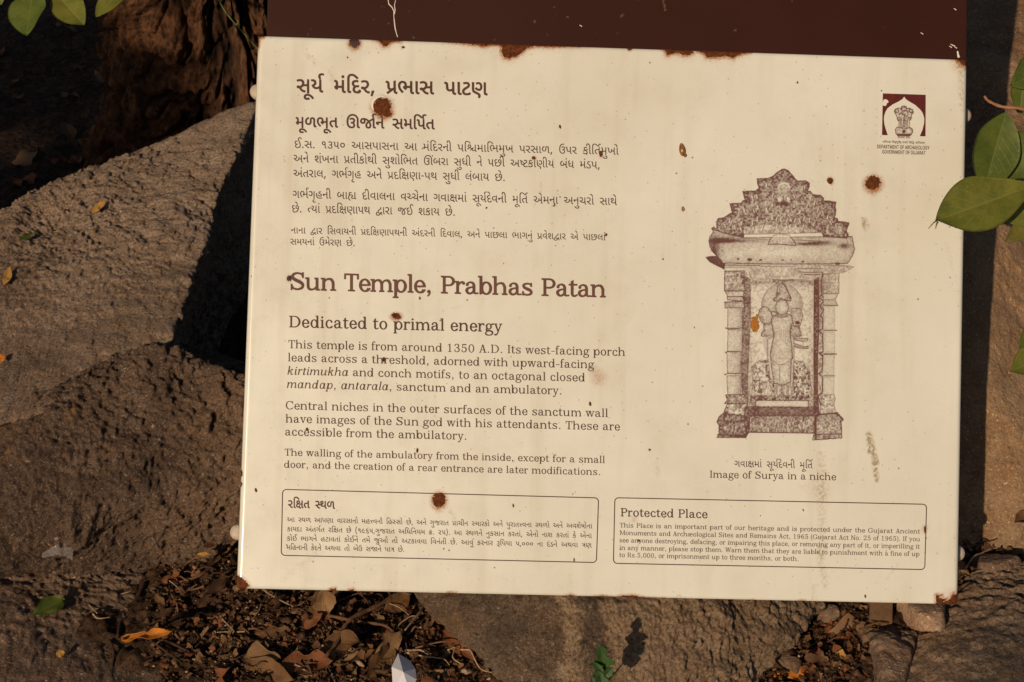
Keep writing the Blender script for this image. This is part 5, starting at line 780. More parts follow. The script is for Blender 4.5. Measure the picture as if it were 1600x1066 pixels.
[[17,-2,-1,109,-18,2,0,16,57,1,1,-17,-20,-1,0,-109]],
[[105,-29,-2,13,-24,-5,-22,6,-14,27,15,27,38,5,3,-18,-26,0,-10,-15,12,-14,23,5,5,45,-51,13,-37,-22,-11,15,29,18,-17,30,17,24,22,3,17,-7,10,-24,-14,-24,34,-7,1,42,-12,1,0,17,53,-1,-1,-17,-20,-1,0,-135],[48,82,13,16,-10,13,-15,-10]],
[[-42,-55,-20,11,-7,19,7,17,18,11,39,-5,36,-35,-15,-11,-27,29,-28,5,-10,-7,2,-12,30,0,6,-16]],
[[88,-2,-1,28,-37,-7,-26,16,2,34,-15,13,-5,16,17,27,23,2,17,-13,-8,-27,-14,8,0,16,-16,-11,9,-16,35,-3,-2,-16,-26,-11,2,-12,15,-5,29,13,0,58,-12,1,0,17,53,-1,-1,-17,-20,-1,0,-108]],
[[-35,121,-14,35,-29,4,-5,18,27,3,19,-13,18,13,30,-5,-4,-16,-28,-1,4,-37]],
[[80,-1,-1,36,-34,-7,-24,14,-7,65,-16,2,1,17,121,0,0,-17,-20,-1,0,-109],[46,46,23,4,-35,45,1,-38],[78,65,1,43,-34,0]],
[[-40,-55,-26,9,-27,27,15,9,26,-23,28,-4,11,8,-1,11,-31,0,-7,16,25,6,21,-5,11,-16,-2,-23,-16,-13]],
[[137,-35,-12,29,-36,-26,-44,2,-14,15,2,21,-19,11,-8,15,12,28,29,3,13,-15,-5,-19,-17,5,0,14,-14,-12,13,-13,35,-1,-1,-16,-18,-4,-2,-13,22,-6,23,9,19,19,-42,15,-11,35,15,24,34,8,0,15,-111,0,-1,18,163,0,0,-18,-30,0,-1,-32,-35,-4,-14,-15,4,-18,14,-8,13,-1,12,20,21,-9,1,-16,-10,-10,16,-43]],
[[73,-2,-1,32,-22,-8,-23,3,-15,13,-5,20,17,31,43,4,1,-18,-30,-1,-11,-15,13,-19,26,7,6,6,0,55,-72,0,-2,17,159,1,-1,-18,-64,-1,1,-32,27,6,22,-16,3,-25,-11,-30,-4,-4,-16,9,11,36,-5,11,-11,2,-16,-13,-1,-52]],
[[18,-55,-24,26,-29,4,-2,18,26,-1,21,-11,22,-26]],
[[16,-4,-2,152,59,2,31,-10,21,-20,10,-29,0,-36,-10,-29,-16,-17,-21,-10],[41,21,43,4,21,20,3,47,-8,17,-15,12,-44,3]],
[[16,-4,-2,152,95,1,-1,-24,-67,-1,0,-38,61,0,4,-5,-3,-20,-62,0,0,-39,68,-2,2,-22]],
[[16,-4,-2,152,60,2,24,-7,12,-10,9,-18,2,-21,-6,-21,-13,-15,-15,-7,-46,-3,-1,-50],[41,74,33,0,13,6,7,17,-5,20,-15,7,-33,1]],
[[4,-4,-3,6,53,145,27,3,56,-152,-27,-1,-14,39,-53,0,-15,-39],[51,62,36,0,-18,52]],
[[16,-4,-2,152,60,2,24,-7,17,-17,6,-26,-6,-25,-18,-18,30,-59,-28,-2,-31,56,-27,0,-1,-54],[41,78,46,5,7,15,-4,18,-15,8,-34,1]],
[[54,-4,-3,128,-43,1,-3,22,116,3,1,-25,-44,-1,0,-125]],
[[16,-4,-1,153,33,-1,43,-111,42,111,33,1,0,-152,-25,2,-1,96,-38,-97,-19,-2,-43,100,0,-97]],
[[16,-4,-2,152,29,0,67,-106,0,105,26,2,0,-152,-28,0,-68,107,1,-105]],
[[70,-6,-29,9,-20,20,-11,24,-2,35,6,26,16,25,24,15,30,3,28,-9,20,-20,10,-23,3,-36,-5,-25,-17,-26,-24,-15],[71,20,19,2,14,9,14,35,-8,41,-12,13,-17,6,-18,-2,-14,-9,-14,-35,7,-41,13,-13]],
[[16,-4,-2,152,94,1,-1,-24,-66,-1,0,-40,59,0,3,-22,-62,-4,-1,-60]],
[[70,-6,-29,9,-20,20,-11,24,-2,35,6,26,15,25,25,15,27,4,22,-5,18,-12,13,-17,5,-20,-24,-2,-11,19,-17,10,-32,-5,-12,-13,-8,-21,0,-27,7,-20,17,-15,20,-4,22,8,14,22,25,-4,-8,-22,-15,-17,-22,-11]],
[[16,-4,-2,152,26,-1,1,-60,66,0,1,60,26,2,0,-152,-25,1,-1,63,-66,1,-2,-64]],
[[16,-4,-3,150,24,4,4,-129,64,0,3,-22]],
[[70,-6,-23,6,-23,18,-13,28,-3,36,5,26,16,25,24,15,28,4,22,-5,18,-12,13,-17,6,-19,-25,-3,-13,20,-16,9,-31,-5,-12,-13,-8,-21,0,-27,7,-20,13,-13,17,-6,18,2,15,9,9,21,-36,2,2,23,59,0,2,-27,-5,-21,-16,-21,-22,-11]],
[[57,-4,-3,62,-53,89,28,2,39,-64,38,63,27,1,1,-6,-52,-85,-1,-60]],
[[57,-4,-56,151,27,1,41,-116,41,116,25,1,2,-5,-53,-146]],
[[64,-6,-31,13,-17,24,-3,116,27,1,2,-107,12,-16,21,-6,20,6,12,16,2,106,24,3,3,-100,-5,-24,-25,-26]],
[[48,-6,-17,4,-17,14,-8,39,25,2,4,-23,9,-9,24,3,6,17,0,106,24,3,1,-125,-17,-23]],
]
# lines of print: part name, baseline ends in the photograph, size, (character, step, rise)..., gaps that stretch, extent
LINES = [
('gujarati_heading', (463.3, 144, 762, 149.1), 0.033, [0,0,0,1,711,0,2,0,0,3,594,0,4,508,0,5,594,0,6,0,0,7,265,0,8,467,0,9,445,0,10,777,0,11,568,0,12,809,0,13,265,0,14,1219,0,12,568,0,15,265,0,16,451,0], [], (11, 9337)),
('gujarati_subheading', (462, 198.6, 679.3, 202.5), 0.0258, [17,0,0,1,594,0,18,0,0,19,750,0,1,809,0,20,0,0,21,1080,0,22,888,0,3,1017,0,23,0,0,24,546,0,13,509,0,4,711,0,6,594,0,14,265,0,3,568,0,20,0,0], [], (27, 8913)),
('gujarati_paragraph', (460.4, 231.3, 966.4, 242.2), 0.0188, [25,0,0,26,634,0,27,268,0,26,711,0,28,776,0,29,551,0,30,551,0,31,551,0,32,1060,0,27,1148,0,33,711,0,34,568,0,27,265,0,35,711,0,34,546,0,32,773,0,36,1656,0,37,594,0,38,0,0,39,265,0,40,467,0,35,445,0,41,546,0,33,773,0,38,568,0,42,266,0,36,892,0,34,594,0,38,266,0,43,264,0,44,810,0,45,594,0,46,0,0,33,1254,0,40,568,0,27,445,0,34,711,0,47,265,0,48,750,0,49,776,0,33,625,0,40,568,0,50,953,0,41,511,0,38,265,0,51,265,0,52,572,0,44,0,0,45,594,0,46,0,0,53,746,0], [], (49, 28951)),
('gujarati_paragraph', (458.8, 253.6, 936.7, 263.8), 0.0188, [54,0,0,35,883,0,55,546,0,56,508,0,37,677,0,46,0,0,35,746,0,34,546,0,57,774,0,51,568,0,41,572,0,50,265,0,53,511,0,58,265,0,41,625,0,59,773,0,45,711,0,56,0,0,53,677,0,38,265,0,43,265,0,51,809,0,60,1080,0,37,973,0,61,-85,0,40,734,0,34,445,0,59,773,0,45,712,0,62,0,0,41,606,0,35,773,0,55,546,0,33,508,0,63,568,0,41,738,0,54,773,0,64,883,0,50,743,0,53,511,0,65,265,0,41,821,0,66,265,0,61,1103,0,37,734,0,62,0,0,36,1114,0,37,594,0,67,0,0,33,481,0,48,568,0], [], (30, 28423)),
('gujarati_paragraph', (458.5, 276.8, 788.5, 283.2), 0.0188, [54,0,0,37,883,0,51,0,0,40,572,0,34,445,0,68,265,0,48,651,0,69,776,0,43,654,0,52,809,0,70,0,0,71,654,0,72,0,0,54,1142,0,35,883,0,55,546,0,57,508,0,39,568,0,38,467,0,73,265,0,65,717,0,34,821,0,74,265,0,33,340,0,58,568,0,59,1133,0,45,711,0,62,0,0,41,606,0,68,773,0,37,652,0,61,0,0,34,734,0,66,264,0,63,1103,0,55,700,0,26,38,0], [], (30, 19720)),
('gujarati_paragraph', (457.1, 309.5, 963.9, 321), 0.0188, [69,0,0,43,654,0,52,809,0,70,0,0,71,654,0,72,0,0,35,633,0,41,546,0,61,773,0,34,734,0,75,265,0,39,1315,0,41,467,0,76,265,0,34,577,0,68,265,0,35,651,0,34,546,0,76,773,0,77,577,0,78,469,0,55,660,0,35,0,0,34,546,0,69,773,0,76,654,0,34,577,0,73,265,0,36,717,0,34,594,0,37,265,0,59,508,0,79,712,0,66,0,0,52,594,0,39,0,0,55,448,0,76,18,0,35,578,0,41,546,0,44,773,0,79,594,0,38,0,0,51,265,0,52,572,0,80,508,0,36,883,0,35,594,0,34,546,0,54,773,0,81,883,0,45,546,0,78,0,0,40,660,0,53,445,0,27,774,0,34,711,0,58,265,0,55,625,0], [], (10, 29839)),
('gujarati_paragraph', (456.2, 332, 710.4, 337.5), 0.0188, [63,0,0,55,700,0,26,38,0,82,776,0,66,368,0,34,594,0,37,265,0,57,509,0,39,568,0,38,467,0,73,265,0,65,717,0,34,821,0,33,265,0,58,568,0,83,1133,0,34,629,0,40,265,0,34,445,0,84,773,0,25,822,0,56,1142,0,50,678,0,34,510,0,66,266,0,63,1102,0,55,700,0,26,38,0], [], (43, 15631)),
('gujarati_note', (454.8, 364.9, 946, 376), 0.0158, [35,0,0,34,546,0,35,265,0,34,546,0,83,773,0,34,629,0,40,265,0,38,954,0,27,265,0,76,711,0,34,577,0,66,265,0,35,594,0,41,546,0,57,773,0,39,568,0,38,467,0,73,265,0,65,717,0,34,821,0,33,265,0,58,568,0,35,625,0,41,546,0,54,773,0,37,883,0,39,0,0,40,467,0,35,445,0,41,546,0,38,773,0,39,266,0,76,466,0,34,578,0,68,264,0,48,652,0,54,776,0,35,883,0,55,546,0,33,508,0,34,568,0,63,265,0,68,738,0,34,651,0,43,773,0,34,809,0,69,265,0,81,654,0,45,546,0,37,0,0,57,509,0,76,568,0,55,577,0,56,0,0,83,677,0,34,629,0,40,265,0,80,953,0,33,1391,0,34,568,0,63,265,0,68,738,0,34,651,0,37,265,0], [], (23, 34696)),
('gujarati_note', (453.6, 382.7, 554, 384.8), 0.0158, [27,0,0,36,711,0,66,594,0,35,594,0,34,546,0,37,265,0,49,508,0,36,625,0,55,594,0,40,0,0,65,445,0,63,1330,0,55,700,0,26,38,0], [], (28, 7157)),
('english_heading', (454, 452.6, 946.7, 464.6), 0.0392, [85,0,0,86,620,0,87,640,0,88,940,0,89,580,0,90,480,0,91,900,0,92,580,0,89,260,0,93,480,0,94,600,0,95,580,0,96,400,0,97,540,0,98,580,0,96,620,0,99,540,0,94,800,0,96,580,0,100,540,0,96,340,0,87,540,0], [], (53, 12773)),
('english_subheading', (451.7, 511.5, 785, 518.8), 0.0262, [101,0,0,102,800,0,103,520,0,104,620,0,105,300,0,106,520,0,107,580,0,102,380,0,103,520,0,107,940,0,108,380,0,109,880,0,110,620,0,104,440,0,111,300,0,106,940,0,112,580,0,102,620,0,113,520,0,102,660,0,110,520,0,114,440,0,115,540,0], [], (48, 13165)),
('english_paragraph', (450.6, 544.2, 976.6, 556.4), 0.0186, [116,0,0,117,620,0,118,660,0,119,300,0,120,840,0,121,380,0,122,520,0,123,940,0,124,620,0,121,300,0,118,840,0,119,300,0,125,840,0,126,330,0,127,440,0,122,560,0,128,1260,0,126,580,0,127,440,0,129,560,0,130,680,0,131,660,0,132,940,0,133,620,0,134,620,0,135,620,0,136,940,0,137,680,0,138,320,0,137,800,0,139,640,0,120,340,0,119,380,0,140,840,0,121,780,0,119,520,0,120,520,0,141,380,0,125,400,0,128,330,0,142,580,0,118,520,0,130,300,0,143,660,0,123,860,0,127,620,0,126,560,0,142,440,0,117,520,0], [], (24, 29021)),
('english_paragraph', (450, 564.8, 928.5, 575.8), 0.0186, [124,0,0,121,300,0,128,520,0,131,580,0,119,620,0,128,840,0,142,580,0,126,520,0,127,440,0,119,560,0,119,520,0,128,840,0,120,900,0,117,380,0,126,660,0,121,440,0,119,520,0,117,520,0,127,660,0,124,560,0,131,300,0,144,620,0,128,640,0,131,580,0,127,620,0,126,560,0,130,440,0,121,660,0,131,520,0,140,940,0,118,780,0,120,300,0,117,380,0,129,980,0,123,680,0,140,620,0,128,780,0,126,580,0,131,440,0,141,620,0,125,400,0,128,330,0,142,580,0,118,520,0,130,300,0,143,660,0], [], (40, 26340)),
('english_paragraph', (449, 585.6, 913.7, 596.3), 0.0186, [145,0,0,146,600,0,147,290,0,148,420,0,146,340,0,149,290,0,150,900,0,145,620,0,151,600,0,152,620,0,128,940,0,130,580,0,131,660,0,142,940,0,127,520,0,130,560,0,142,660,0,117,520,0,122,980,0,127,940,0,120,560,0,118,380,0,125,300,0,119,330,0,144,520,0,120,640,0,127,380,0,128,880,0,130,580,0,127,980,0,142,560,0,120,520,0,128,380,0,143,580,0,127,540,0,130,560,0,128,660,0,124,580,0,142,620,0,124,520,0,127,300,0,119,560,0,121,520,0,131,520,0], [], (60, 25527)),
('english_paragraph', (448.2, 606.3, 876.9, 616.6), 0.0186, [149,0,0,152,900,0,153,620,0,154,620,0,152,640,0,155,620,0,144,600,0,152,640,0,153,620,0,148,620,0,152,340,0,147,620,0,152,420,0,156,620,0,152,280,0,144,620,0,119,640,0,128,520,0,130,580,0,142,660,0,120,520,0,129,380,0,122,680,0,128,1260,0,130,580,0,131,660,0,128,940,0,130,580,0,128,980,0,122,580,0,157,940,0,129,620,0,124,680,0,128,300,0,120,580,0,127,380,0,126,560,0,158,440,0,137,540,0], [], (40, 23601)),
('english_paragraph', (446.5, 639.6, 949.8, 652), 0.0186, [159,0,0,121,740,0,130,520,0,120,660,0,126,380,0,128,440,0,124,580,0,130,620,0,118,660,0,142,300,0,117,520,0,121,660,0,119,520,0,118,840,0,130,300,0,120,980,0,117,380,0,121,660,0,127,840,0,129,560,0,120,680,0,121,380,0,126,520,0,119,760,0,129,520,0,126,680,0,125,440,0,128,330,0,142,580,0,121,520,0,119,520,0,127,840,0,125,560,0,120,650,0,117,380,0,121,660,0,119,840,0,128,520,0,130,580,0,142,660,0,120,520,0,129,380,0,122,680,0,140,1260,0,128,780,0,124,580,0,124,300,0], [], (43, 27541)),
('english_paragraph', (446.2, 660.4, 968.7, 672.8), 0.0186, [117,0,0,128,660,0,160,580,0,121,540,0,118,840,0,122,300,0,128,940,0,143,580,0,121,540,0,119,520,0,127,840,0,125,560,0,120,650,0,117,380,0,121,660,0,161,840,0,129,660,0,130,680,0,143,980,0,127,540,0,131,560,0,140,940,0,118,780,0,120,300,0,117,380,0,117,980,0,118,660,0,119,300,0,128,840,0,120,580,0,120,380,0,121,380,0,130,520,0,131,660,0,128,620,0,130,580,0,120,660,0,119,380,0,137,520,0,116,640,0,117,620,0,121,660,0,119,520,0,121,520,0,128,840,0,126,580,0,121,440,0], [], (20, 28627)),
('english_paragraph', (445.5, 680.6, 728.4, 687.4), 0.0186, [128,0,0,142,580,0,142,520,0,121,520,0,119,520,0,119,520,0,118,520,0,157,300,0,124,620,0,121,300,0,125,840,0,126,330,0,127,440,0,122,560,0,120,1260,0,117,380,0,121,660,0,128,840,0,122,580,0,157,940,0,129,620,0,124,680,0,128,300,0,120,580,0,127,380,0,126,560,0,158,440,0,137,540,0], [], (50, 15551)),
('english_note', (444.8, 712.1, 945, 723.8), 0.016, [116,0,0,117,620,0,121,660,0,140,840,0,128,780,0,124,580,0,124,300,0,118,300,0,130,300,0,143,660,0,127,860,0,125,560,0,120,650,0,117,380,0,121,660,0,128,840,0,122,580,0,157,940,0,129,620,0,124,680,0,128,300,0,120,580,0,127,380,0,126,560,0,158,440,0,125,860,0,126,330,0,127,440,0,122,560,0,120,1260,0,117,380,0,121,660,0,118,840,0,130,300,0,119,660,0,118,520,0,131,300,0,121,620,0,144,520,0,121,640,0,162,520,0,142,560,0,121,520,0,123,520,0,120,620,0,125,700,0,127,330,0,126,560,0,128,760,0,119,900,0,122,520,0,128,940,0,124,580,0,124,300,0], [], (24, 31551)),
('english_note', (444, 731, 937.4, 742.7), 0.016, [131,0,0,127,620,0,127,560,0,126,560,0,144,440,0,128,640,0,130,580,0,131,660,0,120,940,0,117,380,0,121,660,0,142,840,0,126,520,0,121,440,0,128,520,0,120,580,0,118,380,0,127,300,0,130,560,0,127,980,0,125,560,0,128,650,0,126,900,0,121,440,0,128,520,0,126,580,0,121,760,0,130,520,0,120,660,0,126,380,0,128,440,0,130,580,0,142,660,0,121,520,0,128,840,0,126,580,0,121,440,0,124,840,0,128,300,0,120,580,0,121,380,0,126,520,0,122,760,0,127,940,0,131,560,0,118,620,0,125,300,0,118,330,0,142,300,0,128,520,0,120,580,0,118,380,0,127,300,0,130,560,0,119,660,0,137,520,0], [], (42, 31361)),
('gujarati_notice_heading', (450.1, 793.6, 523.3, 795.2), 0.0195, [8,0,0,6,445,0,163,265,0,20,717,0,164,1080,0,18,1063,0], [], (11, 4330)),
('gujarati_notice', (448.5, 815.5, 925.3, 826), 0.0116, [32,0,0,165,1656,0,47,1063,0,32,1259,0,33,1148,0,65,568,0,34,821,0,76,773,0,34,577,0,40,265,0,27,445,0,34,711,0,35,265,0,53,546,0,36,773,0,72,594,0,166,633,0,76,464,0,35,577,0,53,546,0,38,774,0,72,264,0,167,634,0,27,528,0,53,712,0,63,773,0,55,700,0,48,38,0,54,776,0,35,883,0,55,546,0,70,508,0,45,654,0,84,0,0,40,822,0,34,445,0,51,265,0,57,1081,0,34,568,0,78,265,0,41,660,0,35,265,0,167,1054,0,36,529,0,34,594,0,40,265,0,50,445,0,53,511,0,54,773,0,35,883,0,55,546,0,168,509,0,45,568,0,40,0,0,34,445,0,51,265,0,166,572,0,76,464,0,35,577,0,34,546,0,165,773,0,47,1063,0,53,750,0,54,773,0,35,883,0,55,546,0,54,509,0,76,882,0,56,578,0,55,676,0,169,0,0,53,578,0,35,266,0,34,546,0], [], (30, 44472)),
('gujarati_notice', (448.5, 830.3, 924.6, 841), 0.0116, [50,0,0,34,511,0,66,265,0,39,594,0,34,467,0,54,773,0,37,883,0,51,0,0,69,572,0,52,654,0,51,0,0,40,1081,0,38,445,0,73,265,0,51,717,0,63,1080,0,55,700,0,170,546,0,28,354,0,171,551,0,172,551,0,30,551,0,48,551,0,70,268,0,45,654,0,84,0,0,40,822,0,34,445,0,51,265,0,54,1081,0,38,882,0,62,266,0,38,606,0,35,264,0,66,546,0,36,594,0,173,1103,0,26,517,0,174,776,0,30,551,0,175,551,0,26,354,0,32,776,0,165,1657,0,47,1063,0,35,750,0,55,546,0,81,508,0,45,546,0,50,0,0,27,511,0,34,711,0,35,265,0,50,1054,0,40,511,0,51,445,0,34,572,0,37,265,0,48,0,0,80,777,0,35,883,0,53,546,0,35,773,0,34,546,0,56,265,0,50,1185,0,40,511,0,51,445,0,34,572,0,37,265,0,50,509,0,55,489,0,80,530,0,35,883,0,34,546,0], [], (17, 42820)),
('gujarati_notice', (448.2, 844.9, 924.3, 855.8), 0.0116, [50,0,0,53,511,0,25,265,0,43,1142,0,34,809,0,69,265,0,35,654,0,55,546,0,72,509,0,176,633,0,34,451,0,76,265,0,51,577,0,34,572,0,37,265,0,50,508,0,53,511,0,25,265,0,35,634,0,55,546,0,51,508,0,36,572,0,55,594,0,84,508,0,177,730,0,178,92,0,51,1657,0,53,572,0,54,773,0,176,883,0,50,451,0,34,511,0,76,265,0,76,577,0,34,577,0,38,773,0,76,265,0,35,577,0,37,546,0,51,0,0,41,572,0,63,774,0,55,700,0,26,38,0,32,776,0,179,1148,0,45,577,0,37,0,0,50,508,0,40,511,0,35,445,0,34,546,0,40,265,0,180,954,0,38,448,0,33,265,0,66,568,0,34,594,0,30,773,0,48,551,0,31,268,0,31,551,0,31,551,0,35,1059,0,34,546,0,39,773,0,37,448,0,67,20,0,35,480,0,55,546,0,54,509,0,58,883,0,76,625,0,34,577,0,181,773,0,65,582,0], [], (17, 42378)),
('gujarati_notice', (447.8, 859, 631.5, 862.6), 0.0116, [36,0,0,38,594,0,72,265,0,35,633,0,34,546,0,35,265,0,41,546,0,50,773,0,55,489,0,39,22,0,35,467,0,55,546,0,54,509,0,58,883,0,76,625,0,34,577,0,51,773,0,53,572,0,61,773,0,55,734,0,49,0,0,27,1134,0,182,710,0,35,1018,0,55,546,0,33,508,0,34,568,0,181,265,0,63,1090,0,55,700,0,26,38,0], [], (42, 17376)),
('gujarati_caption', (1147.1, 729.6, 1270, 732.2), 0.0158, [69,0,0,76,654,0,34,577,0,73,265,0,36,717,0,34,594,0,37,265,0,59,508,0,79,711,0,66,0,0,52,594,0,39,0,0,55,448,0,76,19,0,35,577,0,41,546,0,44,774,0,79,594,0,38,0,0,51,265,0,52,572,0], [], (10, 8718)),
('english_caption', (1109.1, 746.5, 1306.4, 750.6), 0.0161, [139,0,0,122,340,0,128,940,0,143,580,0,121,540,0,127,840,0,125,560,0,161,650,0,129,660,0,126,680,0,158,440,0,128,540,0,118,900,0,130,300,0,128,980,0,130,900,0,118,660,0,142,300,0,117,520,0,121,660,0], [], (50, 12487)),
('english_notice_heading', (969.7, 806.8, 1105.5, 809.8), 0.0186, [183,0,0,110,620,0,108,440,0,107,560,0,102,380,0,105,520,0,107,520,0,102,380,0,103,520,0,183,940,0,112,620,0,106,300,0,105,580,0,102,520,0], [], (38, 7401)),
('english_notice', (968.4, 824.3, 1437.7, 834), 0.0104, [116,0,0,117,620,0,118,660,0,119,300,0,184,840,0,124,620,0,128,300,0,142,580,0,121,520,0,118,840,0,119,300,0,128,840,0,130,580,0,118,980,0,122,300,0,123,940,0,127,620,0,126,560,0,120,440,0,128,380,0,130,580,0,120,660,0,123,700,0,128,620,0,126,580,0,120,440,0,127,700,0,125,560,0,127,650,0,129,560,0,126,680,0,117,760,0,121,660,0,126,520,0,118,440,0,120,300,0,128,380,0,143,580,0,121,540,0,128,840,0,130,580,0,131,660,0,118,940,0,119,300,0,123,840,0,126,620,0,127,440,0,120,560,0,121,380,0,142,520,0,120,520,0,121,380,0,131,520,0,129,940,0,130,680,0,131,660,0,121,620,0,126,520,0,120,760,0,117,380,0,121,660,0,185,840,0,129,800,0,186,680,0,128,300,0,126,580,0,128,440,0,120,580,0,136,700,0,130,680,0,142,660,0,118,520,0,121,300,0,130,520,0,120,660,0], [4,9,11,13,22,26,28,31,39,42,44,53,58,61,68], (24, 44085)),
('english_notice', (968.3, 836, 1437.2, 846), 0.0104, [187,0,0,127,920,0,130,560,0,129,660,0,122,680,0,121,940,0,130,520,0,120,660,0,119,380,0,128,840,0,130,580,0,131,660,0,136,940,0,126,680,0,142,440,0,117,520,0,188,660,0,127,860,0,124,560,0,127,300,0,143,560,0,118,540,0,142,300,0,128,520,0,124,580,0,161,620,0,118,660,0,120,300,0,121,380,0,119,520,0,128,840,0,130,580,0,131,660,0,189,940,0,121,720,0,122,520,0,128,940,0,118,580,0,130,300,0,119,660,0,136,840,0,142,680,0,120,520,0,144,380,0,132,640,0,190,620,0,191,620,0,134,620,0,192,940,0,185,300,0,129,800,0,186,680,0,128,300,0,126,580,0,128,440,0,120,580,0,136,700,0,142,680,0,120,520,0,193,700,0,127,740,0,137,560,0,194,640,0,134,620,0,127,940,0,125,560,0,132,650,0,190,620,0,191,620,0,134,620,0,195,620,0,137,300,0,139,640,0,125,340,0,158,650,0,127,540,0,129,560,0], [9,12,25,30,33,40,44,48,56,59,62,64,66,72,74], (40, 47048)),
('english_notice', (968, 847.6, 1437, 857.6), 0.0104, [119,0,0,121,520,0,121,520,0,128,840,0,130,580,0,158,660,0,127,540,0,130,560,0,121,660,0,131,840,0,121,620,0,119,520,0,120,520,0,126,380,0,127,440,0,158,560,0,118,540,0,130,300,0,143,660,0,144,540,0,131,640,0,121,620,0,125,520,0,128,330,0,142,580,0,118,520,0,130,300,0,143,660,0,144,540,0,127,640,0,126,560,0,118,760,0,122,300,0,123,940,0,128,620,0,118,580,0,126,300,0,118,440,0,130,300,0,143,660,0,120,860,0,117,380,0,118,660,0,119,300,0,123,840,0,124,620,0,128,300,0,142,580,0,121,520,0,144,520,0,127,640,0,126,560,0,126,760,0,121,440,0,122,520,0,127,940,0,160,560,0,118,540,0,130,300,0,143,660,0,128,860,0,130,580,0,158,660,0,123,860,0,128,620,0,126,580,0,120,440,0,127,700,0,125,560,0,118,650,0,120,300,0,144,380,0,127,640,0,126,560,0,118,760,0,122,300,0,123,940,0,121,620,0,126,520,0,118,440,0,124,300,0,124,300,0,118,300,0,130,300,0,143,660,0,118,860,0,120,300,0], [3,9,20,29,31,40,44,50,52,60,63,67,69,72,74,85], (61, 48475)),
('english_notice', (968, 859.3, 1436.5, 869.3), 0.0104, [118,0,0,130,300,0,128,980,0,130,580,0,158,660,0,122,860,0,128,940,0,130,580,0,130,660,0,121,660,0,126,520,0,144,440,0,123,640,0,124,620,0,121,300,0,128,520,0,119,580,0,121,520,0,119,840,0,120,520,0,127,380,0,123,560,0,120,940,0,117,380,0,121,660,0,122,520,0,137,940,0,196,640,0,128,960,0,126,580,0,130,440,0,120,980,0,117,380,0,121,660,0,122,520,0,120,1260,0,117,380,0,128,660,0,120,580,0,120,700,0,117,380,0,121,660,0,158,520,0,128,860,0,126,580,0,121,440,0,124,840,0,118,300,0,128,300,0,157,580,0,124,620,0,121,300,0,120,840,0,127,380,0,123,880,0,129,620,0,130,680,0,118,660,0,119,300,0,117,520,0,122,660,0,121,940,0,130,520,0,120,660,0,140,700,0,118,780,0,120,300,0,117,380,0,128,980,0,125,900,0,118,330,0,130,300,0,121,660,0,127,840,0,125,560,0,129,650,0,123,680,0], [2,5,12,18,22,27,31,35,39,43,46,52,54,64,68,69,73,75], (39, 47512)),
('english_notice', (967.6, 870.6, 1247.2, 876.8), 0.0104, [120,0,0,127,380,0,189,880,0,119,720,0,137,520,0,134,320,0,144,620,0,135,320,0,135,620,0,135,620,0,144,620,0,127,640,0,126,560,0,118,760,0,122,300,0,123,940,0,126,620,0,118,440,0,119,300,0,127,520,0,130,560,0,122,660,0,121,940,0,130,520,0,120,660,0,129,700,0,123,680,0,120,940,0,127,380,0,120,880,0,117,380,0,126,660,0,121,440,0,121,520,0,122,840,0,127,940,0,130,560,0,120,660,0,117,380,0,119,660,0,144,520,0,127,640,0,126,560,0,157,760,0,127,620,0,120,560,0,117,380,0,137,660,0], [], (18, 28581)),
('crest_motto', (1402.6, 216.3, 1422.3, 216.8), 0.0042, [197,0,0,198,676,0,199,349,0,200,580,0,201,598,0,202,0,0,203,946,0,199,742,0,204,580,0,201,570,0], [], (-10, 5061)),
('crest_motto', (1379, 223.3, 1445.6, 225.2), 0.0048, [205,0,0,206,764,0,207,259,0,208,703,0,209,409,0,210,712,0,206,649,0,202,259,0,211,556,0,200,696,0,212,598,0,213,0,0,214,615,0,215,0,0,216,578,0,208,390,0,210,409,0,203,259,0,204,742,0,201,570,0,206,390,0,197,259,0,206,676,0,217,259,0,197,1181,0,210,676,0,206,259,0,198,259,0,202,349,0,218,556,0,200,762,0,219,598,0], [], (19, 15553)),
('department_lettering', (1370.4, 232, 1452.2, 234.2), 0.0078, [220,0,0,221,722,0,222,601,0,223,638,0,224,690,0,225,644,0,226,645,0,221,904,0,227,601,0,225,753,0,228,906,0,229,764,0,223,851,0,224,690,0,230,643,0,231,731,0,223,743,0,221,690,0,228,601,0,232,765,0,228,565,0,233,765,0,234,746,0], [], (70, 16329)),
('department_lettering', (1378.3, 240.1, 1446, 242), 0.0078, [233,0,0,228,746,0,235,765,0,221,690,0,224,601,0,227,643,0,226,754,0,221,903,0,227,601,0,225,754,0,228,905,0,229,765,0,233,850,0,236,746,0,237,744,0,223,571,0,224,690,0,223,644,0,225,690,0], [], (39, 13672)),
]
# ================================================================== INFORMATION PANEL
sign = empty('information_panel', label='rusting cream enamel information panel about a temple, leaning among rocks', category='sign')
sign.matrix_world = PM
SIGN_G = None

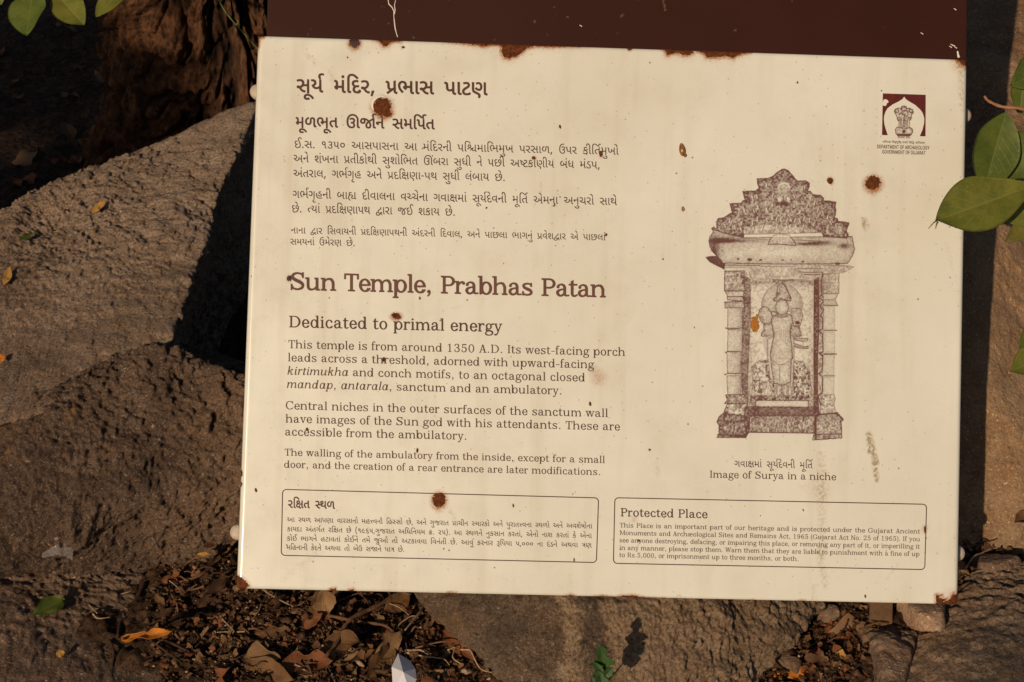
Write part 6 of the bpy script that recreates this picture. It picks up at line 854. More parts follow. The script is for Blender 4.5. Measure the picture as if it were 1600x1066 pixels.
def enamel_material():
    k = N('cream_enamel', .33, .45)
    base = k.mix(k.ramp(k.noise(3.0, 4, .6), [(.3, 0.), (.7, 1.)]), (.620, .612, .560), (.550, .532, .468))
    base = k.mix(k.math('MULTIPLY', k.ramp(k.noise(11, 5, .65), [(.5, 0.), (.75, 1.)]), .35), base, (.45, .41, .33))
    # vertical rain streaks
    st = k.noise(26, 5, .6, stretch=(1, .06, 1))
    base = k.mix(k.math('MULTIPLY', k.ramp(st, [(.52, 0.), (.74, 1.)]), .32), base, (.40, .35, .26))
    # ink of the printed picture (attribute), broken up into a fine stipple
    gr = k.noise(820, 2, .6)
    ink = k.attr('ink')
    v = k.math('ADD', ink, k.math('MULTIPLY', k.math('SUBTRACT', gr, .5), .78))
    inkv = k.math('MULTIPLY', k.ramp(v, [(.08, 0.), (.84, .97)]), k.ramp(ink, [(.0, 0.), (.12, 1.)]))
    base = k.mix(inkv, base, (.098, .028, .021))
    # rust bleeding and dirt washed over the enamel (attributes)
    rn = k.noise(240, 5, .7)
    r = k.attr('rust')
    rv = k.ramp(k.math('MULTIPLY', r, k.ramp(rn, [(.3, .25), (.65, 1.3)])), [(.05, 0.), (.75, .95)])
    base = k.mix(rv, base, (.30, .115, .028))
    d = k.attr('dirt')
    dvv = k.ramp(k.math('MULTIPLY', d, k.ramp(rn, [(.4, .1), (.6, 1.3)])), [(.08, 0.), (.8, .85)])
    base = k.mix(dvv, base, (.24, .17, .07))
    # fly specks and pinholes: small, scattered, in loose swarms
    sw = k.ramp(k.noise(7, 4, .6), [(.35, .25), (.7, 1.)])
    s1 = k.ramp(k.voro(115), [(.075, 1.), (.13, 0.)])
    c1 = k.n('ShaderNodeSeparateColor'); vo = k.n('ShaderNodeTexVoronoi'); vo.inputs['Scale'].default_value = 115
    k.l(k.tc.outputs['Object'], vo.inputs['Vector']); k.l(vo.outputs['Color'], c1.inputs[0])
    s1 = k.math('MULTIPLY', s1, k.math('LESS_THAN', c1.outputs[0], k.math('MULTIPLY', sw, .62)))
    s2 = k.ramp(k.voro(38), [(.035, 1.), (.06, 0.)])
    vo2 = k.n('ShaderNodeTexVoronoi'); vo2.inputs['Scale'].default_value = 38; c2 = k.n('ShaderNodeSeparateColor')
    k.l(k.tc.outputs['Object'], vo2.inputs['Vector']); k.l(vo2.outputs['Color'], c2.inputs[0])
    s2 = k.math('MULTIPLY', s2, k.math('LESS_THAN', c2.outputs[1], .4))
    base = k.mix(k.math('MULTIPLY', s1, .6), base, (.22, .12, .05))
    base = k.mix(k.math('MULTIPLY', s2, .85), base, (.12, .06, .02))
    k.color(base)
    k.l(k.ramp(k.noise(18, 6, .7), [(.3, .2), (.7, .42)]), k.b.inputs['Roughness'])
    k.bump(k.noise(60, 3), .04, .002)
    k.b.inputs['Coat Weight'].default_value = .5; k.b.inputs['Coat Roughness'].default_value = .09
    return k.m
M_ENAMEL = enamel_material()

def seg_d2(X, Y, a, b):
    ex, ey = b[0] - a[0], b[1] - a[1]; wx, wy = X - a[0], Y - a[1]
    t = np.clip((wx * ex + wy * ey) / (ex * ex + ey * ey + 1e-12), 0, 1)
    return (wx - ex * t) ** 2 + (wy - ey * t) ** 2
def sdf_poly(X, Y, pts):
    d = np.full(X.shape, 1e12); ins = np.zeros(X.shape, bool); n = len(pts)
    for i in range(n):
        a, b = pts[i], pts[(i + 1) % n]
        d = np.minimum(d, seg_d2(X, Y, a, b))
        if a[1] != b[1]:
            c = ((a[1] <= Y) & (b[1] > Y)) | ((b[1] <= Y) & (a[1] > Y))
            ins ^= c & (X < a[0] + (Y - a[1]) * (b[0] - a[0]) / (b[1] - a[1]))
    d = np.sqrt(d)
    return np.where(ins, -d, d)

R_F = .0075
def edge_dists(x, y):
    out = []
    for i in range(4):
        (x0, y0), (x1, y1) = PA[i], PA[(i + 1) % 4]
        L = math.hypot(x1 - x0, y1 - y0)
        out.append(-(((x1 - x0) * (y - y0) - (y1 - y0) * (x - x0)) / L))
    return out     # top, right, bottom, left
def face_z(x, y):
    t, r, b, l = edge_dists(x, y)
    ex = np.maximum(0, R_F - np.minimum(l, r)); ey = np.maximum(0, R_F * .8 - np.minimum(t, b))
    e2 = np.minimum(ex * ex + ey * ey, R_F * R_F)
    return -(R_F - np.sqrt(R_F * R_F - e2))

# places where the enamel has chipped to rusty iron: (px, py, radius x, radius y, tilt)
SPOTS = [(554, 67, 9, 8, 0), (597, 166, 14.5, 14, 0), (604, 178, 9, 5, .1), (630, 74, 2.6, 2, 0), (543, 90, 1.5, 1.5, 0), (984, 76, 4, 3.6, 0),
         (1246, 129, 1.6, 2.2, 0), (1067, 327, 2.2, 3.8, -.3), (1297, 282.5, 5, 5.5, 0),
         (1364, 286, 12.5, 11.5, 0), (875, 198, 1.8, 3.2, -.3), (619, 494, 8, 5, .3), (600, 562, 3, 4, 0),
         (452, 435, 4, 5, .2), (656, 466, 1.5, 3, 0), (686, 781, 10.5, 11.5, .2), (802, 790, 1.6, 3.2, -.2), (1352, 932, 1.7, 3, -.1),
         (1015, 703, 2, 2, 0), (1255, 797, 1.2, 2.6, -.4), (376, 740, 3, 6, 0), (376, 757, 2.6, 4.5, 0), (897, 875, 1.4, 3.6, 0),
         (693, 858, 1.2, 1.2, 0), (1445, 828, 1.5, 6, 0), (922, 631, 2, 3.6, -.2), (652, 704, 2, 4, 0), (480, 671, 3, 2.4, .6),
         (400, 766, 2, 3.6, -.3), (1350, 702, .8, .8, 0), (735, 288, 1, 1, 0), (1446, 290, .8, .8, 0), (1085, 512, 1, 1.8, -.3), (1036, 405, 1.2, 2, 0),
         (866, 321, 3, 1.4, -.9), (834, 247, 3.4, 3, .4), (939, 241, 3, 5, 0), (947, 367, 2.2, 3, 0), (875, 308, 1.3, 1.3, 0), (998, 845, 3, 2, .4), (1377, 142, 1.2, 1.6, 0),
         (760, 325, 1.6, 2, .5), (500, 255, 1, 1, 0), (787, 412, .8, 1.6, .2), (694, 857, 1, 1, 0), (1188, 806, .9, 1.2, 0)]
# chips that run along the rim: polygons in pixels
RIMS = [[(580, 53), (583, 60), (592, 64), (598, 72), (604, 73), (612, 66), (619, 64), (626, 65), (631, 57), (631, 50)],
        [(688, 52), (690, 62), (712, 66), (735, 69), (756, 73), (772, 70), (784, 72), (784, 84), (788, 90), (796, 92), (806, 89), (815, 83), (824, 75),
         (838, 72), (860, 73), (885, 72), (905, 72), (922, 68), (925, 58)],
        [(1031, 66), (1037, 76), (1043, 87), (1052, 84), (1061, 83), (1064, 86), (1076, 87), (1083, 83), (1084, 77), (1100, 84), (1104, 90), (1122, 90),
         (1134, 88), (1146, 91), (1154, 86), (1176, 80), (1178, 72), (1120, 66), (1084, 64)],
        [(1493, 84), (1497, 96), (1503, 101), (1510, 104), (1522, 98), (1522, 84)],
        [(395, 48), (400, 60), (413, 58), (413, 50)], [(396, 56), (400, 76), (404, 72), (405, 58)],
        [(360, 898), (376, 901), (386, 910), (390, 915), (384, 919), (380, 930), (358, 930)],
        [(1462, 929), (1472, 930), (1466, 934), (1477, 936), (1474, 941), (1484, 936), (1490, 927), (1494, 931), (1510, 916), (1510, 960), (1480, 960), (1474, 948), (1462, 944)],
        [(514, 922), (517, 920), (524, 919), (526, 932), (514, 930)], [(545, 922), (552, 920), (556, 930), (545, 932)], [(700, 926), (712, 926), (716, 936), (698, 934)],
        [(884, 932), (892, 929), (899, 933), (899, 941), (884, 940)], [(925, 934), (940, 931), (960, 933), (972, 931), (990, 930), (1002, 933), (1010, 935), (1038, 936), (1038, 946), (925, 944)],
        [(1170, 940), (1176, 938), (1178, 948), (1170, 946)], [(1248, 940), (1254, 938), (1258, 940), (1258, 948), (1246, 948)]]

def px_noise(X, Y, s, seed): return vnoise(np.stack([X.ravel() * s, Y.ravel() * s, np.zeros(X.size) + seed * 3.3], -1), seed).reshape(X.shape)

# ---- enamel face with its rolled rim
def face():
    a = np.linspace(0, R_F, 9)[:-1]
    def line(L): return np.concatenate([a, np.arange(R_F, L - R_F, .0027), (L - a)[::-1]]) / L
    s = line(PW); t = line(PH)
    S, T = np.meshgrid(s, t)
    p = [np.array(q) for q in PA]
    XY = ((1 - S) * (1 - T))[..., None] * p[0] + (S * (1 - T))[..., None] * p[1] + (S * T)[..., None] * p[2] + ((1 - S) * T)[..., None] * p[3]
    X, Y = XY[..., 0], XY[..., 1]
    Z = face_z(X, Y)
    Z[0, :] = Z[-1, :] = Z[:, 0] = Z[:, -1] = -R_F
    n, m = X.shape
    V = np.stack([X, Y, Z], -1).reshape(-1, 3)
    F = grid_faces(n, m)[:, ::-1]
    ring = np.concatenate([np.arange(m), (np.arange(1, n)) * m + m - 1, (n - 1) * m + np.arange(m - 1)[::-1], np.arange(1, n - 1)[::-1] * m])
    V2 = V[ring].copy(); V2[:, 2] = -.026
    b = len(V); k = len(ring); i = np.arange(k); j = (i + 1) % k
    F2 = np.stack([ring[i], ring[j], b + j, b + i], -1)
    me = mesh_np('enamel_face', np.vstack([V, V2]), np.vstack([F, F2]), M_ENAMEL)
    q = np.stack([V[:, 0], V[:, 1], np.ones(len(V))], -1) @ np.linalg.inv(H_P2X).T
    px, py = q[:, 0] / q[:, 2], q[:, 1] / q[:, 2]
    rust = np.zeros(len(V)); dirt = np.zeros(len(V))
    for cx, cy, rx, ry, _ in SPOTS:
        if rx < 1.5: continue
        d = np.hypot((px - cx) / (rx * 1.45 + 1), (py - cy - ry * .15) / (ry * 1.45 + 1))
        rust += .75 * np.exp(-np.maximum(d - .55, 0) ** 2 * 9) * min(1, rx / 8)
        if rx > 8 or (rx, ry) == (5, 5.5):
            rust += .35 * np.exp(-((px - cx) / (rx * .6)) ** 2) * np.exp(-np.maximum(py - cy, 0) / (ry * 1.6)) * (py > cy)
    for P in RIMS:
        d = sdf_poly(px, py, P); rust += .6 * np.exp(-(np.maximum(d, 0) / 3.0) ** 2)
        w = np.exp(-np.maximum(d, 0) / 9) * (py > P[0][1]) * (px > min(a[0] for a in P)) * (px < max(a[0] for a in P))
        if P[0][1] < 100: rust += .28 * w
    for cx, cy, r_, v in ((935, 590, 13, .42), (926, 576, 7, .3), (1351, 350, 6, .45), (1500, 96, 16, .4), (1445, 826, 6, .4), (1490, 935, 18, .3), (990, 812, 8, .3), (1503, 150, 5, .25), (1410, 100, 30, .08)):
        rust += v * np.exp(-((px - cx) ** 2 + (py - cy) ** 2) / r_ ** 2)
    for (x0, y0, x1, y1, w, v) in ((1358, 680, 1362, 705, 5, 1.1), (1362, 705, 1370, 722, 4.5, .95), (1366, 722, 1370, 750, 3.5, 1.1), (1283, 680, 1285, 860, 9, .32), (1280, 860, 1290, 915, 7, .35),
                                   (1500, 100, 1503, 170, 6, .4), (718, 480, 708, 482, 3, .35), (1258, 762, 1290, 772, 12, .18), (405, 760, 455, 764, 6, .1), (505, 858, 440, 905, 9, .2),
                                   (1478, 380, 1495, 440, 4, .22), (700, 795, 712, 812, 4, .35), (1270, 940, 1272, 915, 4, .3), (480, 86, 492, 100, 5, .3), (515, 112, 520, 125, 6, .28), (1190, 505, 1300, 510, 2, .0),
                                   (845, 285, 845, 300, 3, .3), (1404, 880, 1385, 905, 3, .25), (1350, 345, 1352, 356, 6, .6), (1060, 930, 1068, 936, 6, .3), (1026, 720, 1028, 742, 5, .28)):
        if not v: continue
        dirt += v * np.exp(-seg_d2(px, py, (x0, y0), (x1, y1)) / w ** 2)
    z = np.zeros(len(V2))
    attr(me, 'rust', np.concatenate([np.clip(rust, 0, 1), z])); attr(me, 'dirt', np.concatenate([np.clip(dirt, 0, 1.2), z])); attr(me, 'ink', np.zeros(len(V) + len(z)))
    return link('enamel_face', me, sign)
face()

k = N('rusty_iron', .9, .15)
k.color(k.mix(k.ramp(k.noise(170, 6, .7), [(.35, 0.), (.65, 1.)]), (.045, .013, .006), (.15, .045, .014)))
k.bump(k.noise(420, 5, .7), .9, .002)
M_RUST = k.m
M_OCHRE = plain('ochre_rust', (.30, .12, .022), .85, .2, .5, 500)
M_DARKCHIP = plain('dark_exposed_iron', (.045, .022, .016), .7, .3, .4, 300)
M_LIP = plain('pale_enamel_lip', (.60, .57, .50), .45, .4, .08, 60)

def patch(name, fn, box, mat, h=.0004, step=.55, parent=sign, **props):
    "a patch lying on the rolled face: grid cells where fn(px,py)<0, following the surface"
    x0, y0, x1, y1 = box
    X, Y = np.meshgrid(np.arange(x0, x1 + step, step), np.arange(y0, y1 + step, step))
    D = fn(X, Y)
    U, W = pan_np(X, Y)
    t, r, b, l = edge_dists(U, W)
    inside = np.minimum(np.minimum(t, b), np.minimum(l, r)) > .0001
    ok = (D < 0) & inside
    Z = face_z(U, W) + h * (.35 + .65 * np.clip(-D / 2, 0, 1)) + .00005
    F = grid_faces(*X.shape)[:, ::-1]
    keep = ok.ravel()[F].all(1)
    F = F[keep]
    if not len(F): return None
    u, inv = np.unique(F, return_inverse=True)
    V = np.stack([U, W, Z], -1).reshape(-1, 3)[u]
    return link(name, mesh_np(name, V, inv.reshape(F.shape), mat), parent, **props)

for i, (cx, cy, rx, ry, a) in enumerate(SPOTS):
    ca, sa = math.cos(a), math.sin(a)
    def fn(X, Y, cx=cx, cy=cy, rx=rx, ry=ry, i=i):
        dx, dy = X - cx, Y - cy
        u, v = dx * ca + dy * sa, -dx * sa + dy * ca
        k_ = np.hypot(u / rx, v / ry)
        return (k_ - 1) * min(rx, ry) + px_noise(X, Y, 2.4 / (min(rx, ry) ** .5 + .6), i) * min(rx, ry) * .22 + px_noise(X, Y, 1.1, i + 50) * min(.6, rx * .12)
    dark = i in (0, 3, 13)
    patch('rust_spot', fn, (cx - rx * 1.6 - 2, cy - ry * 1.6 - 2, cx + rx * 1.6 + 2, cy + ry * 1.6 + 2), M_DARKCHIP if dark else M_RUST, .0006 if rx > 8 else .0004,
          .55 if rx > 4 else .35)
for i, P in enumerate(RIMS):
    xs, ys = [p[0] for p in P], [p[1] for p in P]
    patch('rim_rust', lambda X, Y: sdf_poly(X, Y, P) + px_noise(X, Y, .5, i) * 1.0 + px_noise(X, Y, 1.4, i + 9) * .7, (min(xs), min(ys), max(xs), max(ys)), M_RUST, .0006, .5)
# raised lips of enamel round the deepest chips
def lip(cx, cy, r, a0, a1, w):
    V = []; F = []
    n = 26
    for i in range(n + 1):
        a = math.radians(a0 + (a1 - a0) * i / n); ww = w * max(0, math.sin(math.pi * i / n)) ** .6 + .2
        ww *= 1 + .25 * math.sin(i * 2.1)
        for rr, z in ((r - .6, .0009), (r + ww * .5, .0012), (r + ww, .0002)):
            x, y = pan(cx + rr * math.cos(a), cy + rr * math.sin(a)); V.append((x, y, z + .0001))
    link('enamel_lip', mesh_np('enamel_lip', V, grid_faces(n + 1, 3), M_LIP), sign)
lip(597, 166, 14.5, 155, 300, 3.2)
def disc(name, cx, cy, rx, ry, rot, h, mat, seed=0, **props):
    "small domed lump stuck on the face"
    V = []; F = []; n = 18; R = [1, .93, .75, .4, .02]
    for j, rr in enumerate(R):
        for i in range(n):
            a = 2 * math.pi * i / n; q = rr * (1 + .05 * math.sin(3 * a + seed))
            dx, dy = q * rx * math.cos(a), q * ry * math.sin(a)
            x, y = pan(cx + dx * math.cos(rot) - dy * math.sin(rot), cy + dx * math.sin(rot) + dy * math.cos(rot))
            V.append((x, y, .0002 + h * math.sqrt(max(0, 1 - rr * rr))))
    return link(name, mesh_np(name, V, grid_faces(len(R), n, True)[:, ::-1], mat), sign, **props)
kk = N('insect_case', .35, .5); kk.color(kk.mix(kk.ramp(kk.noise(300, 3), [(.4, 0.), (.6, 1.)]), (.10, .035, .008), (.30, .13, .03)))
disc('insect_case', 1066, 234.5, 5, 10.5, -.18, .0045, kk.m)
disc('insect_case', 1070.5, 243, 2.6, 3, 0, .003, kk.m, 2)
disc('insect_case', 1067.5, 326.5, 2.0, 4, -.3, .002, kk.m, 1)
patch('ochre_rust', lambda X, Y: (np.hypot((X - 1179) / 7.6, (Y - 506) / 17) - 1) * 7 + px_noise(X, Y, .35, 4) * 2, (1168, 484, 1192, 528), M_OCHRE, .0003, .6)

# ---- lettering: outlines of the characters and their places, packed
def area(L): return sum(L[i].x * L[(i + 1) % len(L)].y - L[(i + 1) % len(L)].x * L[i].y for i in range(len(L))) / 2
def within(pt, L):
    c = False
    for i in range(len(L)):
        a, b = L[i], L[i - 1]
        if (a.y > pt.y) != (b.y > pt.y) and pt.x < (b.x - a.x) * (pt.y - a.y) / (b.y - a.y) + a.x: c = not c
    return c
def fill_loops(polys):
    "triangles of outlines with holes, each outer loop with its own holes"
    polys = [L for L in polys if len(L) > 2 and abs(area(L)) > 60]
    depth = [sum(1 for K in polys if K is not L and abs(area(K)) > abs(area(L)) and within(L[0], K)) for L in polys]
    V = []; T = []
    for i, L in enumerate(polys):
        if depth[i] % 2: continue
        grp = [L] + [K for j, K in enumerate(polys) if depth[j] == depth[i] + 1 and within(K[0], L)]
        b = len(V); V += [(v.x, v.y) for K in grp for v in K]
        T += [[q + b for q in t] for t in tessellate_polygon(grp)]
    return np.array(V, float).reshape(-1, 2), np.array(T, np.int32).reshape(-1, 3)
TRI = []
for loops in GLYPHS:
    polys = []
    for l in loops:       # start point, then steps, in units of 5
        x = y = 0; p = []
        for i in range(0, len(l), 2): x += l[i] * 5; y += l[i + 1] * 5; p.append(Vector((x, y, 0)))
        polys.append(p)
    TRI.append(fill_loops(polys))
def ink_mat(name, dark, pale, lo=.5, hi=.8):
    k = N(name, .6, .3)
    n = k.noise(9, 4, .6); f = k.noise(500, 3, .7)
    c = k.mix(k.ramp(n, [(.35, 0.), (.75, 1.)]), dark, pale)
    c = k.mix(k.math('MULTIPLY', k.ramp(f, [(lo, 0.), (hi, 1.)]), .7), c, tuple(x * 2.6 for x in pale))
    k.color(c); return k.m
INK_DARK = ink_mat('brown_ink', (.050, .019, .012), (.070, .028, .018), .68, .85)
INK_TITLE = ink_mat('plum_brown_ink', (.085, .030, .022), (.125, .050, .037), .66, .88)
INK_BODY = ink_mat('worn_brown_ink', (.050, .022, .013), (.082, .038, .024), .66, .88)
INK_FINE = ink_mat('fine_brown_ink', (.048, .021, .012), (.07, .032, .019), .68, .85)
INK_OF = {'gujarati_heading': INK_DARK, 'gujarati_subheading': INK_DARK, 'english_heading': INK_TITLE, 'english_subheading': INK_DARK, 'gujarati_notice_heading': INK_DARK}
for part, (xl, yl, xr, yr), s, flat_run, gaps, (b0, b1) in LINES:
    run = []; gx = 0
    for i in range(0, len(flat_run), 3): gx += flat_run[i + 1]; run.append((flat_run[i], gx, flat_run[i + 2]))
    sx = (xr - xl) / (b1 - b0); gap = 0
    if gaps: sx = min(sx, s); gap = ((xr - xl) - (b1 - b0) * sx) / len(gaps)
    V = []; F = []; nv = 0
    for i, (gi, gx, gy) in enumerate(run):
        pts, tri = TRI[gi]
        X = xl + (pts[:, 0] + gx - b0) * sx + gap * sum(1 for q in gaps if q <= i)
        Y = yl + (yr - yl) * (X - xl) / (xr - xl) - (pts[:, 1] + gy) * s
        u, v = pan_np(X, Y)
        V.append(np.stack([u, v, np.full(len(u), .0003 + .00004 * (i % 4))], -1)); F.append(tri + nv); nv += len(pts)
    V = np.vstack(V); F = np.vstack(F)
    a, b, c = V[F[:, 0]], V[F[:, 1]], V[F[:, 2]]
    flip = np.cross(b - a, c - a)[:, 2] < 0
    F[flip] = F[flip][:, ::-1]
    ink = INK_OF.get(part, INK_FINE if ('notice' in part or 'gujarati' in part or 'department' in part or 'crest' in part) else INK_BODY)
    link(part + '_line' if 'heading' not in part else part, mesh_np(part, V, F, ink, False), sign)

# ---- ruled boxes with rounded corners
def box_rule(c, r=6, w=1.5):
    (x0, y0), (x1, y1), (x2, y2), (x3, y3) = c
    P = []
    for (cx, cy), (sx, sy), a0 in (((x0, y0), (1, 1), 180), ((x1, y1), (-1, 1), 270), ((x2, y2), (-1, -1), 0), ((x3, y3), (1, -1), 90)):
        for i in range(7):
            a = math.radians(a0 + 15 * i); P.append((cx + sx * r + r * math.cos(a), cy + sy * r + r * math.sin(a), math.cos(a), math.sin(a)))
    V = []
    for x, y, nx, ny in P:
        for k_ in (-w / 2, w / 2):
            u, v = pan(x + nx * k_, y + ny * k_); V.append((u, v, .0003))
    n = len(P); F = [[2 * i, 2 * i + 1, 2 * ((i + 1) % n) + 1, 2 * ((i + 1) % n)] for i in range(n)]
    link('printed_rule', mesh_np('printed_rule', V, F, INK_FINE, False), sign)
box_rule([(441.5, 765), (935, 778), (932, 879), (439.5, 868)])
box_rule([(960.5, 778), (1447.5, 788), (1445, 890), (958.5, 880.5)])

# ---- printed picture of the niche, drawn into an ink density
class Ink:
    def __init__(s, x0, y0, x1, y1, step):
        s.X, s.Y = np.meshgrid(np.arange(x0, x1, step), np.arange(y0, y1, step)); s.I = np.zeros(s.X.shape)
        P = np.stack([s.X.ravel(), s.Y.ravel(), np.zeros(s.X.size)], -1)
        s.n1 = fbm(P, .38, 3, 3).reshape(s.X.shape); s.n2 = fbm(P, .09, 2, 8).reshape(s.X.shape); s.n3 = vnoise(P * np.array([.28, .13, 1]), 5).reshape(s.X.shape)
    def win(s, pts, m=14):
        p = np.array(pts); x0, y0 = p.min(0) - m; x1, y1 = p.max(0) + m
        j = np.nonzero((s.X[0] >= x0) & (s.X[0] <= x1))[0]; i = np.nonzero((s.Y[:, 0] >= y0) & (s.Y[:, 0] <= y1))[0]
        return (slice(i[0], i[-1] + 1), slice(j[0], j[-1] + 1))
    def reg(s, pts, tone, edge=.3, ew=2.5, line=.5, lw=.8, tex=.12, gx=0, gy=0, wob=0):
        w = s.win(pts); X, Y = s.X[w], s.Y[w]
        line = min(1, line * 1.25); lw = max(lw, .8)
        d = sdf_poly(X, Y, pts) + s.n1[w] * (wob + .35)
        c = np.mean(pts, 0); ext = np.ptp(np.array(pts), 0) / 2 + 1e-6
        t = tone + edge * np.exp(np.minimum(d, 0) / ew) + s.n1[w] * tex * .75 + s.n2[w] * tex * .2 + gx * (X - c[0]) / ext[0] + gy * (Y - c[1]) / ext[1]
        a = np.clip(.5 - d / .8, 0, 1)
        I = s.I[w] * (1 - a) + np.clip(t, 0, 1) * a
        s.I[w] = np.maximum(I, line * np.exp(-(d / lw) ** 2)); return s
    def ln(s, pts, v=.8, w_=.7, soft=False):
        w = s.win(pts, 6); X, Y = s.X[w], s.Y[w]; d = np.full(X.shape, 1e9)
        for a, b in zip(pts[:-1], pts[1:]): d = np.minimum(d, seg_d2(X, Y, a, b))
        if v >= 0: s.I[w] = np.maximum(s.I[w], v * np.exp(-d / w_ ** 2))
        else: s.I[w] *= 1 + v * np.exp(-d / w_ ** 2)
        return s
    def blob(s, x, y, rx, ry, v, hard=4):
        w = s.win([(x - rx, y - ry), (x + rx, y + ry)], 5); X, Y = s.X[w], s.Y[w]
        k_ = np.hypot((X - x) / rx, (Y - y) / ry); a = np.clip((1 - k_) * hard, 0, 1)
        s.I[w] = s.I[w] * (1 - a) + v * a; return s
    def mesh(s, name):
        I = np.clip(s.I, 0, 1); U, W = pan_np(s.X, s.Y)
        F = grid_faces(*s.X.shape)[:, ::-1]; F = F[(I.ravel()[F] > .012).any(1)]
        u, inv = np.unique(F, return_inverse=True)
        V = np.stack([U, W, np.full(U.shape, .00025)], -1).reshape(-1, 3)[u]
        me = mesh_np(name, V, inv.reshape(F.shape), M_ENAMEL, False); attr(me, 'ink', I.ravel()[u]); attr(me, 'rust', np.zeros(len(u))); attr(me, 'dirt', np.zeros(len(u)))
        return link(name, me, sign)
def A(*p): return [(1100 + x / 6.4, 255 + y / 6.4) for x, y in p]
def B(*p): return [(1100 + x / 6.4, 400 + y / 6.4) for x, y in p]
def Cc(*p): return [(1100 + x / 6.4, 550 + y / 6.4) for x, y in p]
q = Ink(1080, 245, 1362, 705, .66)
rr = random.Random(4)
# stipple haze round the picture
sil = A((60, 700), (135, 560), (270, 410), (400, 285), (540, 160), (800, 60), (1040, 185), (1190, 330), (1320, 390), (1440, 600), (1505, 860), (1430, 1000), (1370, 1100)) + Cc((1330, 600), (1385, 860), (1090, 880), (1050, 820), (440, 820), (130, 860), (200, 600)) + A((210, 1100), (60, 900))
d = sdf_poly(q.X, q.Y, sil); q.I = np.where(d > 0, .11 * np.exp(-d / 9), 0)
# back wall of the niche
q.reg(B((440, 245), (1110, 245)) + Cc((1100, 620), (430, 620)), .11, .25, 5, .3, .6, .14)
q.I = np.clip(q.I + (sdf_poly(q.X, q.Y, B((470, 250), (1100, 250)) + Cc((1090, 480), (440, 480))) < 0) * (.30 * np.exp(-((q.Y - 440) / 7) ** 2) + .22 * np.clip((q.Y - 545) / 90, 0, 1) + .12 * (q.n1 > .3)), 0, 1)
# halo and its wall shading
ar = [(780 + 205 * math.cos(t), 500 - 222 * math.sin(t)) for t in np.linspace(0, math.pi, 20)]
q.reg(B(*ar, (590, 560), (970, 560)), .36, .12, 3, .55, .7, .16)
q.reg(B(*[(780 + 165 * math.cos(t), 500 - 190 * math.sin(t)) for t in np.linspace(0, math.pi, 20)]), .30, .05, 3, 0, .7, .16)
# arms and attendants
q.reg(B((555, 540), (592, 505), (640, 520), (690, 600), (700, 660), (610, 692), (565, 650), (545, 590)), .32, .3, 2.5, .75, .7, .2)
q.reg(B((595, 690), (690, 660), (700, 800), (640, 815), (572, 800), (575, 770), (600, 740)), .34, .3, 2.5, .75, .7, .2)
q.reg(B((600, 810), (690, 790), (680, 920), (640, 1010), (600, 900)), .25, .2, 2.5, .35, .7, .2)
q.reg(B((880, 525), (960, 520), (990, 600), (975, 660), (955, 710), (890, 690), (860, 620)), .34, .3, 2.5, .6, .7, .2)
q.reg(B((870, 700), (950, 700), (975, 800), (900, 812), (862, 790)), .40, .3, 2.5, .75, .7, .2)
q.reg(B((895, 820), (1040, 828), (1030, 850), (985, 855), (900, 840)), .3, .3, 2, .7, .6, .1)
q.reg(B((895, 872), (1000, 910), (1040, 902), (1042, 925), (960, 925), (890, 905)), .4, .3, 2, .7, .6, .1)
q.blob(*B((935, 668))[0], 4.2, 3.2, .95)
q.reg(B((630, 830), (700, 800)) + Cc((700, 320), (660, 360), (640, 200)), .22, .25, 2, .6, .6, .12)
q.reg(B((860, 800), (900, 830)) + Cc((900, 100), (880, 450), (860, 300)), .25, .25, 2, .6, .6, .12)
q.reg(Cc((475, 150), (520, 110), (560, 85), (645, 80), (655, 240), (705, 335), (700, 440), (590, 452), (530, 430), (480, 425), (490, 300)), .42, .25, 3, .6, .7, .5, wob=.5)
q.reg(Cc((900, 90), (985, 95), (1010, 140), (1055, 190), (1060, 290), (1075, 380), (1060, 440), (900, 460), (890, 280)), .46, .25, 3, .65, .7, .5, wob=.5)
for k_ in range(26):
    side = k_ % 2; x = rr.uniform(490, 690) if side else rr.uniform(905, 1050); y = rr.uniform(110, 380)
    q.ln(Cc((x, y), (x + rr.uniform(-25, 25), y + rr.uniform(25, 60))), rr.choice((.85, -.8)), .75)
# crowned figure
q.reg(B((735, 310), (755, 285), (780, 275), (812, 292), (835, 340), (870, 420), (868, 450), (700, 450), (690, 430), (720, 410)), .44, .25, 2.5, .8, .7, .3)
q.reg(B((700, 590), (740, 575), (830, 575), (880, 600), (884, 660), (866, 720), (862, 800), (878, 900), (885, 1024)) + Cc((872, 90), (865, 300), (820, 325), (770, 332), (700, 312), (680, 180), (664, 30)) + B((665, 960), (692, 830), (698, 780), (680, 700), (672, 630)), .24, .32, 4.5, .85, .75, .16)
q.reg(B(*[(780 + 66 * math.cos(t), 512 + 76 * math.sin(t)) for t in np.linspace(0, 6.28, 20)]), .2, .42, 3.6, .7, .7, .1)
q.reg(B((745, 580), (820, 580), (850, 608), (775, 625), (700, 605)), .5, .2, 2.5, .3, .7, .1)
q.reg(B((672, 560), (700, 555), (735, 580), (700, 600), (672, 590)), .3, .3, 2, .8, .6, .1)
q.ln(B((720, 432), (790, 430), (850, 448)), .8, .8); q.ln(B((700, 640), (790, 655), (880, 640)), .55, .8)
for x in (758, 775, 795, 812): q.ln(B((x, 740), (x + 3, 830)), .6, .6)
q.ln(B((745, 1000), (770, 950), (798, 1000)), .6, .6); q.ln(Cc((748, 60), (772, 78), (800, 60)), .6, .6)
q.ln(Cc((680, 80), (760, 135), (860, 90)), .7, .7); q.ln(Cc((757, 150), (757, 300)), .8, .8); q.ln(Cc((720, 60), (840, 60)), .6, .6); q.ln(Cc((745, 130), (810, 130)), .75, .8)
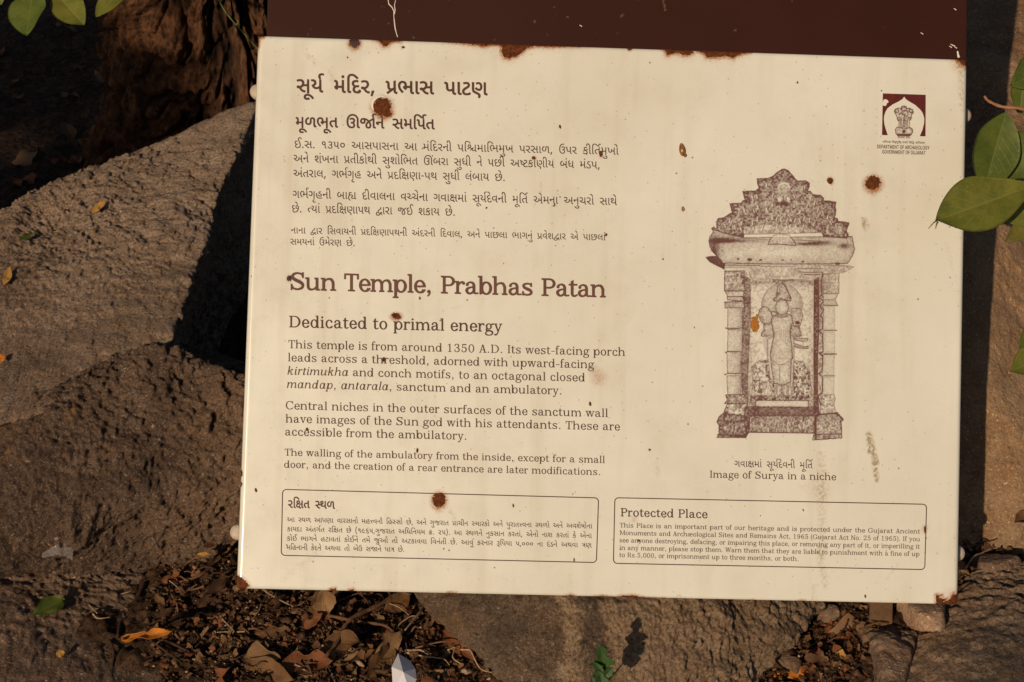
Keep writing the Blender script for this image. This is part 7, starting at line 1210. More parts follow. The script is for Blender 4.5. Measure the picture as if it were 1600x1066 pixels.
q.reg(Cc((715, 335), (850, 335), (840, 450), (720, 450)), .5, .2, 2, .5, .6, .2); q.ln(Cc((780, 340), (778, 440)), .9, .8); q.ln(Cc((745, 340), (748, 430)), -.6, .9); q.ln(Cc((815, 340), (812, 430)), -.6, .9)
# pedestal and plinth between the pillars
q.reg(Cc((400, 430), (1160, 430), (1160, 560), (400, 560)), .50, .1, 3, 0, .7, .3)
q.reg(Cc((400, 545), (1160, 545), (1160, 650), (400, 650)), .74, .1, 3, 0, .7, .15)
q.reg(Cc((460, 440), (700, 445), (860, 445), (1060, 430), (1070, 480), (520, 485)), .7, .1, 3, 0, .7, .5)
q.reg(Cc((515, 485), (1045, 485), (1040, 552), (520, 548)), .18, .3, 1.6, .8, .7, .1)
q.reg(Cc((440, 640), (1110, 640), (1095, 812), (440, 802)), .60, .1, 3, .8, .7, .25)
for k_ in range(70):
    x, y = rr.uniform(455, 1085), rr.uniform(665, 775)
    q.ln(Cc((x, y), (x + rr.uniform(-14, 14), y + rr.uniform(15, 40))), rr.choice((.92, -.6, -.6)), .6)
q.ln(Cc((440, 804), (1095, 812)), .95, 1)
# lintel, ends, eave
q.reg(B((180, 92), (700, 60), (1440, 98), (1492, 112), (1400, 165), (1195, 190), (1092, 245), (465, 262), (400, 180), (215, 155)), .34, .12, 2.5, .5, .7, .26)
for y, x0, x1, v in ((92, 200, 560, .75), (105, 560, 900, .6), (118, 200, 420, .6), (130, 900, 1190, .7), (160, 940, 1180, .75), (185, 1000, 1160, .8), (200, 650, 900, .5), (240, 690, 900, .95), (243, 760, 1000, .7), (222, 480, 700, .45), (150, 1200, 1420, .5), (98, 1200, 1430, .6)):
    q.ln(B((x0, y), ((x0 + x1) / 2, y + rr.uniform(-4, 6)), (x1, y + rr.uniform(-3, 5))), v, 1.3)
q.ln(B((215, 130), (420, 130), (465, 250)), -.6, 1.2)
q.reg(A((18, 942), (60, 934), (135, 932), (215, 960), (200, 1060), (100, 1010), (55, 985)), .88, .1, 2, .9, .7, .1)
q.reg(A((95, 690), (62, 730), (50, 775), (58, 830), (80, 880), (135, 935), (190, 1000), (800, 1010), (1435, 1005), (1480, 930), (1508, 860), (1495, 825), (1480, 735), (1435, 735), (1420, 750), (1180, 735), (400, 745), (200, 700), (130, 670), (100, 640), (75, 655)), .27, .26, 3.5, .75, .8, .12)
X_, Y_ = q.X, q.Y
dk = lambda x, y, rx, ry, v: np.exp(-((X_ - (1100 + x / 6.4)) / (rx / 6.4)) ** 2 - ((Y_ - (255 + y / 6.4)) / (ry / 6.4)) ** 2) * v
inside = sdf_poly(X_, Y_, A((95, 690), (50, 775), (80, 880), (190, 1000), (1435, 1005), (1508, 860), (1480, 735), (200, 700))) < 0
q.I = np.clip(q.I + inside * (dk(110, 850, 60, 130, .5) + dk(200, 770, 110, 30, .6) + dk(350, 780, 260, 18, .35) + dk(1060, 810, 190, 18, .6) + dk(1400, 830, 60, 25, .6) + dk(1180, 790, 120, 14, .4) - dk(700, 900, 400, 40, .1)), 0, 1)
q.ln(A((200, 765), (460, 752), (640, 768)), .75, .9); q.ln(A((880, 768), (1130, 778), (1240, 800)), .8, .9); q.ln(A((180, 700), (400, 720), (390, 760)), .5, .8)
q.ln(A((1420, 750), (1440, 800), (1400, 850)), .8, .8); q.ln(A((60, 880), (400, 945), (900, 965), (1430, 1000)), .3, 1.2)
q.reg(A((640, 815), (655, 770), (690, 725), (730, 710), (790, 712), (850, 722), (880, 760), (910, 790), (915, 825), (760, 812)), .26, .3, 2.5, .85, .8, .2)
for x in (730, 760, 785, 815): q.ln(A((x, 730), (x + rr.uniform(-10, 10), 790)), .6, .6)
for x, y, rx, ry in ((457, 38, 4.6, 2.8), (565, 40, 3, 1.6), (785, 42, 3, 1.2), (870, 42, 2, 1), (990, 58, 2.6, 1.5), (1335, 78, 5, 2.3), (340, 30, 2.5, 2)): q.blob(*B((x, y))[0], rx, ry, .88, 3)
# roof: stepped tiers crowded with little niches
roof = A((80, 650), (130, 655), (128, 590), (140, 558), (200, 547), (240, 520), (290, 492), (275, 470), (262, 407), (370, 402), (395, 375), (412, 372), (400, 330), (388, 285), (520, 280), (552, 250), (535, 200), (533, 158), (640, 156), (690, 130),
         (745, 85), (775, 66), (805, 62), (838, 75), (870, 110), (905, 150), (928, 180), (1020, 180), (1052, 200), (1050, 240), (1030, 280), (1062, 285), (1085, 315), (1165, 325), (1195, 350), (1192, 378), (1250, 378), (1318, 395), (1310, 450), (1318, 460), (1312, 520), (1298, 548), (1335, 560),
         (1335, 582), (1448, 598), (1422, 680), (1442, 720), (1432, 748), (1200, 735), (1180, 695), (400, 712), (395, 745), (190, 695), (100, 668))
q.reg(roof, .60, .30, 3.2, .95, 1.0, .34)
q.I = np.clip(q.I - (sdf_poly(X_, Y_, A((400, 640), (600, 620), (1000, 640), (1180, 690), (1180, 735), (400, 745))) < 0) * .28, 0, 1)
q.reg(A((700, 230), (730, 190), (790, 168), (850, 185), (885, 240), (860, 290), (860, 380), (790, 395), (715, 380), (695, 330)), .50, .2, 3, .5, .8, .25)
q.ln(A((745, 250), (760, 212), (800, 200), (840, 215), (855, 250)), -.75, 1.4); q.ln(A((770, 245), (800, 228), (830, 245)), -.7, .9)
q.blob(*A((755, 362))[0], 4.6, 5, .16, 2); q.blob(*A((840, 362))[0], 4.2, 5, .16, 2); q.ln(A((795, 330), (798, 390)), .85, .9)
q.blob(*A((800, 415))[0], 9, 5.5, .93, 2); q.blob(*A((795, 432))[0], 3.6, 2, .55, 2)
q.reg(A((545, 385), (670, 380), (660, 430), (640, 440), (645, 500), (610, 500), (612, 450), (560, 430)), .42, .15, 2, .5, .7, .2)
q.reg(A((405, 410), (500, 400), (470, 440), (420, 450)), .4, .15, 2, .5, .7, .2)
FL = [(625, 225, 30), (660, 205, 28), (980, 250, 30), (1005, 245, 22), (485, 345, 34), (487, 385, 20), (530, 335, 34), (685, 325, 24), (905, 335, 26), (1065, 350, 20), (1105, 400, 30), (350, 490, 34), (400, 460, 30), (405, 480, 18), (630, 470, 28), (685, 420, 26), (955, 490, 20), (960, 490, 18),
      (900, 430, 24), (210, 620, 36), (255, 575, 30), (270, 600, 20), (310, 640, 26), (375, 600, 30), (370, 660, 28), (485, 600, 36), (535, 565, 32), (630, 570, 26), (685, 550, 26), (725, 560, 26), (770, 570, 26), (830, 570, 30), (870, 570, 26), (910, 570, 26), (960, 585, 28), (1000, 560, 30),
      (1055, 570, 26), (1100, 610, 30), (1235, 545, 34), (1240, 640, 26), (1270, 600, 26), (1320, 630, 30), (1360, 685, 34), (1375, 670, 20), (690, 625, 22), (730, 630, 22), (780, 630, 22), (828, 625, 26), (870, 630, 20), (920, 630, 20), (590, 630, 20), (1000, 640, 18), (1190, 500, 24), (540, 440, 26), (500, 480, 24), (1140, 470, 20), (1030, 430, 18), (620, 400, 14)]
for x, y, h in FL:
    b = rr.uniform(-8, 8)
    q.ln(A((x - b, y - h * .6), (x, y), (x + b * .4, y + h * .5)), -.78, 1.05); q.ln(A((x - b + 9, y - h * .6), (x + 9, y), (x + b * .4 + 9, y + h * .5)), .95, .8)
for k_ in range(150):
    x, y = rr.uniform(140, 1420), rr.uniform(180, 700)
    w = sdf_poly(np.array([[1100 + x / 6.4]]), np.array([[255 + y / 6.4]]), roof)[0, 0]
    if w > -3: continue
    q.ln(A((x, y), (x + rr.uniform(-22, 22), y + rr.uniform(-6, 24))), rr.choice((.95, .9, -.4)), .65)
# pillars
def band(P, v=.85): q.ln(P, v, .95)
q.reg(B((385, 190), (465, 235), (470, 600), (450, 1024)) + Cc((440, 300), (440, 640), (380, 640), (365, 0)) + B((380, 700)), .66, .1, 3, 0, .7, .2, gx=-.05)
q.reg(B((208, 155), (400, 150), (408, 350), (205, 350)), .46, .15, 3, .8, .7, .3, gx=.12)
for k_ in range(14): x, y = rr.uniform(225, 385), rr.uniform(170, 320); q.ln(B((x, y), (x + rr.uniform(-12, 12), y + 22)), rr.choice((.8, -.6)), .7)
q.reg(B((212, 352), (400, 352), (392, 410), (240, 410), (225, 380)), .3, .2, 2, .8, .7, .15); q.reg(B((232, 410), (390, 408), (395, 455), (238, 440)), .3, .2, 2, .8, .7, .15)
q.reg(B((205, 462), (400, 455), (405, 520), (212, 520)), .4, .2, 2, .8, .7, .15); band(B((240, 410), (392, 405)), .95); band(B((210, 462), (400, 455)), .95)
for y0, y1 in ((520, 722), (738, 958), (972, 1024)): q.reg(B((240, y0), (383, y0), (378, y1), (234, y1)), .25, .2, 3, .6, .7, .12, gx=.10)
for y0, y1 in ((0, 218), (238, 428)): q.reg(Cc((228, y0), (370, y0), (365, y1), (236, y1)), .27, .2, 3, .6, .7, .12, gx=.12)
for P in (B((215, 720), (240, 732), (395, 722)), B((215, 968), (235, 955), (390, 960)), Cc((205, 228), (240, 215), (400, 222))): band(P, .95)
q.reg(Cc((215, 430), (400, 425), (440, 480), (430, 520), (205, 515), (235, 480)), .48, .25, 2.5, .9, .8, .3)
q.reg(Cc((235, 520), (430, 520), (400, 640), (195, 615)), .42, .2, 2.5, .85, .8, .5)
q.reg(Cc((128, 700), (150, 650), (195, 615), (400, 640), (455, 660), (450, 800), (415, 858), (132, 855), (150, 820), (150, 730)), .62, .25, 3, .95, .9, .3, gx=.08)
for k_ in range(40): x, y = rr.uniform(170, 400), rr.uniform(700, 800); q.ln(Cc((x, y), (x + rr.uniform(-8, 8), y + 18)), rr.choice((.95, -.5)), .6)
q.ln(Cc((140, 830), (420, 835)), 1, 1.6); q.ln(Cc((140, 690), (400, 700)), .95, 1.2)
# right side
q.reg(B((1100, 240), (1190, 185), (1200, 560), (1190, 1024)) + Cc((1190, 440), (1160, 600), (1100, 620), (1098, 100)), .44, .1, 2, 0, .7, .3)
q.reg(B((1102, 245), (1145, 215), (1150, 700), (1135, 1024)) + Cc((1135, 420), (1150, 640), (1100, 640), (1098, 100)), .80, .12, 2, .9, .8, .2)
for a in (B((1185, 170), (1170, 300), (1180, 380), (1150, 420), (1195, 450), (1160, 500), (1200, 540), (1160, 600), (1185, 620), (1185, 730), (1145, 750), (1185, 780), (1190, 960), (1150, 970), (1190, 1010)), Cc((1150, 10), (1190, 40), (1180, 200), (1145, 215), (1185, 250), (1185, 400), (1140, 440), (1175, 560))): q.ln(a, .98, 1.2)
q.reg(B((1192, 180), (1350, 175), (1348, 375), (1190, 378)), .36, .2, 2.5, .6, .7, .26, gx=-.05)
for k_ in range(12): x, y = rr.uniform(1205, 1330), rr.uniform(200, 340); q.ln(B((x, y), (x + rr.uniform(-12, 12), y + 22)), rr.choice((.7, -.6)), .7)
q.reg(B((1190, 380), (1340, 378), (1310, 440), (1195, 440)), .22, .15, 2, .6, .7, .1); q.reg(B((1195, 440), (1310, 440), (1340, 500), (1195, 495)), .3, .2, 2, .6, .7, .1); band(B((1195, 492), (1335, 496)), .8)
for y0, y1 in ((505, 738), (760, 975), (995, 1024)): q.reg(B((1198, y0), (1305, y0), (1305, y1), (1198, y1)), .15, .16, 3, .35, .7, .1)
for y0, y1 in ((0, 15), (30, 228), (252, 428)): q.reg(Cc((1195, y0), (1300, y0), (1298, y1), (1192, y1)), .17, .16, 3, .35, .7, .1)
for P in (B((1198, 745), (1325, 745)), B((1198, 985), (1325, 982)), Cc((1195, 240), (1308, 240)), Cc((1195, 20), (1322, 20))): band(P, .9)
q.reg(Cc((1185, 430), (1300, 428), (1312, 470), (1300, 520), (1318, 610), (1160, 620), (1170, 520)), .32, .16, 2.5, .55, .7, .4)
q.reg(Cc((1105, 680), (1150, 625), (1330, 608), (1388, 665), (1370, 700), (1378, 860), (1240, 872), (1085, 882), (1105, 800)), .50, .22, 2.5, .95, .8, .3, gx=-.05)
q.ln(Cc((1130, 630), (1330, 610), (1388, 680)), 1, 1.7); q.ln(Cc((1115, 640), (1118, 860)), 1, 2.2); q.ln(Cc((1120, 825), (1375, 820)), .95, 1.2)
for k_ in range(34): x, y = rr.uniform(1140, 1360), rr.uniform(690, 800); q.ln(Cc((x, y), (x + rr.uniform(-8, 8), y + 18)), rr.choice((.9, -.6)), .6)
q.mesh('printed_niche')

# ---- crest: square with a pointed arch, four lions on their drum
def D8(*p): return [(1340 + x / 8.886, 130 + y / 8.886) for x, y in p]
def flat(name, loops, mat, z=.0003):
    polys = [[Vector((*pan(x, y), z)) for x, y in L] for L in loops]
    V = [tuple(v) for p in polys for v in p]; F = np.array(tessellate_polygon(polys), np.int32).reshape(-1, 3)
    a = np.array(V); fl = np.cross(a[F[:, 1]] - a[F[:, 0]], a[F[:, 2]] - a[F[:, 0]])[:, 2] < 0; F[fl] = F[fl][:, ::-1]
    return link(name, mesh_np(name, V, F, mat, False), sign)
M_MAROON = plain('maroon_print', (.085, .012, .010), .35, .4, .15, 50)
flat('crest_ground', [D8((350, 143), (945, 163), (942, 740), (862, 738), (900, 650), (922, 560), (925, 490), (905, 420), (870, 370), (800, 305), (720, 258), (670, 225), (646, 187),
                         (622, 222), (570, 255), (480, 300), (415, 350), (385, 400), (368, 450), (364, 500), (370, 570), (390, 640), (418, 724), (338, 722), (342, 500))], M_MAROON)
flat('crest_chip', [D8((350, 262), (358, 235), (385, 222), (420, 240), (430, 268), (405, 280), (400, 305), (380, 320), (352, 312), (345, 290))], M_LIP, .0005)
q2 = Ink(1394, 162, 1430, 214.5, .3)
def L5(*p): return [(1390 + x / 17.76, 160 + y / 17.76) for x, y in p]
q2.reg(L5((160, 760), (190, 700), (260, 690), (400, 740), (560, 700), (620, 740), (640, 830), (600, 900), (540, 935), (240, 930), (180, 880)), .30, .4, .8, .85, .45, .2)
q2.reg(L5((200, 360), (130, 270), (150, 200), (230, 160), (330, 180), (330, 120), (400, 98), (460, 120), (480, 180), (560, 165), (630, 210), (660, 280), (600, 350), (600, 440), (540, 520), (240, 520), (210, 450)), .42, .25, .9, .8, .4, .5)
for (x0, x1) in ((255, 300), (325, 370), (385, 420), (430, 470), (500, 548)):
    q2.reg(L5((x0, 500), (x1, 500), (x1 - 4, 700), (x0 + 4, 700)), .12, .25, .8, .6, .4, .1)
for cx, cy, r_ in ((400, 190, 62), (200, 235, 50), (590, 235, 52)):
    q2.reg(L5(*[(cx + r_ * math.cos(t), cy + r_ * .9 * math.sin(t)) for t in np.linspace(0, 6.28, 12)]), .2, .4, .8, .8, .4, .2)
    q2.ln(L5((cx - 20, cy - 5), (cx - 8, cy)), .9, .35); q2.ln(L5((cx + 8, cy), (cx + 20, cy - 5)), .9, .35); q2.ln(L5((cx - 15, cy + 30), (cx + 15, cy + 30)), .9, .4)
for k_ in range(46):
    x, y = rr.uniform(220, 580), rr.uniform(270, 500); q2.ln(L5((x, y), (x + rr.uniform(-18, 18), y + rr.uniform(8, 30))), rr.choice((.85, .8, -.7)), .4)
q2.reg(L5((200, 880), (600, 885), (545, 935), (245, 930)), .85, .1, 1, .9, .4, .1)
q2.reg(L5(*[(395 + 40 * math.cos(t), 812 + 40 * math.sin(t)) for t in np.linspace(0, 6.28, 14)]), .95, .05, 1, 1, .5, .05)
q2.blob(*L5((530, 800))[0], 3, 2.4, .1, 2); q2.blob(*L5((260, 810))[0], 2.4, 2.2, .25, 2)
q2.mesh('printed_lion_crest')

# ---- backing: folded tray behind, brown board above, bolts, leg
def box_local(name, x0, x1, y0, y1, z0, z1, mat, bev=.002, parent=sign, n=1, **props):
    import bmesh
    bm = bmesh.new(); bmesh.ops.create_cube(bm, size=1)
    for v in bm.verts: v.co = Vector(((x0 + x1) / 2 + v.co.x * (x1 - x0), (y0 + y1) / 2 + v.co.y * (y1 - y0), (z0 + z1) / 2 + v.co.z * (z1 - z0)))
    bmesh.ops.bevel(bm, geom=list(bm.edges), offset=bev, segments=2, affect='EDGES')
    me = bpy.data.meshes.new(name); bm.to_mesh(me); bm.free(); me.materials.append(mat)
    return link(name, me, parent, **props)
kb = N('brown_board_paint', .55, .1)
cb = kb.mix(kb.ramp(kb.noise(5, 5), [(.3, 0.), (.7, 1.)]), (.026, .0072, .0045), (.033, .0095, .006))
cb = kb.mix(kb.ramp(kb.noise(75, 3, .5), [(.70, 0.), (.76, .5)]), cb, (.20, .12, .09))
kb.color(cb); kb.bump(kb.noise(30, 3), .06, .004); M_BOARD = kb.m
M_FRAME = plain('rusty_brown_steel', (.10, .04, .022), .6, .4, .4, 60)
u0, v0 = pan(416, 60, -.009); u1, v1 = pan(1510, 90, -.009)
box_local('backing_board', u0, u1, v1 - .02, .55, -.030, -.0085, M_BOARD, .0015, label='dark brown painted board rising above the cream panel')
box_local('steel_tray', .012, .988, -.752, -.016, -.052, -.027, M_FRAME)
# painted drip lines and bird specks on the brown board
M_WHITE = plain('dried_white_drip', (.62, .58, .52), .8, .2, .2, 400)
def strip(name, pts, w, z, mat):
    V = []
    for i, (x, y) in enumerate(pts):
        a = pts[max(0, i - 1)]; b = pts[min(len(pts) - 1, i + 1)]; L = math.hypot(b[0] - a[0], b[1] - a[1]); nx, ny = -(b[1] - a[1]) / L, (b[0] - a[0]) / L
        ww = w * (.6 + .4 * math.sin(i * 2.3) ** 2)
        for s_ in (-ww, 0, ww):
            u, v = pan(x + nx * s_, y + ny * s_); V.append((u, v, z + (.0006 if s_ == 0 else 0)))
    return link(name, mesh_np(name, V, grid_faces(len(pts), 3), mat), sign)
strip('dried_drip', [(606, -3), (607, 4), (612, 9), (615, 15), (615, 24), (616, 33), (617, 42), (619, 50), (621, 56)], .9, -.0081, M_WHITE)
strip('dried_drip', [(618, -3), (616, 6), (617, 13), (616, 20)], .7, -.0080, M_WHITE)
strip('dried_drip', [(1499, 78), (1500, 84), (1501, 88)], 1.8, -.0080, M_WHITE)
for cx, cy in ((1490, 68), (1493, 69), (1496, 72), (1488, 71), (1495, 12), (1443, 50), (908, 38)):
    strip('dried_drip', [(cx - 2, cy - 1), (cx, cy), (cx + 2, cy + 1.5)], .7, -.0080, M_WHITE)
M_BOLT = plain('pale_plastic_cap', (.36, .29, .24), .5, .4, .15, 200)
def bolt(px_, py_, r=12):
    u, v = pan(px_, py_, -.03); V = []; R = [(0, .004), (.5, .0035), (.85, .002), (1, 0), (1, -.008)]
    n = 28
    for rr_, z in R:
        for i in range(n): a = 2 * math.pi * i / n; V.append((u + max(rr_, .01) * r * MM * math.cos(a), v + max(rr_, .01) * r * MM * math.sin(a), -.032 + z))
    link('fixing_cap', mesh_np('fixing_cap', V, grid_faces(len(R), n, True)[:, ::-1], M_BOLT), sign)
bolt(402, 143); bolt(371, 832, 12); bolt(1507, 180, 12); bolt(1497, 865, 12)
# leg under the right end: folded steel strap with a screw hole
uL, vL = pan(1377, 946)
M_LEG = plain('olive_brown_steel', (.085, .042, .016), .5, .3, .35, 50)
def leg(px0, px1, py1, z0, flangeside=1, lab=None):
    a, v0_ = pan(px0, 900, z0); b, v1_ = pan(px1, py1, z0)
    o = box_local('leg', a, b, v1_, v0_, z0 - .004, z0, M_LEG, .001)
    f = box_local('leg_flange', b - .004, b, v1_ + .004, v0_, z0 - .034, z0 - .0042, M_LEG, .001, parent=o)
    return o
LZ = -.130
lg = leg(1360, 1394, 1012, LZ)
hx, hy = pan(1375, 985, LZ)
Vh = []
for i in range(14):
    for r_, z in ((4.2, .0012), (2.6, .0016), (2.2, -.001)):
        a = 2 * math.pi * i / 14; Vh.append((hx + r_ * MM * math.cos(a), hy + .7 * r_ * MM * math.sin(a), LZ + z))
link('screw', mesh_np('screw', Vh, [[i * 3 + k_, i * 3 + k_ + 1, ((i + 1) % 14) * 3 + k_ + 1, ((i + 1) % 14) * 3 + k_] for i in range(14) for k_ in range(2)], plain('bare_steel', (.55, .5, .45), .35, .5, .1)), lg)
# ================================================================== LITTER ON THE GROUND
def dead_mat(name, a, b, sp=(.05, .02, .008)):
    k = N(name, .7, .25)
    u, v = k.attr('lu'), k.attr('lv'); av = k.math('ABSOLUTE', v)
    ph = k.math('SUBTRACT', k.math('MULTIPLY', u, 8.), k.math('MULTIPLY', av, 2.))
    side = k.ramp(k.math('ABSOLUTE', k.math('SUBTRACT', k.math('FRACT', ph), .5)), [(.0, 1.), (.06, 0.)])
    vv = k.math('MAXIMUM', k.ramp(av, [(.0, 1.), (.06, 0.)]), k.math('MULTIPLY', side, .5))
    c = k.mix(k.ramp(k.noise(35, 6, .65), [(.3, 0.), (.7, 1.)]), a, b)
    c = k.mix(k.ramp(k.noise(90, 4, .6), [(.58, 0.), (.68, .8)]), c, sp)
    c = k.mix(k.math('MULTIPLY', vv, .4), c, tuple(min(1, x * 1.5) for x in b))
    k.color(c); k.bump(k.math('ADD', vv, k.noise(120, 4)), .5, .0015); return k.m
DEAD = [dead_mat('brown_dead_leaf', (.07, .032, .013), (.15, .075, .03)), dead_mat('tan_dead_leaf', (.12, .062, .028), (.22, .125, .06)),
        dead_mat('dark_dead_leaf', (.045, .020, .010), (.095, .045, .022)), dead_mat('red_dead_leaf', (.11, .036, .014), (.18, .066, .025))]
M_ORANGE = dead_mat('orange_dead_leaf', (.40, .12, .012), (.52, .19, .025), (.16, .05, .01))
M_AMBER = dead_mat('amber_dead_leaf', (.28, .14, .03), (.40, .22, .06))
LEAVES = [leaf_mesh('dead_leaf_blade', 1, .42, DEAD[i % 4], (.10, -.08, .16, .05, -.12, .2, .08, .14)[i], (.18, .1, .3, -.12, .2, -.2, .35, .05)[i], (.3, -.5, .8, 0, .4, -.9, 1.2, .2)[i], seed=i, n=11, m=4, wav=(.12, .2, .08, .25, .15, .1, .2, .3)[i], thick=.01, jag=.14) for i in range(8)]
def lay(o, p, size, yaw, tilt=(0, 0), z=.004):
    o.location = p + Vector((0, 0, z)); o.rotation_euler = (tilt[0], tilt[1], yaw); o.scale = (size, size, size)
def dead_leaf(px, py, size, yaw, mat=None, kind=0, tilt=(0, 0), z=.008, base_z=None, label=None, group='dead leaves on the ground', width=None):
    p = ground_at(px, py, .01); p.z = gz(p.x, p.y) if base_z is None else base_z
    if mat is None: o = link('dead_leaf', LEAVES[kind])
    else: o = link('dead_leaf', leaf_mesh('dead_leaf_blade', 1, width or .42, mat, .10, .16, .3, seed=kind, n=12, m=5, wav=.14, thick=.008, jag=.1))
    lay(o, p, size, math.radians(yaw), tilt, z); o['label'] = label or 'curled brown dead leaf lying in the litter on the ground'; o['category'] = 'dead leaf'; o['group'] = group
    return o
# the ones that stand out
for a in [(512, 962, .050, 75, DEAD[1], 1, (.1, -.2), .012, 'tan dead leaf standing just under the lower left part of the panel', .55),
          (480, 975, .045, 50, DEAD[0], 2, (.2, .0), .010, 'brown dead leaf below the tan one under the panel', .4),
          (508, 1030, .058, -10, DEAD[0], 3, (.1, -.1), .014, 'ochre brown dead leaf crossed by the long brown twig', .62),
          (590, 1048, .060, 58, DEAD[1], 4, (.3, -.2), .016, 'folded greyish brown dead leaf left of the white paper scrap', .5),
          (378, 1050, .060, -6, DEAD[1], 5, (.05, -.05), .012, 'large pale brown dead leaf at the bottom edge near the left', .55),
          (408, 1022, .046, 20, DEAD[0], 6, (.2, .05), .018, 'spotted brown dead leaf lying over the large pale one', .5),
          (440, 1066, .075, 8, DEAD[3], 7, (0, 0), .010, 'reddish brown dead leaf at the bottom edge', .5),
          (200, 1058, .074, 3, M_ORANGE, 1, (-.25, -.1), .060, 'bright orange dead leaf with a toothed edge at the bottom left', .30),
          (560, 935, .022, 60, M_AMBER, 2, (.2, .2), .03, 'small amber leaf scrap under the panel edge', .7),
          (625, 950, .055, 160, DEAD[0], 3, (.3, .1), .012, 'grey brown dead leaf behind the twig under the panel', .6),
          (755, 1030, .050, 100, DEAD[3], 4, (.4, .2), .012, 'narrow red brown dead leaf pointing at the middle rock', .35),
          (775, 1040, .056, -50, DEAD[3], 5, (.3, .2), .014, 'red brown dead leaf at the left foot of the middle rock', .33),
          (822, 1056, .05, -35, DEAD[3], 6, (.2, .3), .012, 'red dead leaf strip below the middle rock', .3),
          (860, 1050, .045, 30, DEAD[0], 7, (.2, .3), .010, 'curled brown dead leaf under the pale seam of the rock', .5),
          (740, 995, .035, 120, DEAD[0], 1, (.4, .1), .012, 'small brown dead leaf left of the middle rock', .6),
          (1232, 1052, .028, 15, M_ORANGE, 2, (.3, .2), .012, 'bright orange leaf scrap on the soil below the panel', .75),
          (1218, 1057, .018, 100, M_ORANGE, 3, (.2, .1), .010, 'smaller orange leaf scrap at the bottom edge', .8),
          (1325, 1000, .030, 60, DEAD[3], 4, (.4, .1), .012, 'folded orange brown leaf left of the steel leg', .6),
          (1302, 1035, .022, -30, M_AMBER, 5, (.2, .1), .010, 'small amber leaf on the soil left of the reddish stone', .6),
          (1330, 1060, .035, 120, DEAD[2], 6, (.2, .1), .010, 'dark leaf point at the bottom edge right of centre', .5),
          (330, 905, .040, 70, DEAD[3], 3, (.4, .1), .035, 'curled orange brown leaf on the slab beside the panel corner', .3),
          (312, 925, .026, 5, M_AMBER, 4, (.2, .1), .055, 'small amber leaf strip on the rough slab', .3),
          (325, 965, .050, 60, DEAD[2], 5, (.6, .1), .035, 'dark upright dead leaf left of the panel corner', .4),
          (1515, 860, .05, 60, DEAD[1], 2, (.5, .2), .02, 'pale curled leaf beside the lower right corner of the panel', .5),
          (1575, 862, .06, 15, DEAD[0], 3, (.1, .1), .05, 'brown dead leaf at the foot of the upright stone', .6)]:
    px, py, size, yaw, mat, kind, tilt, z, lab, wd = a
    dead_leaf(px, py, size, yaw, mat, kind, tilt, z, None, lab, 'dead leaves that stand out', wd)
def standing_leaf(x0, y0, x1, y1, d0, d1, w, mat, lab, nrm=(0, 0, .2), seed=1, fold=.15, curl=.08, jag=.08, broad=.5):
    a, b_ = at(x0, y0, d0), at(x1, y1, d1)
    o = link('dead_leaf', leaf_mesh('dead_leaf_blade', (b_ - a).length, w, mat, curl, fold, .3, seed=seed, n=16, m=6, wav=.08, jag=jag, broad=broad), None, label=lab, category='dead leaf', group='dead leaves that stand out')
    aim(o, a, b_, -AX_F + Vector(nrm)); return o
standing_leaf(503, 978, 506, 918, 2.27, 2.24, .036, DEAD[1], 'tan dead leaf hanging down behind the lower edge of the panel, left part', broad=.7)
standing_leaf(468, 974, 500, 950, 2.25, 2.27, .020, DEAD[0], 'brown leaf tip just below the hanging tan leaf', seed=4)
standing_leaf(378, 1035, 462, 1062, 2.19, 2.15, .036, DEAD[0], 'wide pale brown dead leaf at the very bottom, left of the paper scrap', nrm=(0, -.2, .9), seed=6, jag=.05)
standing_leaf(492, 1030, 560, 1018, 2.20, 2.22, .038, DEAD[1], 'ochre dead leaf with a ragged edge beside the slanting twig', nrm=(0, 0, .7), seed=8, broad=.4)
standing_leaf(575, 1060, 612, 1012, 2.17, 2.22, .034, DEAD[0], 'brown folded leaf just left of the white paper scrap', nrm=(.2, 0, .6), seed=9, fold=.35)
standing_leaf(690, 985, 742, 1032, 2.24, 2.2, .022, DEAD[3], 'reddish brown leaf against the left foot of the middle rock', nrm=(.3, 0, .5), seed=10)
standing_leaf(600, 955, 640, 930, 2.27, 2.3, .030, DEAD[0], 'dull brown leaf half hidden under the panel edge', nrm=(0, 0, .7), seed=11)
# leaves resting on the boulder
bo = bpy.data.objects['boulder']
bpy.context.view_layer.update()
dg = bpy.context.evaluated_depsgraph_get()
def on_surface(px, py):
    c = Vector((0, 0, CAM_H)); d = (at(px, py, 1) - c).normalized()
    hit, loc, nr, *_ = SC.ray_cast(dg, c, d)
    return (loc, nr) if hit else (ground_at(px, py), Vector((0, 0, 1)))
def surf_leaf(px, py, dpx, dpy, width, mat, lab, grp='leaves resting on the rocks', lift=.010, cat='leaf', nm='fallen_leaf', curl=.08, fold=.12, seed=0, broad=.45):
    a, na = on_surface(px, py); b_, nb = on_surface(px + dpx, py + dpy)
    if (b_ - a).length > .12: b_ = a + (b_ - a).normalized() * .06
    L = (b_ - a).length
    o = link(nm, leaf_mesh(nm, L, width, mat, curl, fold, .2, seed=seed, n=14, m=6, wav=.08, broad=broad, jag=.05), None, label=lab, category=cat, group=grp)
    up = (camv + AX_U * .5).normalized(); aim(o, a + up * lift, b_ + up * lift, up); return o
surf_leaf(145, 337, 22, -18, .014, M_AMBER, 'small ochre leaf stuck on the sloping top of the large boulder')
surf_leaf(34, 380, 20, -10, .015, M_GREEN2, 'small green brown leaf near the left edge of the large boulder', seed=3)
surf_leaf(10, 450, 8, -28, .016, M_AMBER, 'tan leaf standing on the boulder at the left edge', seed=4)
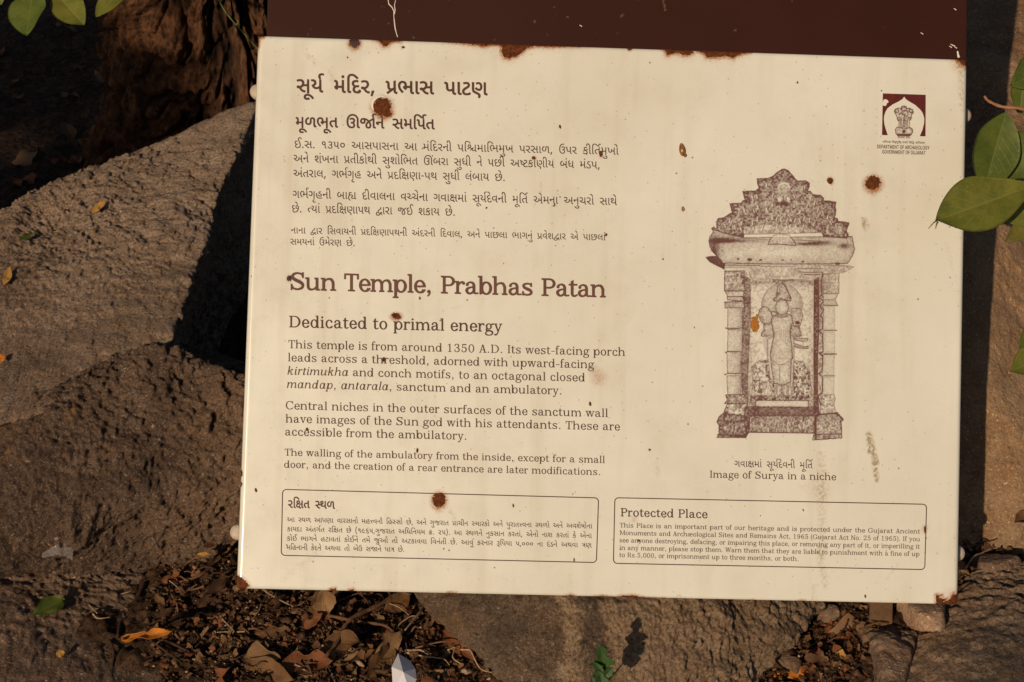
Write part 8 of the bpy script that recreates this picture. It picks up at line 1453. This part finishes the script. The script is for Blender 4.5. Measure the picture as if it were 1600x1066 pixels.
surf_leaf(52, 966, 52, -24, .030, M_GREEN, 'green fallen leaf on the rough slab at the bottom left', lift=.014, curl=.02, fold=.25, seed=5, broad=.6)
surf_leaf(90, 1026, 14, -3, .011, M_AMBER, 'tiny amber leaf scrap on the rough slab', seed=6)
surf_leaf(2, 570, 8, -12, .012, M_ORANGE, 'orange leaf scrap at the left edge on the boulder face', seed=7)
# sprout growing before the middle rock
sp = empty('green_sprout', ground_at(940, 1075), label='small lobed green sprout in front of the middle rock', category='plant')
spm = leaf_material('sprout_leaf', (.018, .050, .010), (.035, .080, .016), (.06, .11, .035))
S0 = Vector(sp.location)
def sl(p0, p1, w, nrm, seed): return green_leaf(sp, Vector(p0) - S0, Vector(p1) - S0, w, nrm, spm, .06, .2, seed, broad=.5)
dS = 2.02
rod('stem', [Vector((0, 0, -.01)), at(942, 1060, dS + .03) - S0, at(942, 1040, dS) - S0], .0012, .0008, spm, sp)
a_, b_ = at(948, 1078, dS + .02) - S0, at(938, 1006, dS) - S0
lf = link('leaf', leaf_mesh('leaf', (b_ - a_).length, .036, spm, .04, .2, .1, seed=1, n=46, m=8, wav=.04, broad=.55, lobe=.62), sp); aim(lf, a_, b_, camv + Vector((-.2, 0, .1)))
sl(at(943, 1055, dS), at(928, 1034, dS), .010, camv, 3)
sl(at(943, 1062, dS), at(929, 1048, dS), .012, camv, 4); sl(at(943, 1060, dS), at(958, 1042, dS), .012, camv, 5); sl(at(943, 1080, dS), at(938, 1055, dS), .022, camv, 6); sl(at(930, 1078, dS), at(924, 1058, dS), .009, camv, 7)
# white paper scrap
kp = N('crumpled_paper', .75, .2); kp.color((.62, .60, .66)); kp.bump(kp.noise(40, 4), .3, .002)
pp = [at(612, 1042, 2.12), at(622, 1021, 2.15), at(640, 1032, 2.14), at(649, 1045, 2.12), at(651, 1062, 2.10), at(640, 1080, 2.08), at(614, 1080, 2.09), at(630, 1050, 2.10)]
import bmesh
bm = bmesh.new(); vs = [bm.verts.new(p) for p in pp]
for i in range(7): bm.faces.new((vs[7], vs[i], vs[(i + 1) % 7]))
bmesh.ops.recalc_face_normals(bm, faces=bm.faces)
r_ = bmesh.ops.solidify(bm, geom=list(bm.faces), thickness=.0006)
me = bpy.data.meshes.new('paper_scrap'); bm.to_mesh(me); bm.free(); me.materials.append(kp.m)
link('paper_scrap', me, None, label='creased white paper scrap on the litter at the bottom edge', category='paper')
# strip of clear plastic on the boulder's foot
kc = N('clear_plastic', .15, .5); kc.color((.75, .72, .70)); kc.b.inputs['Alpha'].default_value = .11
a0, n0 = on_surface(70, 868); a1, n1 = on_surface(95, 858); a2, n2 = on_surface(118, 862)
V = []; 
for i in range(9):
    t = i / 8; p = (a0.lerp(a1, t * 2) if t < .5 else a1.lerp(a2, t * 2 - 1)) + Vector((0, -.01, .008))
    for j in range(4): V.append(tuple(p + AX_U * (j - 1.5) * .006 * (.4 + t) + camv * .003 * math.sin(i * 1.7 + j)))
link('plastic_scrap', mesh_np('plastic_scrap', V, grid_faces(9, 4), kc.m), None, label='scrap of clear plastic in the crack under the large boulder', category='plastic')

# ---- twigs
TW = [plain('brown_twig', (.105, .052, .026), .8, .2, .4, 60), plain('grey_twig', (.20, .14, .095), .8, .2, .35, 60), plain('dark_twig', (.040, .020, .012), .85, .2, .4, 60), plain('straw', (.30, .21, .12), .7, .3, .25, 60)]
def twig(pts, r, mat, lab, grp='twigs and straws on the ground', h=.012, surf=False, nm='twig'):
    P = []
    for x, y in pts:
        if surf: p, n_ = on_surface(x, y); p = p + n_ * (h * .4)
        else: p = ground_at(x, y, .01); p.z = gz(p.x, p.y) + h
        P.append(p)
    for i in range(1, len(P)):
        if (P[i] - P[i - 1]).length > .2: P[i] = P[i - 1] + (P[i] - P[i - 1]).normalized() * .06
    return rod(nm, P, r, r * .6, mat, None, 8, label=lab, category='twig', group=grp)
twig([(652, 930), (628, 952), (590, 975), (556, 998), (540, 1015), (530, 1035), (512, 1060)], .0042, TW[0], 'long brown twig slanting from under the panel towards the bottom', h=.03)
twig([(495, 985), (520, 988), (560, 993), (600, 996), (616, 1001)], .0030, TW[0], 'thick rough twig lying level behind the long slanting one', h=.018)
twig([(402, 935), (415, 955), (435, 970), (462, 978)], .0015, TW[1], 'thin pale curved twig under the lower left end of the panel', h=.016)
twig([(668, 940), (664, 960), (655, 985), (634, 1012)], .0022, TW[1], 'pale bent twig right of the long twig', h=.025)
twig([(510, 960), (530, 965), (560, 955), (580, 952)], .0012, TW[0], 'thin arched root under the panel', h=.02)
twig([(650, 1030), (700, 1028), (760, 1030), (795, 1032)], .0013, TW[0], 'thin straight red twig near the left foot of the middle rock', h=.02)
twig([(655, 1044), (680, 1046), (695, 1052), (703, 1062)], .0010, TW[3], 'white thread of straw below the thin twig', h=.02)
twig([(700, 1040), (712, 1036), (708, 1052), (720, 1060)], .0012, TW[3], 'yellow straw loop at the bottom edge', h=.02)
twig([(720, 1036), (735, 1038), (742, 1050), (752, 1060), (770, 1070)], .0012, TW[3], 'second yellow straw right of the loop', h=.02)
twig([(752, 985), (770, 1000), (785, 1015), (800, 1020)], .0018, TW[2], 'dark twig along the left foot of the middle rock', h=.02)
twig([(610, 970), (625, 975), (640, 982)], .0008, TW[3], 'short white straw under the panel', h=.02)
twig([(620, 999), (628, 990), (645, 985), (655, 990)], .0012, TW[1], 'short pale twig near the thick rough one', h=.02)
twig([(1262, 1020), (1290, 1005), (1315, 995)], .0012, TW[0], 'thin root on the soil left of the steel leg', h=.010)
twig([(1498, 940), (1510, 925), (1525, 912), (1540, 903)], .0016, TW[1], 'pale straight twig beside the lower right corner of the panel', h=.06)
twig([(225, 910), (210, 935), (195, 960), (186, 998)], .0045, TW[2], 'thick dark twig on the rough slab', h=.012, surf=True)
twig([(278, 918), (262, 940), (243, 963)], .0030, TW[2], 'shorter dark twig right of the thick one on the slab', h=.012, surf=True)
twig([(370, 845), (350, 870), (315, 898), (280, 912)], .0030, TW[0], 'brown root running down from behind the panel onto the slab', h=.012, surf=True)
twig([(145, 936), (160, 925), (180, 924), (205, 910)], .0011, TW[3], 'pale straw across the top of the rough slab', h=.012, surf=True)
twig([(133, 918), (138, 935), (152, 962)], .0010, TW[3], 'thin upright straw on the rough slab', h=.016, surf=True)
twig([(143, 962), (155, 968), (172, 968)], .0013, TW[3], 'short white straw on the rough slab', h=.014, surf=True)
twig([(150, 930), (165, 940), (185, 930), (205, 925), (210, 912)], .0009, TW[3], 'looped thin straw on the rough slab', h=.014, surf=True)
twig([(170, 1000), (178, 1025), (170, 1050), (172, 1066)], .0022, TW[2], 'dark upright twig at the bottom left', h=.014, surf=True)
twig([(150, 1050), (165, 1035), (180, 1020)], .0020, TW[2], 'short dark forked twig at the bottom left', h=.014, surf=True)
twig([(230, 990), (250, 1002), (275, 1015), (300, 1030)], .0026, TW[2], 'dark twig lying across the soil at the edge of the slab', h=.02, surf=True)
twig([(190, 995), (225, 1003), (260, 1020), (290, 1040)], .0020, TW[2], 'dark thin twig parallel to the one on the slab edge', h=.02, surf=True)
twig([(30, 478), (25, 465), (60, 448)], .0022, TW[0], 'short brown twig at the left edge of the large boulder', h=.008, surf=True)
twig([(72, 475), (80, 468)], .0028, TW[2], 'dark bark crumb on the sloping top of the boulder', h=.008, surf=True)
twig([(335, -8), (352, 18), (370, 40), (385, 58), (399, 73)], .0016, plain('green_tendril', (.10, .13, .035), .6), 'thin green tendril hanging by the top left corner of the panel', surf=False, nm='tendril') if False else None
td = rod('tendril', [at(330, -20, 2.6), at(352, 18, 2.55), at(370, 40, 2.52), at(386, 58, 2.48), at(404, 78, 2.45)], .0012, .0008, plain('green_tendril', (.10, .13, .035), .6), None, label='thin green tendril hanging by the top left corner of the panel', category='tendril')
rod('side_shoot', [at(366, 41, 2.525) - Vector(), at(372, 36, 2.51), at(371, 31, 2.51)], .0012, .0008, bpy.data.materials['green_tendril'], td)
# webs of root fibres and scattered thin twigs, one by one
rg = random.Random(21)
def scatter_area():
    r_ = rg.random()
    if r_ < .62: return rg.uniform(360, 760), rg.uniform(930, 1075)
    if r_ < .80: return rg.uniform(240, 400), rg.uniform(880, 1070)
    if r_ < .97: return rg.uniform(1130, 1370), rg.uniform(945, 1075)
    return rg.uniform(1510, 1600), rg.uniform(850, 925)
for i in range(110):
    x, y = scatter_area(); a = rg.uniform(0, math.pi); L = rg.uniform(15, 48); c_ = rg.uniform(-.5, .5)
    pts = [(x + L * t * math.cos(a + c_ * t), y + .7 * L * t * math.sin(a + c_ * t)) for t in (-.5, -.15, .2, .5)]
    m_ = rg.choices(TW, (5, 1.2, 5, .3))[0]
    twig(pts, rg.uniform(.0006, .0022), m_, 'thin dead twig among the litter on the dark soil', 'thin twigs in the litter', h=rg.uniform(.004, .016))
for i in range(280):
    x, y = scatter_area(); s_ = rg.choice((.010, .014, .018, .024, .034))
    dead_leaf(x, y, s_ * rg.uniform(.8, 1.2), rg.uniform(0, 360), None, rg.randrange(8), (rg.gauss(0, .35), rg.gauss(0, .35)), rg.uniform(.002, .012), group='small dead leaves in the litter',
              label='small crumpled brown dead leaf in the litter on the dark soil')
# lit leaves on the shaded ground behind
for i, (x, y, s_) in enumerate([(92, 68, .10), (118, 118, .09), (125, 55, .12), (60, 222, .16), (98, 185, .13), (75, 235, .12), (115, 240, .13), (140, 255, .12), (45, 125, .12), (150, 125, .08), (185, 150, .08), (20, 330, .08), (72, 300, .08), (10, 90, .1), (190, 210, .1), (95, 152, .10), (30, 160, .11), (55, 262, .1)]):
    p = ground_at(x, y); o = link('dead_leaf', LEAVES[(i * 3) % 8 if i % 3 else 1]); lay(o, Vector((p.x, p.y, gz(p.x, p.y))), s_ * .62, i * 1.3, (.4 * math.sin(i), .3), .02)
    o['label'] = 'dead leaf on the shaded ground behind the large boulder'; o['category'] = 'dead leaf'; o['group'] = 'dead leaves behind the boulder'
# crumbs of soil, bark and leaf: uncountable
def crumbs(name, n, regions, size, mat, seed, **props):
    rg = np.random.default_rng(seed); V = []; F = []
    ico = np.array([(0, 0, 1), (.9, 0, .3), (.28, .85, .3), (-.72, .53, .3), (-.72, -.53, .3), (.28, -.85, .3), (.1, .1, -.8)]); tri = np.array([(0, 1, 2), (0, 2, 3), (0, 3, 4), (0, 4, 5), (0, 5, 1), (6, 2, 1), (6, 3, 2), (6, 4, 3), (6, 5, 4), (6, 1, 5)])
    for x0, x1, y0, y1, w in regions:
        m = int(n * w); X = rg.uniform(x0, x1, m); Y = rg.uniform(y0, y1, m)
        P = np.array([tuple(ground_at(a, b, .01)) for a, b in zip(X, Y)])
        P[:, 2] = soil_z(P[:, 0], P[:, 1])
        s = size * rg.lognormal(0, .55, m); sc = rg.uniform(.45, 1.3, (m, 3)); sc[:, 2] *= .6
        a = rg.uniform(0, 6.28, m); ca, sa = np.cos(a), np.sin(a)
        q = ico[None] * sc[:, None] * s[:, None, None] * rg.uniform(.75, 1.2, (m, 7, 1))
        q = np.stack([q[..., 0] * ca[:, None] - q[..., 1] * sa[:, None], q[..., 0] * sa[:, None] + q[..., 1] * ca[:, None], q[..., 2]], -1) + P[:, None] + np.array([0, 0, .3]) * s[:, None, None]
        b0 = sum(len(v) for v in V); V.append(q.reshape(-1, 3)); F.append((tri[None] + (np.arange(m) * 7)[:, None, None]).reshape(-1, 3) + b0)
    link(name, mesh_np(name, np.vstack(V), np.vstack(F), mat, False), None, kind='stuff', **props)
REG = [(330, 780, 925, 1085, .45), (1130, 1380, 938, 1085, .38), (230, 400, 870, 1085, .10), (1500, 1600, 845, 930, .05)]
kr = N('soil_crumb', .95, .1); kr.color(kr.ramp(kr.noise(60, 4, .6), [(.35, (.022, .011, .007)), (.55, (.062, .033, .019)), (.7, (.12, .07, .042))])); kr.bump(kr.noise(400, 3), .5, .002)
crumbs('soil_crumbs', 15000, REG, .0021, kr.m, 1, label='loose crumbs of dark soil and bark on the ground under the panel', category='soil')
def scraps(name, n, regions, mats, seed, **props):
    "shreds of dead leaf, joined"
    rg = np.random.default_rng(seed); V = []; F = []; LU = []; LV = []; b0 = 0
    U, W = np.meshgrid(np.linspace(0, 1, 5), np.linspace(-1, 1, 4), indexing='ij'); gf = grid_faces(5, 4)
    for x0, x1, y0, y1, w in regions:
        for _ in range(int(n * w)):
            p = ground_at(rg.uniform(x0, x1), rg.uniform(y0, y1), .012); L = .006 * rg.lognormal(.35, .5); wd = L * rg.uniform(.18, .4)
            wid = wd * (1 + .5 * rg.standard_normal((5, 1)) * .6) * (1 - .5 * (U - .4) ** 2); c = rg.normal(0, .5)
            P = np.stack([U * L, W * wid, c * L * (U - .5) ** 2 + rg.normal(0, .35) * wd * W ** 2 + rg.normal(0, .04, U.shape) * L], -1).reshape(-1, 3)
            R = np.array(Matrix.Rotation(rg.uniform(0, 6.28), 3, 'Z') @ Matrix.Rotation(rg.normal(0, .5), 3, 'X') @ Matrix.Rotation(rg.normal(0, .45), 3, 'Y'))
            V.append(P @ R.T + np.array([p.x, p.y, gz(p.x, p.y) + rg.uniform(.002, .010)])); F.append(gf + b0); b0 += 20; LU.append(U.ravel()); LV.append(W.ravel())
    me = mesh_np(name, np.vstack(V), np.vstack(F), mats); attr(me, 'lu', np.concatenate(LU)); attr(me, 'lv', np.concatenate(LV))
    me.polygons.foreach_set('material_index', np.repeat(rg.integers(0, len(mats), len(F)), 12).astype(np.int32))
    link(name, me, None, kind='stuff', **props)
scraps('leaf_scraps', 1500, REG, DEAD, 5, label='shreds of brown dead leaf matted over the dark soil under the panel', category='leaf litter')
crumbs('pale_crumbs', 900, REG, .0019, plain('pale_crumb', (.30, .20, .13), .9, .1, .4, 200), 2, label='pale crumbs of leaf and stone strewn over the dark soil', category='gravel')
crumbs('grit_on_rocks', 10, [(1269, 1276, 999, 1003, .2), (1271, 1277, 1021, 1026, .3)], .0035, plain('white_grit', (.7, .66, .6), .6), 3, label='white grains lying on the soil below the panel', category='gravel')
